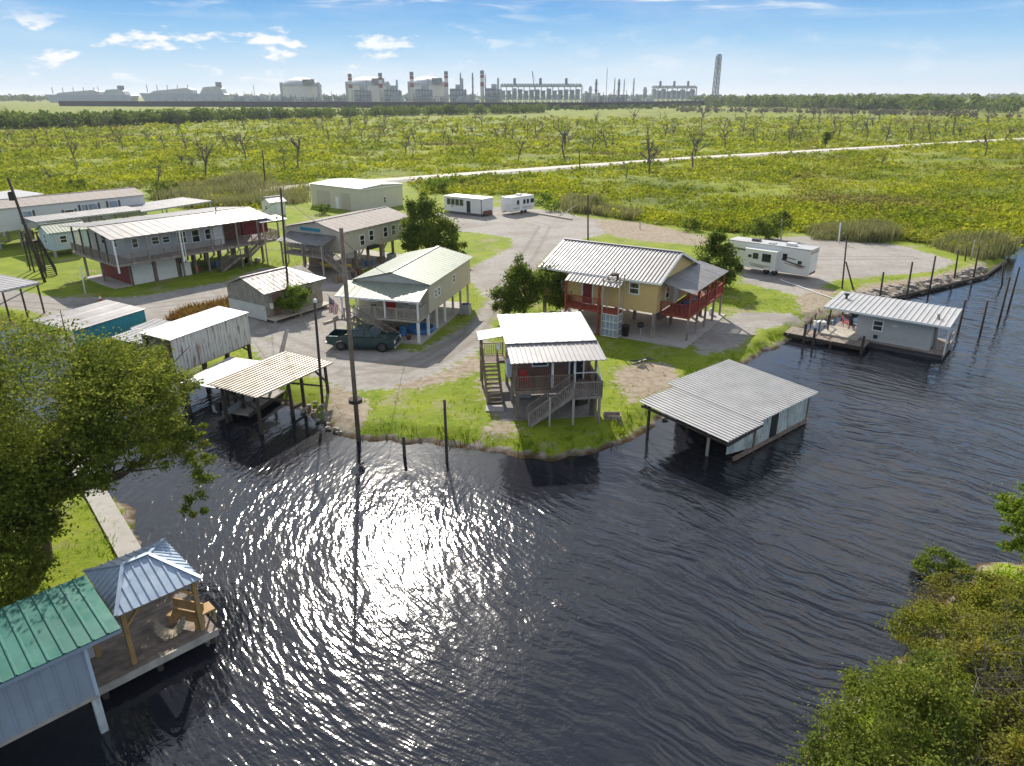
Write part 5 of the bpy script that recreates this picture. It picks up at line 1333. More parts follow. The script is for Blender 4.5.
r = empty('travel_trailer', (c.x, c.y, LAND), R(46), 'white travel trailer with small dark windows parked beside the boxy white trailer home', 'travel trailer')
bd = MB().prism([(0, 0, .55), (5.9, 0, .55), (6.1, 0, 1.6), (5.9, 0, 3.0), (.25, 0, 3.0), (-.1, 0, 2.0)], (0, 2.5, 0)).build('body', M['rv_white'], r); bv = bd.modifiers.new('b', 'BEVEL'); bv.width = .07; bv.segments = 2
for u_, w_, z_ in ((1.5, .5, 1.7), (3.1, .5, 1.7), (4.0, .5, 1.7), (5.0, .8, 1.7)): window(r, 'y', 0, -1, u_, z_, w_, .7, 'black', mull=False)
door(r, 'y', 0, -1, 2.2, .6, .65, 1.9, 'trim_white')
MB().box(2.8, 3.6, .8, 1.6, 3.0, 3.3).build('air_conditioner', M['trim_white'], r); MB().box(-.9, 0, 1.1, 1.4, .5, .6).build('hitch', M['black'], r)
for x_ in (2.9, 3.8): wheel(r, x_, .15, .34, .2)
MB().box(.6, 5.4, -.014, -.002, 1.0, 1.15).build('stripe', M['stripe_tan'], r)

# ================================================================== poles, pilings, wires
def pole(b, t_, rad, m_, name, lab, cat, z=LAND, group=None, sink=.6):
    p = P(*b, z); q = V((XAT(*t_, p.y), p.y, ZAT(*t_, p.y)))
    d = (q-p).normalized()
    o = MB().tube(V((0, 0, 0))-d*sink, q-p, rad, rad*.8, 10).build(name, M[m_], None, True); o.location = p
    tag(o, lab, cat, group); return p, q
pm_b, pm_t = pole((358, 432), (341, 228), .145, 'wood_brown', 'utility_pole', 'tall brown utility pole leaning at the water edge in front of the pickup', 'utility pole', group='utility poles')
o = MB().tube((0, 0, -.12), (0, 0, .12), .42, .42, 12).build('pole_collar', M['wood_dark']); o.location = pm_b.lerp(pm_t, .17); tag(o, 'dark collar board nailed round the tall pole at the water edge', 'collar')
pole((322.5, 402), (314.5, 302), .1, 'wood_dark', 'service_pole', 'thin dark service pole with a white lamp beside the tan roofed shelter', 'utility pole', group='utility poles')
p_ = P(322.5, 402); o = MB().lathe([(.04, 0), (.11, .04), (.13, .2), (.06, .28)], n=10).build('lamp', M['trim_white']); o.location = (XAT(315.5, 303, p_.y), p_.y, ZAT(315.5, 303, p_.y)); tag(o, 'small white lamp on top of the thin service pole', 'lamp')
pl_b, pl_t = pole((45, 282), (8, 178), .17, 'wood_dark', 'utility_pole', 'dark leaning utility pole at the far left beside the stair frame', 'utility pole', group='utility poles')
o = MB().box(-.25, .25, -.1, .1, -.3, .5).box(-.1, .1, -.25, .25, .5, .62).build('transformer', M['black']); o.location = pl_b.lerp(pl_t, .82)+V((-.3, -.1, 0)); tag(o, 'dark transformer box near the top of the far left pole', 'transformer')
p5_b, p5_t = pole((290, 314), (280.5, 188), .11, 'wood_dark', 'utility_pole', 'dark slender pole rising in front of the old grey cabin', 'utility pole', group='utility poles')
p6_b, p6_t = pole((588, 240), (588, 195), .12, 'wood_dark', 'utility_pole', 'short dark pole standing behind the yellow house ridge', 'utility pole', group='utility poles')
p7_b, p7_t = pole((265.5, 189), (262.5, 150), .16, 'wood_dark', 'utility_pole', 'dark pole in the marsh behind the reed bed', 'utility pole', group='utility poles')
pole((580, 171), (579, 150), .16, 'wood_dark', 'utility_pole', 'dark pole beside the causeway in the middle of the marsh', 'utility pole', group='utility poles')
pole((85.5, 294), (80.5, 267), .07, 'trim_white', 'white_post', 'white leaning post on the lawn before the red garage wall', 'post')
pole((283, 351), (288, 330), .09, 'wood_pale', 'leaning_post', 'pale leaning post in the gravel behind the tan shelter roof', 'post')
pole((447, 462), (444.5, 400), .1, 'wood_dark', 'mooring_post', 'tall dark mooring post in the water off the lawn', 'post', 0, 'pilings standing in the canal', 2)
pole((404.5, 456), (403.5, 437), .12, 'wood_dark', 'mooring_post', 'short dark stub post in the bright water left of the tall mooring post', 'post', 0, 'pilings standing in the canal', 2)
pil = (((879.6, 299), (883.6, 272), 'first dark piling of the right bank, just behind the houseboat roof', 0.3), ((906, 301), (912.5, 262), 'second dark piling along the rubble bank behind the houseboat', 0), ((929, 293), (935.6, 256), 'third dark piling along the rubble bank behind the houseboat', 0),
       ((954, 281), (958.5, 250), 'fourth dark piling along the rubble bank, right of the third', 0), ((973, 280), (979.5, 246), 'last tall dark piling at the bend of the rubble bank', 0),
       ((980, 335), (987.6, 301), 'dark mooring piling alone in open water right of the houseboat', 0), ((999, 322), (1010, 277), 'left one of the two close dark pilings at the right edge', 0), ((1008, 311), (1019.6, 267), 'right one of the two close dark pilings at the right edge', 0),
       ((958, 333), (965.4, 300), 'dark piling touching the far end of the houseboat roof', 0), ((933, 354), (939, 314), 'thick grey piling in front of the houseboat end', 0), ((1002, 285), (1003.5, 264), 'short piling stub by the far bank at the right edge', 0))
for b_, t_, lab, z_ in pil: pole(b_, t_, .15 if 'thick' in lab else .11, 'wood_grey' if 'thick' in lab else 'wood_dark', 'mooring_piling', lab, 'piling', z_, 'pilings standing in the canal', 2)
for b_, t_, m_, lab in (((842, 289), (847, 236), 'wood_dark', 'tall dark braced post on the gravel lot behind the houseboat'), ((853.5, 290), (846, 262), 'wood_dark', 'slanting brace post leaning on the tall dark post of the lot'), ((971, 260), (975, 240), 'wood_pale', 'pale post near the bend of the rubble bank'),
                        ((965, 261), (967, 246), 'wood_dark', 'short dark post beside the pale post by the rubble bank'), ((838.5, 243), (840.6, 223), 'trim_white', 'white pole at the reed edge of the gravel lot'), ((781, 241), (782, 219), 'wood_pale', 'grey pole at the marsh edge behind the fifth wheel trailer'),
                        ((558, 217), (577, 205), 'wood_pale', 'slanting grey pole lying in weeds at the marsh edge'), ((640, 229), (640, 221), 'wood_pale', 'small pale stake at the marsh edge behind the yellow house')):
    pole(b_, t_, .09, m_, 'fence_post' if 'post' in lab else 'marker_pole', lab, 'post')
def wire(a, b_, sag, lab, n=10):
    pts = [V(a).lerp(V(b_), i/n) - V((0, 0, sag*4*(i/n)*(1-i/n))) for i in range(n+1)]
    o = MB().path(pts, .02, 4).build('power_line', M['black']); tag(o, lab, 'power line', 'overhead wires')
wire(pm_t-V((0, 0, .3)), p5_t-V((0, 0, .3)), .5, 'black wire from the tall water edge pole to the slender cabin pole')
wire(p5_t-V((0, 0, .3)), p7_t-V((0, 0, .3)), .9, 'black wire from the slender cabin pole to the pole behind the reeds')
wire(p5_t-V((0, 0, .8)), hl.matrix_world.translation+V((0, 0, 0)) if False else V((-33.5, 81.0, 5.2)), .4, 'black wire from the slender cabin pole to the long grey house')
wire(pm_t-V((0, 0, .6)), gf.world(.3, 3.0, 4.9), .4, 'black wire from the tall water edge pole to the sage roofed house')
wire(p6_t-V((0, 0, .2)), p7_t-V((0, 0, .5)), 1.2, 'black wire crossing above the white trailers to the pole behind the reeds')

# ================================================================== small things
p_ = P(101, 302)
r = empty('traffic_cone', p_, .3, 'orange traffic cone with white collar on the road edge by the garage', 'traffic cone')
MB().box(-.24, .24, -.24, .24, 0, .05).build('base', M['orange'], r); MB().lathe([(.19, .05), (.045, .85), (.03, .86)], n=14).build('cone', M['orange'], r, True); MB().lathe([(.139, .36), (.098, .58), (.096, .58), (.13, .36)], n=14).build('collar', M['trim_white'], r)
# hanging national flag on an angled staff
p_ = gf.world(-2.1, 7.2, 3.0)
r = empty('flag', p_, R(165), 'striped flag with blue starred canton hanging beside the front stairs', 'flag')
MB().tube((0, 0, -1.0), (1.35, 0, .75), .03, n=8).build('staff', M['wood_pale'], r)
nx_, nz_ = 26, 12
def fl(i, j):     # i along the hanging length, j across the stripes; folds in y
    u_, v_ = i/nx_, j/nz_*13/13
    return (1.25-.15*u_-.80*v_*(1-.35*u_), .16*math.sin(v_*9+u_*2)*(.4+u_), .60-1.02*v_*.78*(.4)-1.55*u_)
def patch(rows, cols, nm, m_):
    vs = [fl(i, j) for i in range(nx_+1) for j in range(nz_*1+2)]
    return vs
stripe_h = 13
for kind_, nm, m_ in ((0, 'red_stripes', 'red'), (1, 'white_stripes', 'trim_white'), (2, 'canton', None)):
    vs, fs = [], []
    for j in range(13):
        for i in range(nx_):
            can = j < 7 and i < nx_*.4
            k_ = 2 if can else j % 2
            if k_ != kind_: continue
            def q(i_, j_):
                u_, v_ = i_/nx_, j_/13
                return (1.25-.85*v_*(1-.3*u_), .10*math.sin(v_*10+u_*2)*(.5+u_), .62-.75*v_*(1-.8*u_)-1.5*u_)
            n_ = len(vs); vs += [q(i, j), q(i+1, j), q(i+1, j+1), q(i, j+1)]; fs.append((n_, n_+1, n_+2, n_+3))
    if m_ is None: M['canton'] = mat('canton_blue', (.02, .035, .13), .8, var=.1); m_ = 'canton'
    MB().add(vs, fs).build(nm, M[m_], r, fix=False)
sv, sf = [], []
for a_ in range(9):
    for b__ in range(11):
        if (a_+b__) % 2: continue
        j_, i_ = (a_+.9)*7/10.8, (b__+.7)*nx_*.4/12.4
        u_, v_ = i_/nx_, j_/13
        cx_, cy_, cz_ = 1.25-.85*v_*(1-.3*u_), .10*math.sin(v_*10+u_*2)*(.5+u_), .62-.75*v_*(1-.8*u_)-1.5*u_
        for s_ in (-1, 1):
            n_ = len(sv)
            for k in range(10):
                rr_ = .022 if k % 2 == 0 else .009
                sv.append((cx_+rr_*math.sin(k*math.pi/5), cy_+s_*.02, cz_+rr_*math.cos(k*math.pi/5)))
            sf.append(tuple(range(n_, n_+10)))
MB().add(sv, sf).build('stars', M['trim_white'], r, fix=False)
# overturned metal trestle on the dirt, pipe, timbers, beach stuff
p_ = P(641, 362)
r = empty('trestle', p_, .35, 'dark metal trestle frame lying collapsed on the bare dirt by the yellow house', 'trestle')
MB().beam((-.9, -.4, .06), (.8, .5, .10), .07).beam((-.8, .5, .05), (.9, -.4, .24), .07).beam((-.9, -.4, .05), (-.8, .5, .05), .06).beam((.8, .5, .1), (.9, -.4, .2), .06).beam((0, .05, .12), (1.1, .55, .05), .06).build('frame', M['stripe_dark'], r)
MB().beam((-.5, -.2, .1), (.2, -.45, .35), .06).build('loose_leg', M['stripe_dark'], r)
a_, b_ = P(780, 280), P(833, 299); o = MB().tube((0, 0, .06), (b_-a_)+V((0, 0, .06)), .055, n=8).build('pipe', M['trim_white']); o.location = a_; tag(o, 'white pipe lying on the ground from the fifth wheel towards the houseboat', 'pipe')
a_, b_ = P(324, 324), P(348, 317); o = MB().beam((0, 0, .08), (b_-a_)+V((0, 0, .08)), .22, .2).build('landscape_timber', M['wood_pale']); o.location = a_; tag(o, 'pale timber edging the lawn beside the flag', 'timber')
a_, b_ = P(537, 214), P(572, 220); o = MB().beam((0, 0, .1), (b_-a_)+V((0, 0, .1)), .3, .25).build('landscape_timber', M['wood_pale']); o.location = a_; tag(o, 'long pale timber lying at the far edge of the gravel yard', 'timber')
for i, (px, py) in enumerate(((400, 303), (409, 340), (398, 331))): 
    if i == 0: continue
    lathe_thing('flower_pot', [(.15, 0), (.24, .35), (.26, .36), (.2, .36), (.18, .25)], 'rust', P(px, py), ('', 'clay pot at the foot of the sage house stairs', 'clay pot under the sage house stairs')[i], 'pot')
for i, (px, py, rz) in enumerate(((556, 441, .3), (586, 437, -.2))):
    pass
o = MB().box(-.55, .55, -.35, .35, .0, .04).box(-.55, .55, -.35, -.31, .04, .3).box(-.55, .55, .31, .35, .04, .3).box(-.55, -.51, -.31, .31, .04, .3).box(.51, .55, -.31, .31, .04, .3).build('wooden_tray', M['wood_grey']); o.location = P(612, 418); tag(o, 'grey wooden tray on the lawn right of the brown stilt house', 'tray')
o = MB().prism([(-.6, -.5, 0), (.6, -.5, 0), (.6, .5, 0), (-.6, .5, 0)], (0, 0, .06)).build('stepping_stone', M['concrete']); o.location = lf.world(-.8, 2.6, .02); tag(o, 'concrete landing block at the foot of the side stairs', 'paving block')

# clutter and equipment below and beside the raised houses
def condenser(fr_, x_, y_, z_, lab):
    r = empty('air_conditioner', fr_.world(x_, y_, z_), fr_.ang, lab, 'air conditioner', 'air conditioners by the houses')
    MB().box(-.42, .42, -.42, .42, .08, .95).build('casing', M['gray_plastic'], r); MB().lathe([(.36, .951), (.36, .99), (.1, 1.02)], n=16).build('fan_guard', M['black'], r); MB().box(-.5, .5, -.5, .5, 0, .08).build('base', M['concrete'], r)
condenser(jf, -.2, 9.6, .1, 'grey air conditioner on the slab under the far front corner of the yellow house')
condenser(gf, 7.5, -.5, 0, 'grey air conditioner on the ground along the right wall of the sage roofed house')
condenser(ef, 9.0, .3, .05, 'grey air conditioner under the right wall of the tan raised house')
def ladder(p_, rz, L, lean, m_, lab):
    r = empty('ladder', p_, rz, lab, 'ladder')
    for s_ in (-.2, .2): MB().beam((s_, 0, 0), (s_, lean, L), .05, .08).build('side_rail', M[m_], r)
    mb = MB()
    for k in range(1, int(L/.3)): mb.beam((-.2, lean*k*.3/L, k*.3), (.2, lean*k*.3/L, k*.3), .035)
    mb.build('rungs', M[m_], r)
ladder(jf.world(.1, 7.0, .1), jf.ang-R(90), 2.1, .5, 'steel', 'steel ladder leaning under the entry deck of the yellow house')
def bench(p_, rz, m_, lab):
    r = empty('work_table', p_, rz, lab, 'table')
    slab(r, -.9, .9, -.35, .35, .72, .78, M[m_], 'tabletop')
    for x_ in (-.8, .8):
        for y_ in (-.28, .28): post(r, x_, y_, 0, .72, .08, M[m_], 'leg')
bench(jf.world(4.2, 1.0, .1), jf.ang, 'wood_grey', 'grey work table on the slab beneath the yellow house')
bench(lf.world(3.6, 3.6, .04), lf.ang, 'wood_brown', 'brown table in the shade beneath the small brown stilt house')
bench(gf.world(2.4, 3.6, .05), gf.ang, 'wood_pale', 'pale table beneath the sage roofed house')
for i, (fr_, x_, y_, m_, lab) in enumerate(((lf, 1.4, 4.2, 'gray_plastic', 'grey tub beneath the small brown stilt house'), (lf, 5.0, 2.6, 'black', 'black tub by the rear right pile of the small brown stilt house'), (gf, 4.6, 2.4, 'gray_plastic', 'grey tub beneath the middle of the sage roofed house'), (gf, 7.4, 3.0, 'red', 'red tub beneath the far half of the sage roofed house'), (jf, 6.8, 2.0, 'blue_tarp', 'blue tub on the slab deep beneath the yellow house'), (jf, 8.4, .6, 'gray_plastic', 'grey tub on the slab near the red deck posts'), (ef, 5.6, 1.2, 'blue_tarp', 'blue tub behind the front pile of the tan raised house'), (ef, 8.2, 1.4, 'wood_brown', 'brown chest between the piles of the tan raised house'))):
    o = MB().box(-.45, .45, -.3, .3, 0, .45).box(-.48, .48, -.33, .33, .45, .53).box(-.54, -.48, -.12, .12, .3, .36).box(.48, .54, -.12, .12, .3, .36).build('storage_tub', M[m_]); o.location = fr_.world(x_, y_, .1); o.rotation_euler.z = .5*i
    tag(o, lab, 'tub')
for fr_, x_, y_, z_ in ((gf, 5.4, .3, 3.0), (ef, 2.0, .3, 3.4)):
    pass
# ================================================================== vegetation
rng = np.random.default_rng(11)
def leaf_quads(cen, size, rg, up=0.35, aspect=0.55):
    n_ = len(cen)
    nr = rg.normal(size=(n_, 3)); nr[:, 2] = np.abs(nr[:, 2]) + up; nr /= np.linalg.norm(nr, axis=1, keepdims=True)
    t_ = rg.normal(size=(n_, 3)); t_ -= nr*(t_*nr).sum(1, keepdims=True); t_ /= np.linalg.norm(t_, axis=1, keepdims=True)
    b_ = np.cross(nr, t_)
    s = (size*rg.uniform(.6, 1.35, n_))[:, None] if np.ndim(size) == 0 else (size*rg.uniform(.6, 1.35, n_))[:, None]
    v_ = np.stack([cen-t_*s*.5, cen-b_*s*.5*aspect+nr*s*.06, cen+t_*s*.5, cen+b_*s*.5*aspect+nr*s*.06], 1)
    return v_.reshape(-1, 3), np.arange(n_*4).reshape(-1, 4)
def crown_points(blobs, n_, rg, clump=0.2, nclump=26, fill=.55):
    """blobs: (cx,cy,cz,rx,ry,rz,weight)"""
    pts, cl = [], []
    tot = sum(b_[6] for b_ in blobs)
    for cx_, cy_, cz_, rx_, ry_, rz_, w_ in blobs:
        k = max(4, int(nclump*w_))
        d = rg.normal(size=(k, 3)); d /= np.linalg.norm(d, axis=1, keepdims=True)
        rad = rg.uniform(fill, 1.0, (k, 1))**.6
        c_ = np.array([cx_, cy_, cz_]) + d*rad*np.array([rx_, ry_, rz_])
        cl.append(c_)
        m_ = int(n_*w_/tot); which = rg.integers(0, k, m_); sz = rg.uniform(.6, 1.4, k)
        off = rg.normal(size=(m_, 3)) * clump*np.array([rx_, ry_, rz_*.75])*sz[which][:, None]
        pts.append(c_[which]+off)
    return np.concatenate(pts), np.concatenate(cl)
def tree(name, base, blobs, nleaf, leaf, m_, lab, cat='tree', group=None, trunk_r=.25, seed=1, clump=.2, nclump=26, nlimb=14, fork=None, fill=.55, up=.35, bark='bark', rz=0):
    rg = np.random.default_rng(seed)
    r = empty(name, base, rz, lab, cat, group)
    pts, cl = crown_points(blobs, nleaf, rg, clump, nclump, fill)
    pts[:, 2] = np.maximum(pts[:, 2], .12)
    v_, q_ = leaf_quads(pts, leaf, rg, up)
    np_mesh('crown', v_, q_, m_, r)
    cen = np.average([b_[:3] for b_ in blobs], axis=0, weights=[b_[6] for b_ in blobs])
    fk = V(fork) if fork else V((cen[0]*.35, cen[1]*.35, max(.4, cen[2]*.5)))
    mb = MB(); mb.path([(0, 0, -.3), tuple(fk*.5+V((.05, .04, 0))), tuple(fk)], [trunk_r, trunk_r*.85, trunk_r*.75], 8)
    sel = cl[rg.permutation(len(cl))[:nlimb]]
    for c_ in sel:
        c_ = V(c_); c_.z = max(c_.z, .3); mid = fk.lerp(c_, .5)+V(rg.normal(size=3)*.12*(c_-fk).length*.5)
        mb.path([tuple(fk), tuple(mid), tuple(c_)], [trunk_r*.5, trunk_r*.28, trunk_r*.08], 5)
        for _ in range(2):
            e = c_+V(rg.normal(size=3))*.12*(c_-fk).length; mb.path([tuple(mid.lerp(c_, .6)), tuple(e)], [trunk_r*.14, trunk_r*.04], 4)
    mb.build('trunk', M[bark], r, fix=False)
    return r
# the big oak at the near left bank
ob = (-21.1, 26.5)
tree('oak_tree', (*ob, .5), [(0, 1.5, 7.4, 4.4, 4.2, 3.3, 3.0), (-5.0, 1.6, 7.4, 3.8, 3.6, 3.4, 3.6), (3.6, 2.6, 6.4, 2.6, 3.0, 2.7, 1.5), (-.6, -1.6, 5.0, 3.2, 2.4, 3.0, 1.7), (4.6, 2.6, 5.0, 1.7, 2.0, 1.3, .55), (-2.5, -3.0, 4.0, 3.6, 2.4, 3.0, 1.5), (-3.4, -2.6, 2.0, 3.0, 1.8, 1.7, .8), (2.8, 4.6, 7.2, 2.2, 2.2, 1.8, .9), (-2.0, 0, 6.0, 3.4, 2.6, 2.8, 1.8),
     (6.4, 2.2, 3.7, 1.1, 1.2, .8, .12), (6.8, 1.0, 2.6, .8, .9, 1.0, .07), (.3, -1.7, 3.6, 2.2, 1.5, 1.7, 1.1), (.6, -3.4, 2.3, 2.0, 1.4, 1.6, .8), (-2.0, -4.2, 1.6, 2.4, 1.3, 1.3, .7), (6.9, 2.7, 5.0, 1.0, 1.0, .6, .10), (5.0, 4.4, 6.6, 1.2, 1.3, .8, .14), (5.6, 1.4, 5.8, 1.1, 1.2, .8, .18), (2.6, .2, 5.2, 1.7, 1.6, 1.6, .6)], 175000, .165, M['l_oak'],
     'big dense oak tree overhanging the canal at the left edge', trunk_r=.45, seed=5, clump=.125, nclump=78, nlimb=46, fork=(.3, .3, 3.0))
# the trees between the houses
b_ = P(428, 264); tree('tree', b_, [(0, 0, 4.6, 2.6, 2.6, 2.6, 1.5), (-.6, 0, 7.0, 1.5, 1.5, 1.6, .6), (2.2, -.4, 3.4, 1.9, 1.9, 2.0, .8), (-2.0, .3, 3.4, 1.6, 1.7, 1.8, .6), (3.6, 0, 2.0, 1.2, 1.2, 1.2, .3)], 17000, .32, M['l_dark'], 'dark evergreen tree behind the sage roofed house', seed=8, clump=.2, trunk_r=.22)
b_ = P(520, 322); tree('tree', b_, [(-.1, 0, 3.1, 1.5, 1.5, 2.0, 1.4), (.2, 0, 5.0, .8, .8, 1.3, .5), (2.6, .3, 3.1, 1.7, 1.6, 1.8, 1.5), (-1.5, 0, 2.0, 1.0, 1.1, 1.2, .5), (4.2, .2, 2.6, 1.3, 1.2, 1.6, .8), (3.4, .3, 4.0, 1.2, 1.1, 1.0, .5)], 30000, .22, M['l_dark'], 'dark leafy tree between the brown stilt house and the yellow house', seed=9, clump=.2, trunk_r=.18)
b_ = P(712, 287); tree('tree', b_, [(0, 0, 2.6, 2.2, 2.0, 2.1, 1.4), (.3, 0, 4.4, 1.3, 1.3, 1.4, .6), (1.7, -.2, 1.8, 1.2, 1.2, 1.4, .5), (-1.6, .4, 2.2, 1.3, 1.3, 1.4, .5)], 15000, .26, M['l_dark'], 'dark bushy tree between the red deck and the fifth wheel trailer', seed=10, clump=.2, trunk_r=.16)
b_ = P(294, 318); tree('bush', b_, [(0, 0, 1.9, 1.4, 1.2, 1.1, 1), (.6, .1, 2.5, .9, .8, .8, .5), (-.8, 0, 1.5, .9, .8, .8, .4)], 4600, .2, M['l_lime'], 'bright lime green bush in front of the old grey cabin', 'bush', seed=12, trunk_r=.06, nlimb=8)
b_ = P(825, 147.5); tree('tree', b_, [(0, 0, 4.0, 1.5, 1.5, 1.4, 1), (.9, 0, 5.2, 1.4, 1.4, 1.0, .7), (-.5, 0, 2.4, 1.1, 1.1, 1.2, .5)], 900, .7, M['l_dark'], 'lone dark round tree standing beside the pale causeway', seed=13, trunk_r=.2, nlimb=5)
b_ = P(768, 239); tree('bush', b_, [(0, 0, 1.8, 2.4, 1.8, 1.6, 1.3), (1.6, 0, 2.6, 1.4, 1.2, 1.3, .6), (-2.2, 0, 1.4, 1.6, 1.3, 1.2, .6)], 3200, .34, M['l_dark'], 'dark green bush at the marsh edge behind the fifth wheel trailer', 'bush', seed=14, trunk_r=.1)
for i, (px, py, s_, lab) in enumerate(((158, 197, 1.5, 'dark bush at the marsh edge beyond the mobile home, under the dead tree'), (172, 195, 1.2, 'dark rounded bush just right of the bush under the dead tree'), (78, 189, 1.2, 'dark bush in the marsh behind the mobile home roof'), (321, 214, .9, 'dark low bush against the cream warehouse corner'), (541, 205, 1.2, 'green bush against the end of the white travel trailer'), (551, 211, .9, 'small green bush right of the travel trailer bush'), (437, 192, 1.6, 'grey green bush left of the boxy white trailer'), (690, 230, 1.0, 'low dark bush at the marsh edge behind the yellow house'))):
    tree('bush', P(px, py), [(0, 0, 1.0*s_, 1.5*s_, 1.2*s_, .9*s_, 1), (.9*s_, 0, 1.2*s_, .9*s_, .9*s_, .8*s_, .5)], 700, .34*s_, M['l_dark'] if 'dark' in lab else M['l_lime'], lab, 'bush', seed=30+i, trunk_r=.06, nlimb=5)
# bottom right bank
tree('shrub', (11.3, 15.6, .5), [(0, .3, 1.9, 2.0, 1.5, 1.5, 1.5), (1.6, 1.2, 2.0, 1.8, 1.4, 1.5, 1.3), (-1.5, -.4, 1.2, 1.3, 1.1, 1.1, .7), (-.4, -1.4, 1.4, 2.2, 1.1, 1.3, 1.1), (2.4, 2.3, 1.7, 1.2, 1.0, 1.1, .6), (.8, 2.2, 1.4, 1.2, .9, 1.0, .5)], 42000, .115, M['l_oak'], 'dense dark green shrub in the bottom right corner by the water', 'shrub', seed=15, clump=.17, nclump=30, nlimb=20, trunk_r=.1)
tree('shrub', (15.7, 18.4, .5), [(0, 0, 1.3, 1.4, 1.3, 1.2, 1.2), (1.6, 1.6, 1.2, 1.5, 1.3, 1.1, 1.1), (-.2, 2.4, 1.1, 1.5, 1.2, 1.0, .9), (2.4, -.6, 1.6, 1.6, 1.4, 1.4, 1.1), (.3, -2.2, 1.4, 1.4, 1.2, 1.2, 1.0), (3.6, 1.2, 1.5, 1.4, 1.3, 1.3, .8), (2.0, 4.4, .7, 1.7, 1.2, .7, .9), (4.6, 3.6, .9, 1.6, 1.3, .9, .9), (3.4, 6.2, .5, 1.4, .9, .5, .6), (5.6, 5.4, .6, 1.8, 1.2, .7, .9), (7.0, 3.6, 1.0, 1.8, 1.4, .9, .8)], 54000, .12, M['l_yellow'], 'yellowing willow shrub with brown patches at the right edge of the near bank', 'shrub', seed=16, clump=.17, nclump=30, nlimb=26, trunk_r=.09, bark='dead_wood')
tree('shrub', (14.4, 14.6, .5), [(0, 0, 1.4, 1.6, 1.2, 1.2, 1), (1.6, .3, 1.5, 1.5, 1.2, 1.3, .9), (-1.6, -.5, .8, 1.2, 1.0, .8, .5)], 13000, .12, M['l_yellow'], 'olive yellow shrub at the bottom edge right of the dense green shrub', 'shrub', seed=17, clump=.17, nlimb=16, trunk_r=.08, bark='dead_wood')
tree('tree', (22.3, 25.4, .4), [(0, 0, 3.2, 1.4, 1.2, 1.0, 1), (-1.2, .2, 3.6, .9, .8, .5, .35), (.6, 0, 2.0, 1.3, 1.0, 1.0, .8), (-1.0, 0, 2.3, .7, .6, .5, .2), (-.2, .3, 4.3, .6, .6, .4, .2)], 7500, .17, M['l_lime'], 'light green sapling reaching over the canal at the right edge', seed=18, clump=.2, trunk_r=.1, nlimb=18)
b_ = P(938, 573, .1)
tree('water_shrub', b_, [(0, 0, .6, .75, .65, .5, 1), (-.7, .2, .35, .5, .45, .3, .4), (.6, -.4, .45, .5, .5, .4, .4)], 2600, .13, M['l_dark'], 'dark tuft of water plants off the tip of the near right bank', 'shrub', seed=19, trunk_r=.04, nlimb=6)
# bare twig shrubs
def twig(name, base, n_, hgt, spread, m_, lab, cat, seed, r0=.035, group=None, sub=4):
    rg = np.random.default_rng(seed); mb = MB()
    for _ in range(n_):
        e = V((rg.normal()*spread, rg.normal()*spread, hgt*rg.uniform(.6, 1.1))); s_ = V((rg.normal()*.1, rg.normal()*.1, -.1)); m1 = s_.lerp(e, .5)+V((rg.normal()*.15*spread, rg.normal()*.15*spread, .1))
        mb.path([s_, m1, e], [r0, r0*.7, r0*.25], 4)
        for _ in range(sub):
            a_ = m1.lerp(e, rg.uniform(0, .9)); mb.path([a_, a_+V(rg.normal(size=3))*hgt*.22+V((0, 0, hgt*.1))], [r0*.4, r0*.12], 3)
    o = mb.build(name, M[m_], None, fix=False); o.location = base; return tag(o, lab, cat, group)
twig('bare_shrub', (12.9, 14.0, .5), 46, 2.5, 1.0, 'dead_wood', 'bare grey twiggy shrub at the bottom right edge', 'shrub', 3, .022)
twig('bare_shrub', (15.4, 17.0, .5), 40, 3.2, .9, 'dead_wood', 'bare grey twigs standing in the yellowing willow', 'shrub', 4, .022)
twig('bare_shrub', (17.0, 18.9, .5), 30, 3.0, .8, 'dead_wood', 'bare grey twigs at the right edge behind the yellowing willow', 'shrub', 6, .022)

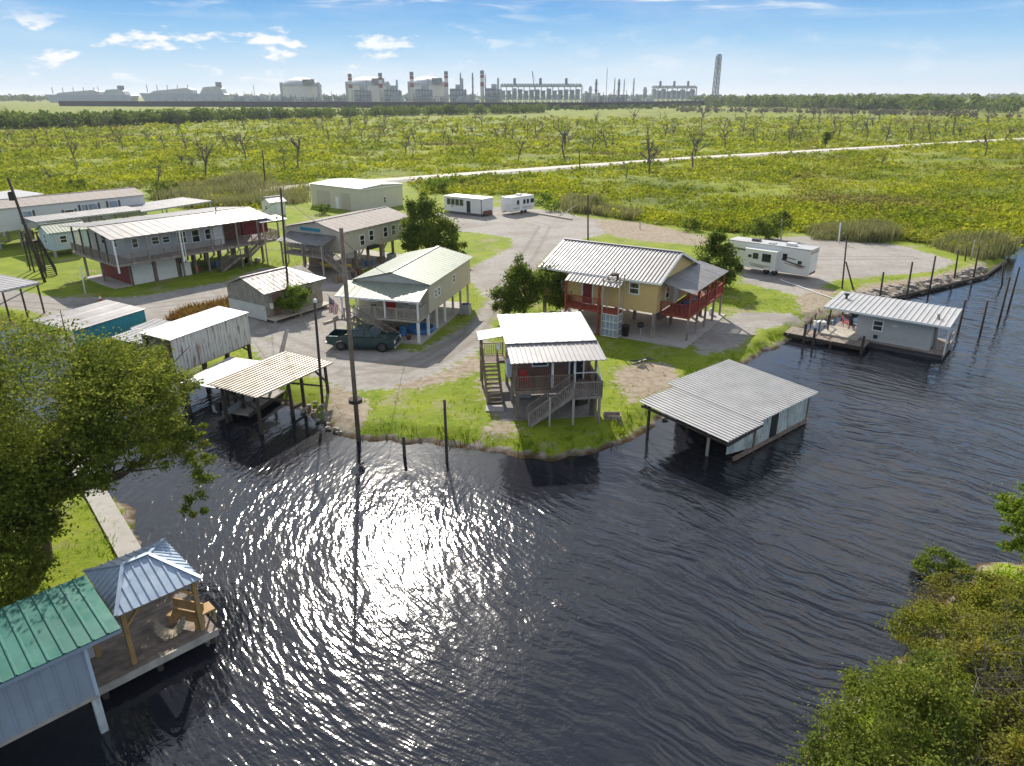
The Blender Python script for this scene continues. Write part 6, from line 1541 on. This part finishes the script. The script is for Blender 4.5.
# ------------------------------------------------------------------ dead trees of the marsh
def dead_mesh(seed, hgt):
    rg = np.random.default_rng(seed); mb = MB()
    def grow(p, d, L, r0, lev):
        q = p + d*L*.5 + V(rg.normal(size=3))*L*.05; e = q + (d+V(rg.normal(size=3))*.18).normalized()*L*.5
        mb.path([p, q, e], [r0, r0*.85, r0*.6], 5 if lev == 0 else 4)
        if lev < 2:
            for k in range(rg.integers(5, 8) if lev == 0 else rg.integers(3, 5)):
                a_ = p.lerp(e, rg.uniform(.3, 1.0)); nd = (d*.75 + V(rg.normal(size=3))*.55 + V((0, 0, .15))).normalized()
                grow(a_, nd, L*rg.uniform(.35, .62), r0*.58, lev+1)
    grow(V((0, 0, -.3)), V((rg.normal()*.1, rg.normal()*.1, 1)).normalized(), hgt*.62, .19, 0)
    return mb
protos = []
dlist = [(75, 161, 130), (77, 171, 150), (158, 185, 153), (123, 151, 129), (52, 182, 166), (205, 178, 126), (228, 155, 127), (246, 161, 124), (298, 170, 122), (286, 173, 148), (278, 155, 145), (346, 135, 123), (474, 158, 140), (518, 161, 134), (565, 161, 117), (548, 151, 131), (607, 152, 126), (626, 179, 160), (649, 175, 117), (647, 165, 125),
         (693, 168, 126), (725, 150, 119), (755, 144, 123), (775, 143, 124), (790, 145, 121), (800, 143, 125), (880, 166, 146), (985, 157, 126), (885, 143, 119), (910, 143, 121), (867, 138, 118), (945, 134, 118), (430, 134, 125), (3, 156, 140), (9, 142, 128), (97, 150, 133), (165, 152, 131), (150, 143, 127), (187, 152, 130), (181, 166, 148), (190, 170, 150), (237, 150, 130),
         (405, 155, 133), (413, 160, 140), (422, 150, 132), (665, 137, 117), (592, 150, 130), (612, 146, 128), (960, 138, 118), (1003, 142, 120), (930, 141, 120), (838, 139, 120), (700, 143, 125), (742, 140, 122), (504, 135, 121), (528, 137, 119), (540, 134, 120)]
rg = np.random.default_rng(77)
for _ in range(215): 
    x_ = rg.uniform(-120, 1120); y_ = rg.uniform(124, 150) - (x_/1040)*10; dlist.append((x_, y_, y_-rg.uniform(7, 19)))
dl_named = {14: 'tall branching dead tree left of the causeway middle', 18: 'tallest dead tree with clustered trunks beside the pale causeway', 20: 'dead tree with forked branches in front of the causeway', 26: 'low dead snag on the near side of the causeway at right', 27: 'wide branching dead tree near the right edge in front of the causeway', 2: 'dead tree above the dark bushes behind the mobile home', 0: 'dead tree with many upright limbs at the left of the marsh', 8: 'tall thin dead tree above the cream warehouse', 5: 'tall dead tree above the reed bed', 21: 'wide forked dead tree behind the causeway middle'}
for i, (px, py, ty) in enumerate(dlist):
    p_ = P(px, py, .45); hh_ = max(2.5, min(13, ZAT(px, ty, p_.y)-.45))
    if i < 10:
        o = dead_mesh(100+i, 10).build('dead_tree', M['dead_wood'], None, fix=False); protos.append(o)
    else:
        o = dup(protos[int(rg.integers(0, 10))])
    o.location = p_; o.rotation_euler = (0, 0, float(rg.uniform(0, 6.28))); s_ = hh_/9.0; w_ = max(s_, .7)*float(rg.uniform(.8, 1.1))*(1.0+p_.y/1500); o.scale = (w_, w_, s_)
    tag(o, dl_named.get(i, 'bare grey dead tree standing in the open green marsh'), 'dead tree', 'dead trees in the marsh')

# ------------------------------------------------------------------ ground cover: what nobody could count
cp = np.array([(p.x, p.y) for p in cpts])
def road_dist(x_, y_):
    d = np.full(x_.shape, 1e9)
    for i in range(len(cp)-1):
        a_, b_ = cp[i], cp[i+1]; ab = b_-a_; t_ = np.clip(((x_-a_[0])*ab[0]+(y_-a_[1])*ab[1])/(ab@ab), 0, 1)
        d = np.minimum(d, np.hypot(x_-a_[0]-t_*ab[0], y_-a_[1]-t_*ab[1]))
    return d
def Pn(px, py, z):
    u_ = (px-512)/CAM_F; v_ = (py-383)/CAM_F; dz = -(_s+v_*_c); t_ = (z-CAM_H)/dz
    return u_*t_, (_c-v_*_s)*t_
rg = np.random.default_rng(5)
N = 92000
px = rg.uniform(-330, 1300, N); py = 118 + 146*rg.uniform(0, 1, N)**.85
x_, y_ = Pn(px, py, .5)
ok = (sdist(x_, y_, marsh_poly) > .4) & (road_dist(x_, y_) > 4.5)
dn = hash_noise(x_, y_, .05, 2)*.6+hash_noise(x_, y_, .16, 4)*.4
ok &= dn > rg.uniform(.18, .52, N)
x_, y_, dn = x_[ok], y_[ok], dn[ok]
rad = rg.uniform(.45, 1.0, len(x_))*(.75+dn*.6)*np.maximum(1, y_/150)
hgt = rad*rg.uniform(.9, 1.5, len(x_))*np.clip(160/y_, .5, 1)
K = 10
cen = np.stack([x_, y_, np.full_like(x_, .45)], 1)
d = rg.normal(size=(len(x_), K, 3)); d /= np.linalg.norm(d, axis=2, keepdims=True); d[..., 2] = np.abs(d[..., 2])
pt = cen[:, None, :] + d*np.stack([rad, rad, hgt], 1)[:, None, :]*rg.uniform(.6, 1.05, (len(x_), K, 1))
v_, q_ = leaf_quads(pt.reshape(-1, 3), np.repeat(rad*.62, K), rg, .5, .7)
tag(np_mesh('marsh_scrub', v_, q_, M['l_marsh']), 'low yellow green scrub covering the marsh', 'marsh plants', None, 'stuff')

def blades(name, x_, y_, z0, hgt, wid, k, m_, lab, cat, lean=.25, seed=1):
    rg = np.random.default_rng(seed); n_ = len(x_)
    bx = np.repeat(x_, k)+rg.normal(size=n_*k)*.25*np.repeat(hgt, k); by = np.repeat(y_, k)+rg.normal(size=n_*k)*.25*np.repeat(hgt, k)
    h_ = np.repeat(hgt, k)*rg.uniform(.6, 1.2, n_*k); z_ = np.repeat(z0, k); a_ = rg.uniform(0, 6.28, n_*k); w_ = wid*np.repeat(hgt, k)
    lx, ly = rg.normal(size=n_*k)*lean*h_, rg.normal(size=n_*k)*lean*h_
    dx_, dy_ = np.cos(a_)*w_, np.sin(a_)*w_
    v_ = np.stack([np.stack([bx-dx_, by-dy_, z_], 1), np.stack([bx+dx_, by+dy_, z_], 1), np.stack([bx+lx+dx_*.35, by+ly+dy_*.35, z_+h_], 1), np.stack([bx+lx-dx_*.35, by+ly-dy_*.35, z_+h_*.97], 1)], 1)
    return tag(np_mesh(name, v_.reshape(-1, 3), np.arange(n_*k*4).reshape(-1, 4), m_), lab, cat, None, 'stuff')
def fill_poly(pg, n_, rg):
    lo, hi = pg.min(0), pg.max(0); x_ = rg.uniform(lo[0], hi[0], n_); y_ = rg.uniform(lo[1], hi[1], n_); k = sdist(x_, y_, pg) > 0
    return x_[k], y_[k]
rg = np.random.default_rng(21)
A = [fill_poly(poly(p), n_, rg) for p, n_ in (([(150, 200), (186, 186), (250, 178), (308, 186), (308, 203), (268, 207), (250, 206), (186, 209)], 3600), ([(806, 232), (830, 226), (880, 228), (900, 239), (880, 243), (812, 240)], 1800), ([(560, 212), (600, 216), (640, 222), (640, 214), (570, 202)], 900), ([(930, 247), (985, 262), (1012, 252), (1000, 244), (950, 240)], 900))]
x_ = np.concatenate([a[0] for a in A]); y_ = np.concatenate([a[1] for a in A])
blades('reed_bed', x_, y_, np.full_like(x_, .5), rg.uniform(1.0, 2.1, len(x_))*(.45+hash_noise(x_, y_, .12, 6)), .035, 8, M['l_reed'], 'tall olive reeds at the edge of the yard and marsh', 'reeds', .16, 3)
# lawn tufts and rank grass on the banks
x_ = rg.uniform(-50, 45, 60000); y_ = rg.uniform(14, 90, 60000)
sdv = land_sd(x_, y_)
gz = np.zeros_like(x_)
for pg in gravel_polys: gz = np.maximum(gz, sdist(x_, y_, pg) > -.8)
for pg in dirt_polys: gz = np.maximum(gz, (sdist(x_, y_, pg) > 0)*.85)
hs = [(lf, -1, 6.4, -.6, 7.4), (gf, -2.4, 12.5, 0, 7.6), (jf, -.8, 11.3, -3.2, 11.5), (cf, 0, 7.5, 0, 6.5), (hl, 0, 0, 0, 0)]
bad = gz > rg.uniform(0, 1, len(x_))
for fr_, a0, a1, b0, b1 in hs[:4]:
    lx_ = (x_-fr_.o.x)*math.cos(fr_.ang)+(y_-fr_.o.y)*math.sin(fr_.ang); ly_ = -(x_-fr_.o.x)*math.sin(fr_.ang)+(y_-fr_.o.y)*math.cos(fr_.ang)
    bad |= (lx_ > a0) & (lx_ < a1) & (ly_ > b0) & (ly_ < b1)
ok = (sdv > .35) & ~bad & (sdist(x_, y_, marsh_poly) < 0) & (hash_noise(x_, y_, .5, 9) > rg.uniform(.1, .7, len(x_)))
x_, y_, sdv = x_[ok], y_[ok], sdv[ok]
hg = np.where(sdv < 1.6, rg.uniform(.14, .42, len(x_)), rg.uniform(.07, .2, len(x_)))
hg = np.where((x_ > 5) & (y_ < 32) & (sdv > .2), rg.uniform(.2, .6, len(x_)), hg)
z0 = .02+np.clip(sdv/1.6, 0, 1)*.56-.03
blades('lawn_grass', x_, y_, z0, hg, .10, 6, M['l_grass'], 'short bright green grass of the lawns and banks', 'grass', .45, 4)
x_, y_ = fill_poly(poly([(165, 320), (178, 312), (205, 306), (232, 300), (236, 308), (212, 318), (180, 322)]), 700, rg)
blades('weed_patch', x_, y_, np.full_like(x_, .55), rg.uniform(.3, .7, len(x_)), .09, 8, M['l_rust'], 'rusty red weeds at the road side behind the white shed', 'weeds', .35, 6)
# rocks and rubble on the banks
def rocks(name, pg, n_, s0, s1, m_, lab, seed):
    rg = np.random.default_rng(seed); x_, y_ = fill_poly(pg, n_, rg); sdv = land_sd(x_, y_); k_ = sdv > -.25; x_, y_, sdv = x_[k_], y_[k_], sdv[k_]; mb = MB()
    for a_, b_, d_ in zip(x_, y_, sdv):
        s_ = rg.uniform(s0, s1); z_ = .10+.5*min(max(d_/1.2, 0), 1)
        vs = []
        for kx in (-1, 1):
            for ky in (-1, 1):
                for kz in (-1, 1): vs.append((a_+s_*(kx*.5+rg.normal()*.13), b_+s_*(ky*.45+rg.normal()*.13), z_+s_*(kz*.28+rg.normal()*.1)))
        mb.add(vs, [(0, 1, 3, 2), (4, 6, 7, 5), (0, 4, 5, 1), (2, 3, 7, 6), (0, 2, 6, 4), (1, 5, 7, 3)])
    return tag(mb.build(name, m_, None, fix=False), lab, 'rocks', None, 'stuff')
rocks('riprap', poly([(838, 302), (868, 290), (930, 279), (985, 266), (990, 274), (936, 287), (892, 296), (850, 312)]), 1500, .18, .6, M['rock'], 'broken concrete and rubble along the right bank', 31)
rocks('shore_rocks', poly([(292, 404), (322, 398), (345, 432), (330, 430), (304, 412)]), 150, .12, .35, M['rock'], 'pale stones on the shore beside the tan shelter', 32)
rocks('shore_stones', poly([(345, 434), (400, 438), (460, 443), (500, 448), (528, 457), (524, 462), (460, 448), (400, 444), (345, 440)]), 170, .08, .26, M['rock'], 'small pale stones along the lawn water line', 33)
rocks('bank_stones', poly([(600, 446), (640, 431), (666, 408), (674, 412), (645, 438), (606, 453)]), 110, .12, .4, M['rock'], 'pale stones on the shore left of the blue white boathouse', 34)
o = MB()
lp = [P(a, b_, .25) for a, b_ in ((850, 313), (892, 298), (936, 288), (985, 276), (1003, 263))]
for i in range(4): o.tube(lp[i], lp[i+1], .2, .18, 8)
tag(o.build('retaining_log', M['wood_dark']), 'long dark timber holding the foot of the rubble bank', 'log')

# ------------------------------------------------------------------ woods far off
def wood(name, pts, nb, hgt, leafs, m_, lab, seed, depth=40, k=46):
    rg = np.random.default_rng(seed); cen = []
    for a_, b_ in zip(pts[:-1], pts[1:]):
        n_ = max(2, int(nb/(len(pts)-1)))
        t_ = rg.uniform(0, 1, n_)
        p = np.array(a_)[None]*(1-t_[:, None])+np.array(b_)[None]*t_[:, None]
        p[:, 1] += rg.uniform(0, depth, n_); cen.append(p)
    cen = np.concatenate(cen); n_ = len(cen); h_ = hgt*rg.uniform(.55, 1.2, n_); r_ = h_*rg.uniform(.35, .6, n_)
    d = rg.normal(size=(n_, k, 3)); d /= np.linalg.norm(d, axis=2, keepdims=True)
    c3 = np.stack([cen[:, 0], cen[:, 1], h_*.55+.4], 1)
    pt = c3[:, None, :]+d*np.stack([r_, r_, h_*.47], 1)[:, None, :]*rg.uniform(.6, 1.05, (n_, k, 1))
    v_, q_ = leaf_quads(pt.reshape(-1, 3), np.repeat(np.full(n_, leafs)*h_/hgt, k), rg, .4, .7)
    return tag(np_mesh(name, v_, q_, m_), lab, 'wood', None, 'stuff')
def G2(px, py): p = P(px, py, .4); return (p.x, p.y)
wood('tree_belt', [G2(-420, 139), G2(-120, 133), G2(0, 130), G2(100, 127.5), G2(200, 123), G2(300, 119.5), G2(400, 116.5), G2(480, 115), G2(545, 113.2)], 860, 9, 2.2, M['l_wood'], 'long dark belt of trees across the left of the marsh', 41, 45)
wood('hedge_line', [G2(520, 111), G2(600, 110.2), G2(700, 108.2), G2(790, 107)], 130, 6, 2.6, M['l_wood'], 'low green thicket in front of the dark plant wall', 42, 40)
wood('grey_scrub', [G2(690, 113), G2(760, 113.5), G2(850, 115), G2(940, 117), G2(1040, 120)], 150, 5.5, 2.2, M['l_greywood'], 'band of leafless grey scrub at the right of the marsh', 43, 120, 40)
wood('forest', [G2(745, 108), G2(850, 110), G2(930, 112.5), G2(1080, 114.5)], 500, 17, 5, M['l_wood'], 'green forest closing the marsh on the right', 44, 500, 46)
wood('far_forest', [(1150, 2300), (2300, 2300), (3600, 2600)], 620, 22, 9, M['l_wood'], 'hazy forest along the right horizon', 45, 1500, 34)
wood('far_forest', [(-3600, 2300), (-2300, 2200), (-1450, 2000)], 460, 18, 9, M['l_wood'], 'hazy woods along the left horizon behind the ships', 46, 900, 34)
wood('far_forest', [(-1500, 3400), (0, 3500), (1600, 3400)], 330, 20, 12, M['l_wood'], 'hazy woods on the horizon behind the gas plant', 47, 900, 30)
# ================================================================== gas plant on the horizon
M['p_white'] = mat('tank_concrete', (.62, .60, .57), .8, var=.06, scale=.05)
M['p_steel'] = mat('plant_steel', (.36, .41, .46), .6, .2, var=.35, scale=.08)
M['p_dark'] = mat('plant_dark', (.16, .18, .21), .7, var=.3, scale=.1)
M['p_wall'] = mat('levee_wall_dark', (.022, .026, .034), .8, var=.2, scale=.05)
M['p_red'] = mat('stack_red', (.28, .06, .05), .7, var=.1)
M['p_pale'] = mat('plant_pale', (.42, .45, .47), .6, .1, var=.15, scale=.1)
M['ship'] = mat('ship_grey', (.34, .38, .44), .6, var=.1, scale=.05)
PY = 1700.0
def fx(px, Y=PY): return (px-512)/CAM_F*((Y*_c)+CAM_H*_s)
def fz(py, Y=PY): return ZAT(512, py, Y)
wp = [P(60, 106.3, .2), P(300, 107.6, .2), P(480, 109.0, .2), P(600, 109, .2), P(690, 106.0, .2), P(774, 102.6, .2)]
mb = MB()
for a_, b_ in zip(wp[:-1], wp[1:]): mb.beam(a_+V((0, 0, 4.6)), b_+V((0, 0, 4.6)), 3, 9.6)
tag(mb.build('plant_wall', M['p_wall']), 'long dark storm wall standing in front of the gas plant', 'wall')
for i, (x0, x1, ty) in enumerate(((284.5, 322.5, 77.6), (349, 391, 76.6), (410, 447, 76.4))):
    xc, rad = (fx(x0)+fx(x1))/2, (fx(x1)-fx(x0))/2; hh_ = fz(ty)
    r = empty('storage_tank', (xc, PY, 0), 0, ('leftmost white domed gas tank on the horizon', 'middle white domed gas tank on the horizon', 'right white domed gas tank on the horizon')[i], 'gas tank', 'domed gas tanks')
    MB().lathe([(rad, 0), (rad, hh_*.72)], n=40).build('tank_wall', M['p_white'], r, False)
    MB().lathe([(rad*1.01, hh_*.721), (rad*.95, hh_*.78), (rad*.75, hh_*.89), (rad*.45, hh_*.97), (rad*.1, hh_)], n=40).build('dome', M['p_pale'], r, True)
    MB().lathe([(rad*1.03, hh_*.68), (rad*1.03, hh_*.72), (rad*1.005, hh_*.72), (rad*1.005, hh_*.68)], n=40).build('ring_walkway', M['p_steel'], r)
    MB().box(rad*.35, rad*.85, -rad-3, -rad*.6, hh_*.76, hh_*.93).build('pump_platform', M['p_dark'], r)
    for k in (-1, 1): MB().box(k*rad*.95-3, k*rad*.95+3, -rad*.4, -rad*.2, 0, hh_*.82).build('stair_tower', M['p_steel'], r)
names5 = ('leftmost', 'second', 'third', 'fourth', 'fifth and rightmost')
for i, (px, ty) in enumerate(((352, 74), (382, 73.2), (413, 72.2), (447, 71.5), (482.5, 70.8))):
    h_ = fz(ty, 1600); xc = fx(px, 1600)
    r = empty('exhaust_stack', (xc, 1600, 0), 0, names5[i] + ' of the five red and white banded stacks of the gas plant', 'chimney', 'banded stacks of the gas plant')
    MB().lathe([(4.0, 0), (4.0, h_*.6), (3.6, h_)], n=16).build('shaft', M['p_white'], r, True)
    for z0, z1, m_ in ((.55, .68, 'p_red'), (.80, .89, 'p_red'), (.91, 1.01, 'p_dark')): MB().lathe([(4.15, h_*z0), (4.05, h_*z1)], n=16).build('band', M[m_], r, True)
    # boiler house beside each stack
    r2 = empty('boiler_block', (xc+24, 1605, 0), 0, 'blue grey boiler block beside the ' + names5[i].split()[0] + ' banded stack', 'industrial block', 'boiler blocks of the gas plant')
    b1 = MB()
    for a_, b_, z_ in ((-16, -4, .50), (-5, 6, .62), (6, 17, .46)): b1.box(a_, b_, -8, 8, 0, h_*z_)
    b1.build('casing', M['p_steel'], r2)
    fb = MB()
    for k in range(6): fb.box(-17+k*6.4, -16+k*6.4, -9.5, -8.6, 0, h_*.5)
    for z_ in (.15, .3, .45): fb.box(-17, 17, -9.5, -8.6, h_*z_, h_*z_+1.2)
    fb.build('frame', M['p_dark'], r2); MB().lathe([(2.2, h_*.45), (2.0, h_*.78), (1.2, h_*.8)], (9, 0, 0), 10).build('vent_column', M['p_steel'], r2)
def train(px0, px1, ty, Y, lab, bays, seed):
    rg = np.random.default_rng(seed); x0, x1 = fx(px0, Y), fx(px1, Y); h_ = fz(ty, Y); L = x1-x0
    r = empty('liquefaction_train', (x0, Y, 0), 0, lab, 'industrial block', 'process trains of the gas plant')
    core = MB(); bw = L/bays
    for k in range(bays): core.box(k*bw+bw*.1, k*bw+bw*.72, 0, 22, h_*.28, h_*rg.uniform(.66, .82))
    core.build('process_units', M['p_steel'], r)
    fr_ = MB()
    for k in range(bays+1): fr_.box(k*bw-.9, k*bw+.9, -4, -2.5, 0, h_*.95)
    for z_ in (.27, .48, .66, .84): fr_.box(0, L, -4.5, -3, h_*z_, h_*z_+1.4)
    for k in range(bays):
        if k % 2 == 0: fr_.beam((k*bw, -3.4, h_*.28), ((k+1)*bw, -3.4, h_*.66), 1.0)
    fr_.build('steel_frame', M['p_pale'], r)
    fan = MB(); fan.box(0, L, -6, 24, h_*.86, h_*.95)
    for k in range(bays*2): fan.lathe([(bw*.2, h_*.95), (bw*.22, h_*1.0)], ((k+.5)*bw/2, 8, 0), 10)
    fan.build('fan_deck', M['p_pale'], r)
    for k in range(3):
        x_ = L*(.17+.32*k); MB().lathe([(2.6, h_*.9), (2.6, h_*1.22), (1.8, h_*1.24)], (x_, 4, 0), 10).build('vent_stack', M['p_dark'], r)
    eq = MB()
    for k in range(bays): eq.lathe([(bw*.2, 0), (bw*.2, h_*.24)], ((k+.4)*bw, -1, 0), 10)
    eq.build('vessels', M['p_white'], r)
train(501, 581, 83.5, 1500, 'long pale lattice block of the gas plant with fan decks, the nearer train', 14, 3)
train(652, 695, 85.5, 1800, 'smaller pale lattice block of the gas plant farther right', 9, 4)
for i, (px, ty, w_, m_, lab) in enumerate(((461, 72.5, 1.6, 'p_dark', 'thin dark column right of the fourth banded stack'), (473, 72.5, 1.8, 'p_dark', 'dark column left of the rightmost banded stack'), (485.5, 74, 1.2, 'p_dark', 'slim column close behind the rightmost banded stack'), (595.7, 79, 2.6, 'p_dark', 'dark vent column right of the nearer lattice block'), (606, 67.5, .7, 'p_steel', 'very thin tall mast in the middle of the gas plant'), (614, 78, 1.2, 'p_steel', 'thin column just right of the tall mast'),
                                (618.3, 79, 2.6, 'p_dark', 'thick dark column right of the tall mast'), (623.5, 79, 1.2, 'p_steel', 'thin column between the thick dark column and the far block'), (633, 78, 1.6, 'p_steel', 'slim column left of the smaller lattice block'), (590, 86, 3.5, 'p_steel', 'short fat column right of the nearer lattice block'), (644.5, 87, 4, 'p_steel', 'short fat column left of the smaller lattice block'), (100, 86, .8, 'p_steel', 'thin mast above the left ship'), (255, 84, .7, 'p_steel', 'thin mast left of the domed tanks'))):
    h_ = fz(ty); o = MB().lathe([(w_, 0), (w_*.95, h_*.9), (w_*.6, h_)], n=10).lathe([(w_*1.5, h_*.55), (w_*1.5, h_*.58)], n=10).lathe([(w_*1.4, h_*.8), (w_*1.4, h_*.83)], n=10).build('process_column', M[m_]); o.location = (fx(px), PY+5, 0)
    tag(o, lab, 'column', 'columns and masts of the gas plant')
o = MB().beam((0, 0, 0), (-9, 0, fz(71, 1490)), 1.4).beam((0, 0, 2), (14, 0, 2), 5, 4).beam((14, 0, 4), (-9, 0, fz(71, 1490)), .3).build('crane', M['p_dark']); o.location = (fx(536.5, 1490), 1490, 0); tag(o, 'leaning crane boom above the nearer lattice block', 'crane')
# flare tower of four legs
Yf = 1500; hf = fz(54.5, Yf)
r = empty('flare_tower', (fx(714, Yf), Yf, 0), 0, 'tall dark lattice flare tower standing alone right of the gas plant', 'tower')
bl, tl = 5.0, 4.6
for sx in (-1, 1):
    for sy in (-1, 1): MB().beam((sx*bl, sy*bl, 0), (sx*tl*.8, sy*tl, hf*(1.0 if sx*sy > 0 else .98)), 1.5).build('leg', M['p_dark'], r)
MB().beam((0, 0, 0), (0, 0, hf*1.01), 2.2).build('flare_pipe', M['p_dark'], r)
br = MB()
for k in range(11):
    z0, z1 = hf*k/11, hf*(k+1)/11; w0 = bl+(tl*.8-bl)*k/11; w1 = bl+(tl*.8-bl)*(k+1)/11; o0 = 0; o1 = 0
    br.beam((o0-w0, -w0, z0), (o1+w1, -w1, z1), .8).beam((o1-w1, -w1, z1), (o1+w1, -w1, z1), .8)
br.build('bracing', M['p_dark'], r)
# low buildings, pipe racks and yards between them
rg = np.random.default_rng(9)
for i, (px0, px1, ty, m_, lab) in enumerate(((236, 284, 95, 'p_steel', 'pipe rack left of the leftmost domed tank'), (322, 348, 94, 'p_pale', 'pale low sheds between the left and middle domed tanks'), (391, 411, 94, 'p_steel', 'pipe rack between the middle and right domed tanks'), (415, 446, 95, 'p_pale', 'low pale sheds in front of the right domed tank'), (456, 480, 94, 'p_steel', 'pipe rack between the fourth and rightmost banded stacks'),
                                        (488, 501, 91, 'p_steel', 'small process block left of the nearer lattice block'), (582, 600, 91, 'p_pale', 'pale process block right of the nearer lattice block'), (600, 628, 93.5, 'p_steel', 'pipe rack below the tall mast'), (628, 653, 94, 'p_pale', 'low pale yard left of the smaller lattice block'), (695, 730, 96, 'p_pale', 'low pale buildings at the foot of the flare tower'), (730, 768, 98, 'p_steel', 'low grey buildings right of the flare tower'), (284, 322, 96, 'p_pale', 'low pale sheds at the foot of the leftmost tank'), (160, 236, 97, 'p_pale', 'low pale jetty sheds below the right ship'))):
    Y_ = 1560; x0, x1 = fx(px0, Y_), fx(px1, Y_); h_ = fz(ty, Y_); n_ = max(4, int((x1-x0)/5)); w_ = (x1-x0)/n_
    r = empty('pipe_rack' if 'rack' in lab else 'plant_building', (x0, Y_, 0), 0, lab, 'industrial block', 'low blocks of the gas plant')
    a1 = MB(); a2 = MB()
    for k in range(n_):
        hh_ = h_*rg.uniform(.45, 1.0); a1.box(k*w_+.2, (k+rg.uniform(.6, .97))*w_, 0, 14, 0, hh_)
        a2.box(k*w_, k*w_+.8, -3, -2, 0, h_*rg.uniform(.5, 1.35))
    for z_ in (.35, .6, .8): a2.box(0, x1-x0, -3.2, -2.2, h_*z_, h_*z_+.9)
    a1.build('units', M[m_], r); a2.build('rack_frame', M['p_dark'] if i % 2 else M['p_steel'], r)
# ships at the jetty
for i, (px0, px1, hy, sx0, sx1, sy) in enumerate(((46, 133, 94.0, .66, .92, 85.5), (141, 226, 92.5, .70, .98, 82.0))):
    Y_ = 2100; x0, x1 = fx(px0, Y_), fx(px1, Y_); L = x1-x0; hd, hs_ = fz(hy, Y_), fz(sy, Y_)
    r = empty('gas_carrier', (x0, Y_, 0), 0, ('left grey gas carrier ship lying behind the storm wall', 'right grey gas carrier ship with higher bridge, nearer the tanks')[i], 'ship', 'ships at the jetty')
    MB().prism([(0, 0, hd*.95), (L*.06, 0, 0), (L*.97, 0, 0), (L, 0, hd*.8), (L*.98, 0, hd*.9), (L*.3, 0, hd*.9)], (0, 40, 0)).build('hull', M['ship'], r)
    MB().prism([(L*.1, 6, hd*.9), (L*.62, 6, hd*.9), (L*.62, 6, hd*1.25), (L*.55, 6, hd*1.45), (L*.16, 6, hd*1.15)], (0, 28, 0)).build('cargo_deck', M['p_pale'], r)
    MB().prism([(L*sx0, 4, hd*.9), (L*sx1, 4, hd*.9), (L*(sx1-.02), 4, hd+(hs_-hd)*.35), (L*(sx1-.07), 4, hs_*.80), (L*(sx0+.12), 4, hs_*.78), (L*(sx0+.05), 4, hd+(hs_-hd)*.5)], (0, 30, 0)).build('superstructure', M['p_pale'], r)
    MB().box(L*(sx1-.09), L*(sx1-.04), 10, 24, hs_*.6, hs_*1.0).build('funnel', M['p_dark'], r)
    for k in range(5): MB().beam((L*(.08+.12*k), 10, hd), (L*(.08+.12*k), 10, hd*1.75), 1.6).build('mast', M['p_steel'], r)

# ================================================================== the air
hz = MB().box(-60000, 60000, -3000, 60000, -4.5, 140)
hm_ = bpy.data.materials.new('haze'); hm_.use_nodes = True
n, l = hm_.node_tree.nodes, hm_.node_tree.links
n.remove(n['Principled BSDF'])
pv = n.new('ShaderNodeVolumePrincipled'); pv.inputs['Density'].default_value = .00008; pv.inputs['Color'].default_value = (.86, .92, 1.0, 1); pv.inputs['Anisotropy'].default_value = 0.2
l.new(pv.outputs[0], n['Material Output'].inputs['Volume'])
ho = hz.build('haze', hm_); tag(ho, 'thin pale haze over the marsh', 'haze', None, 'stuff')
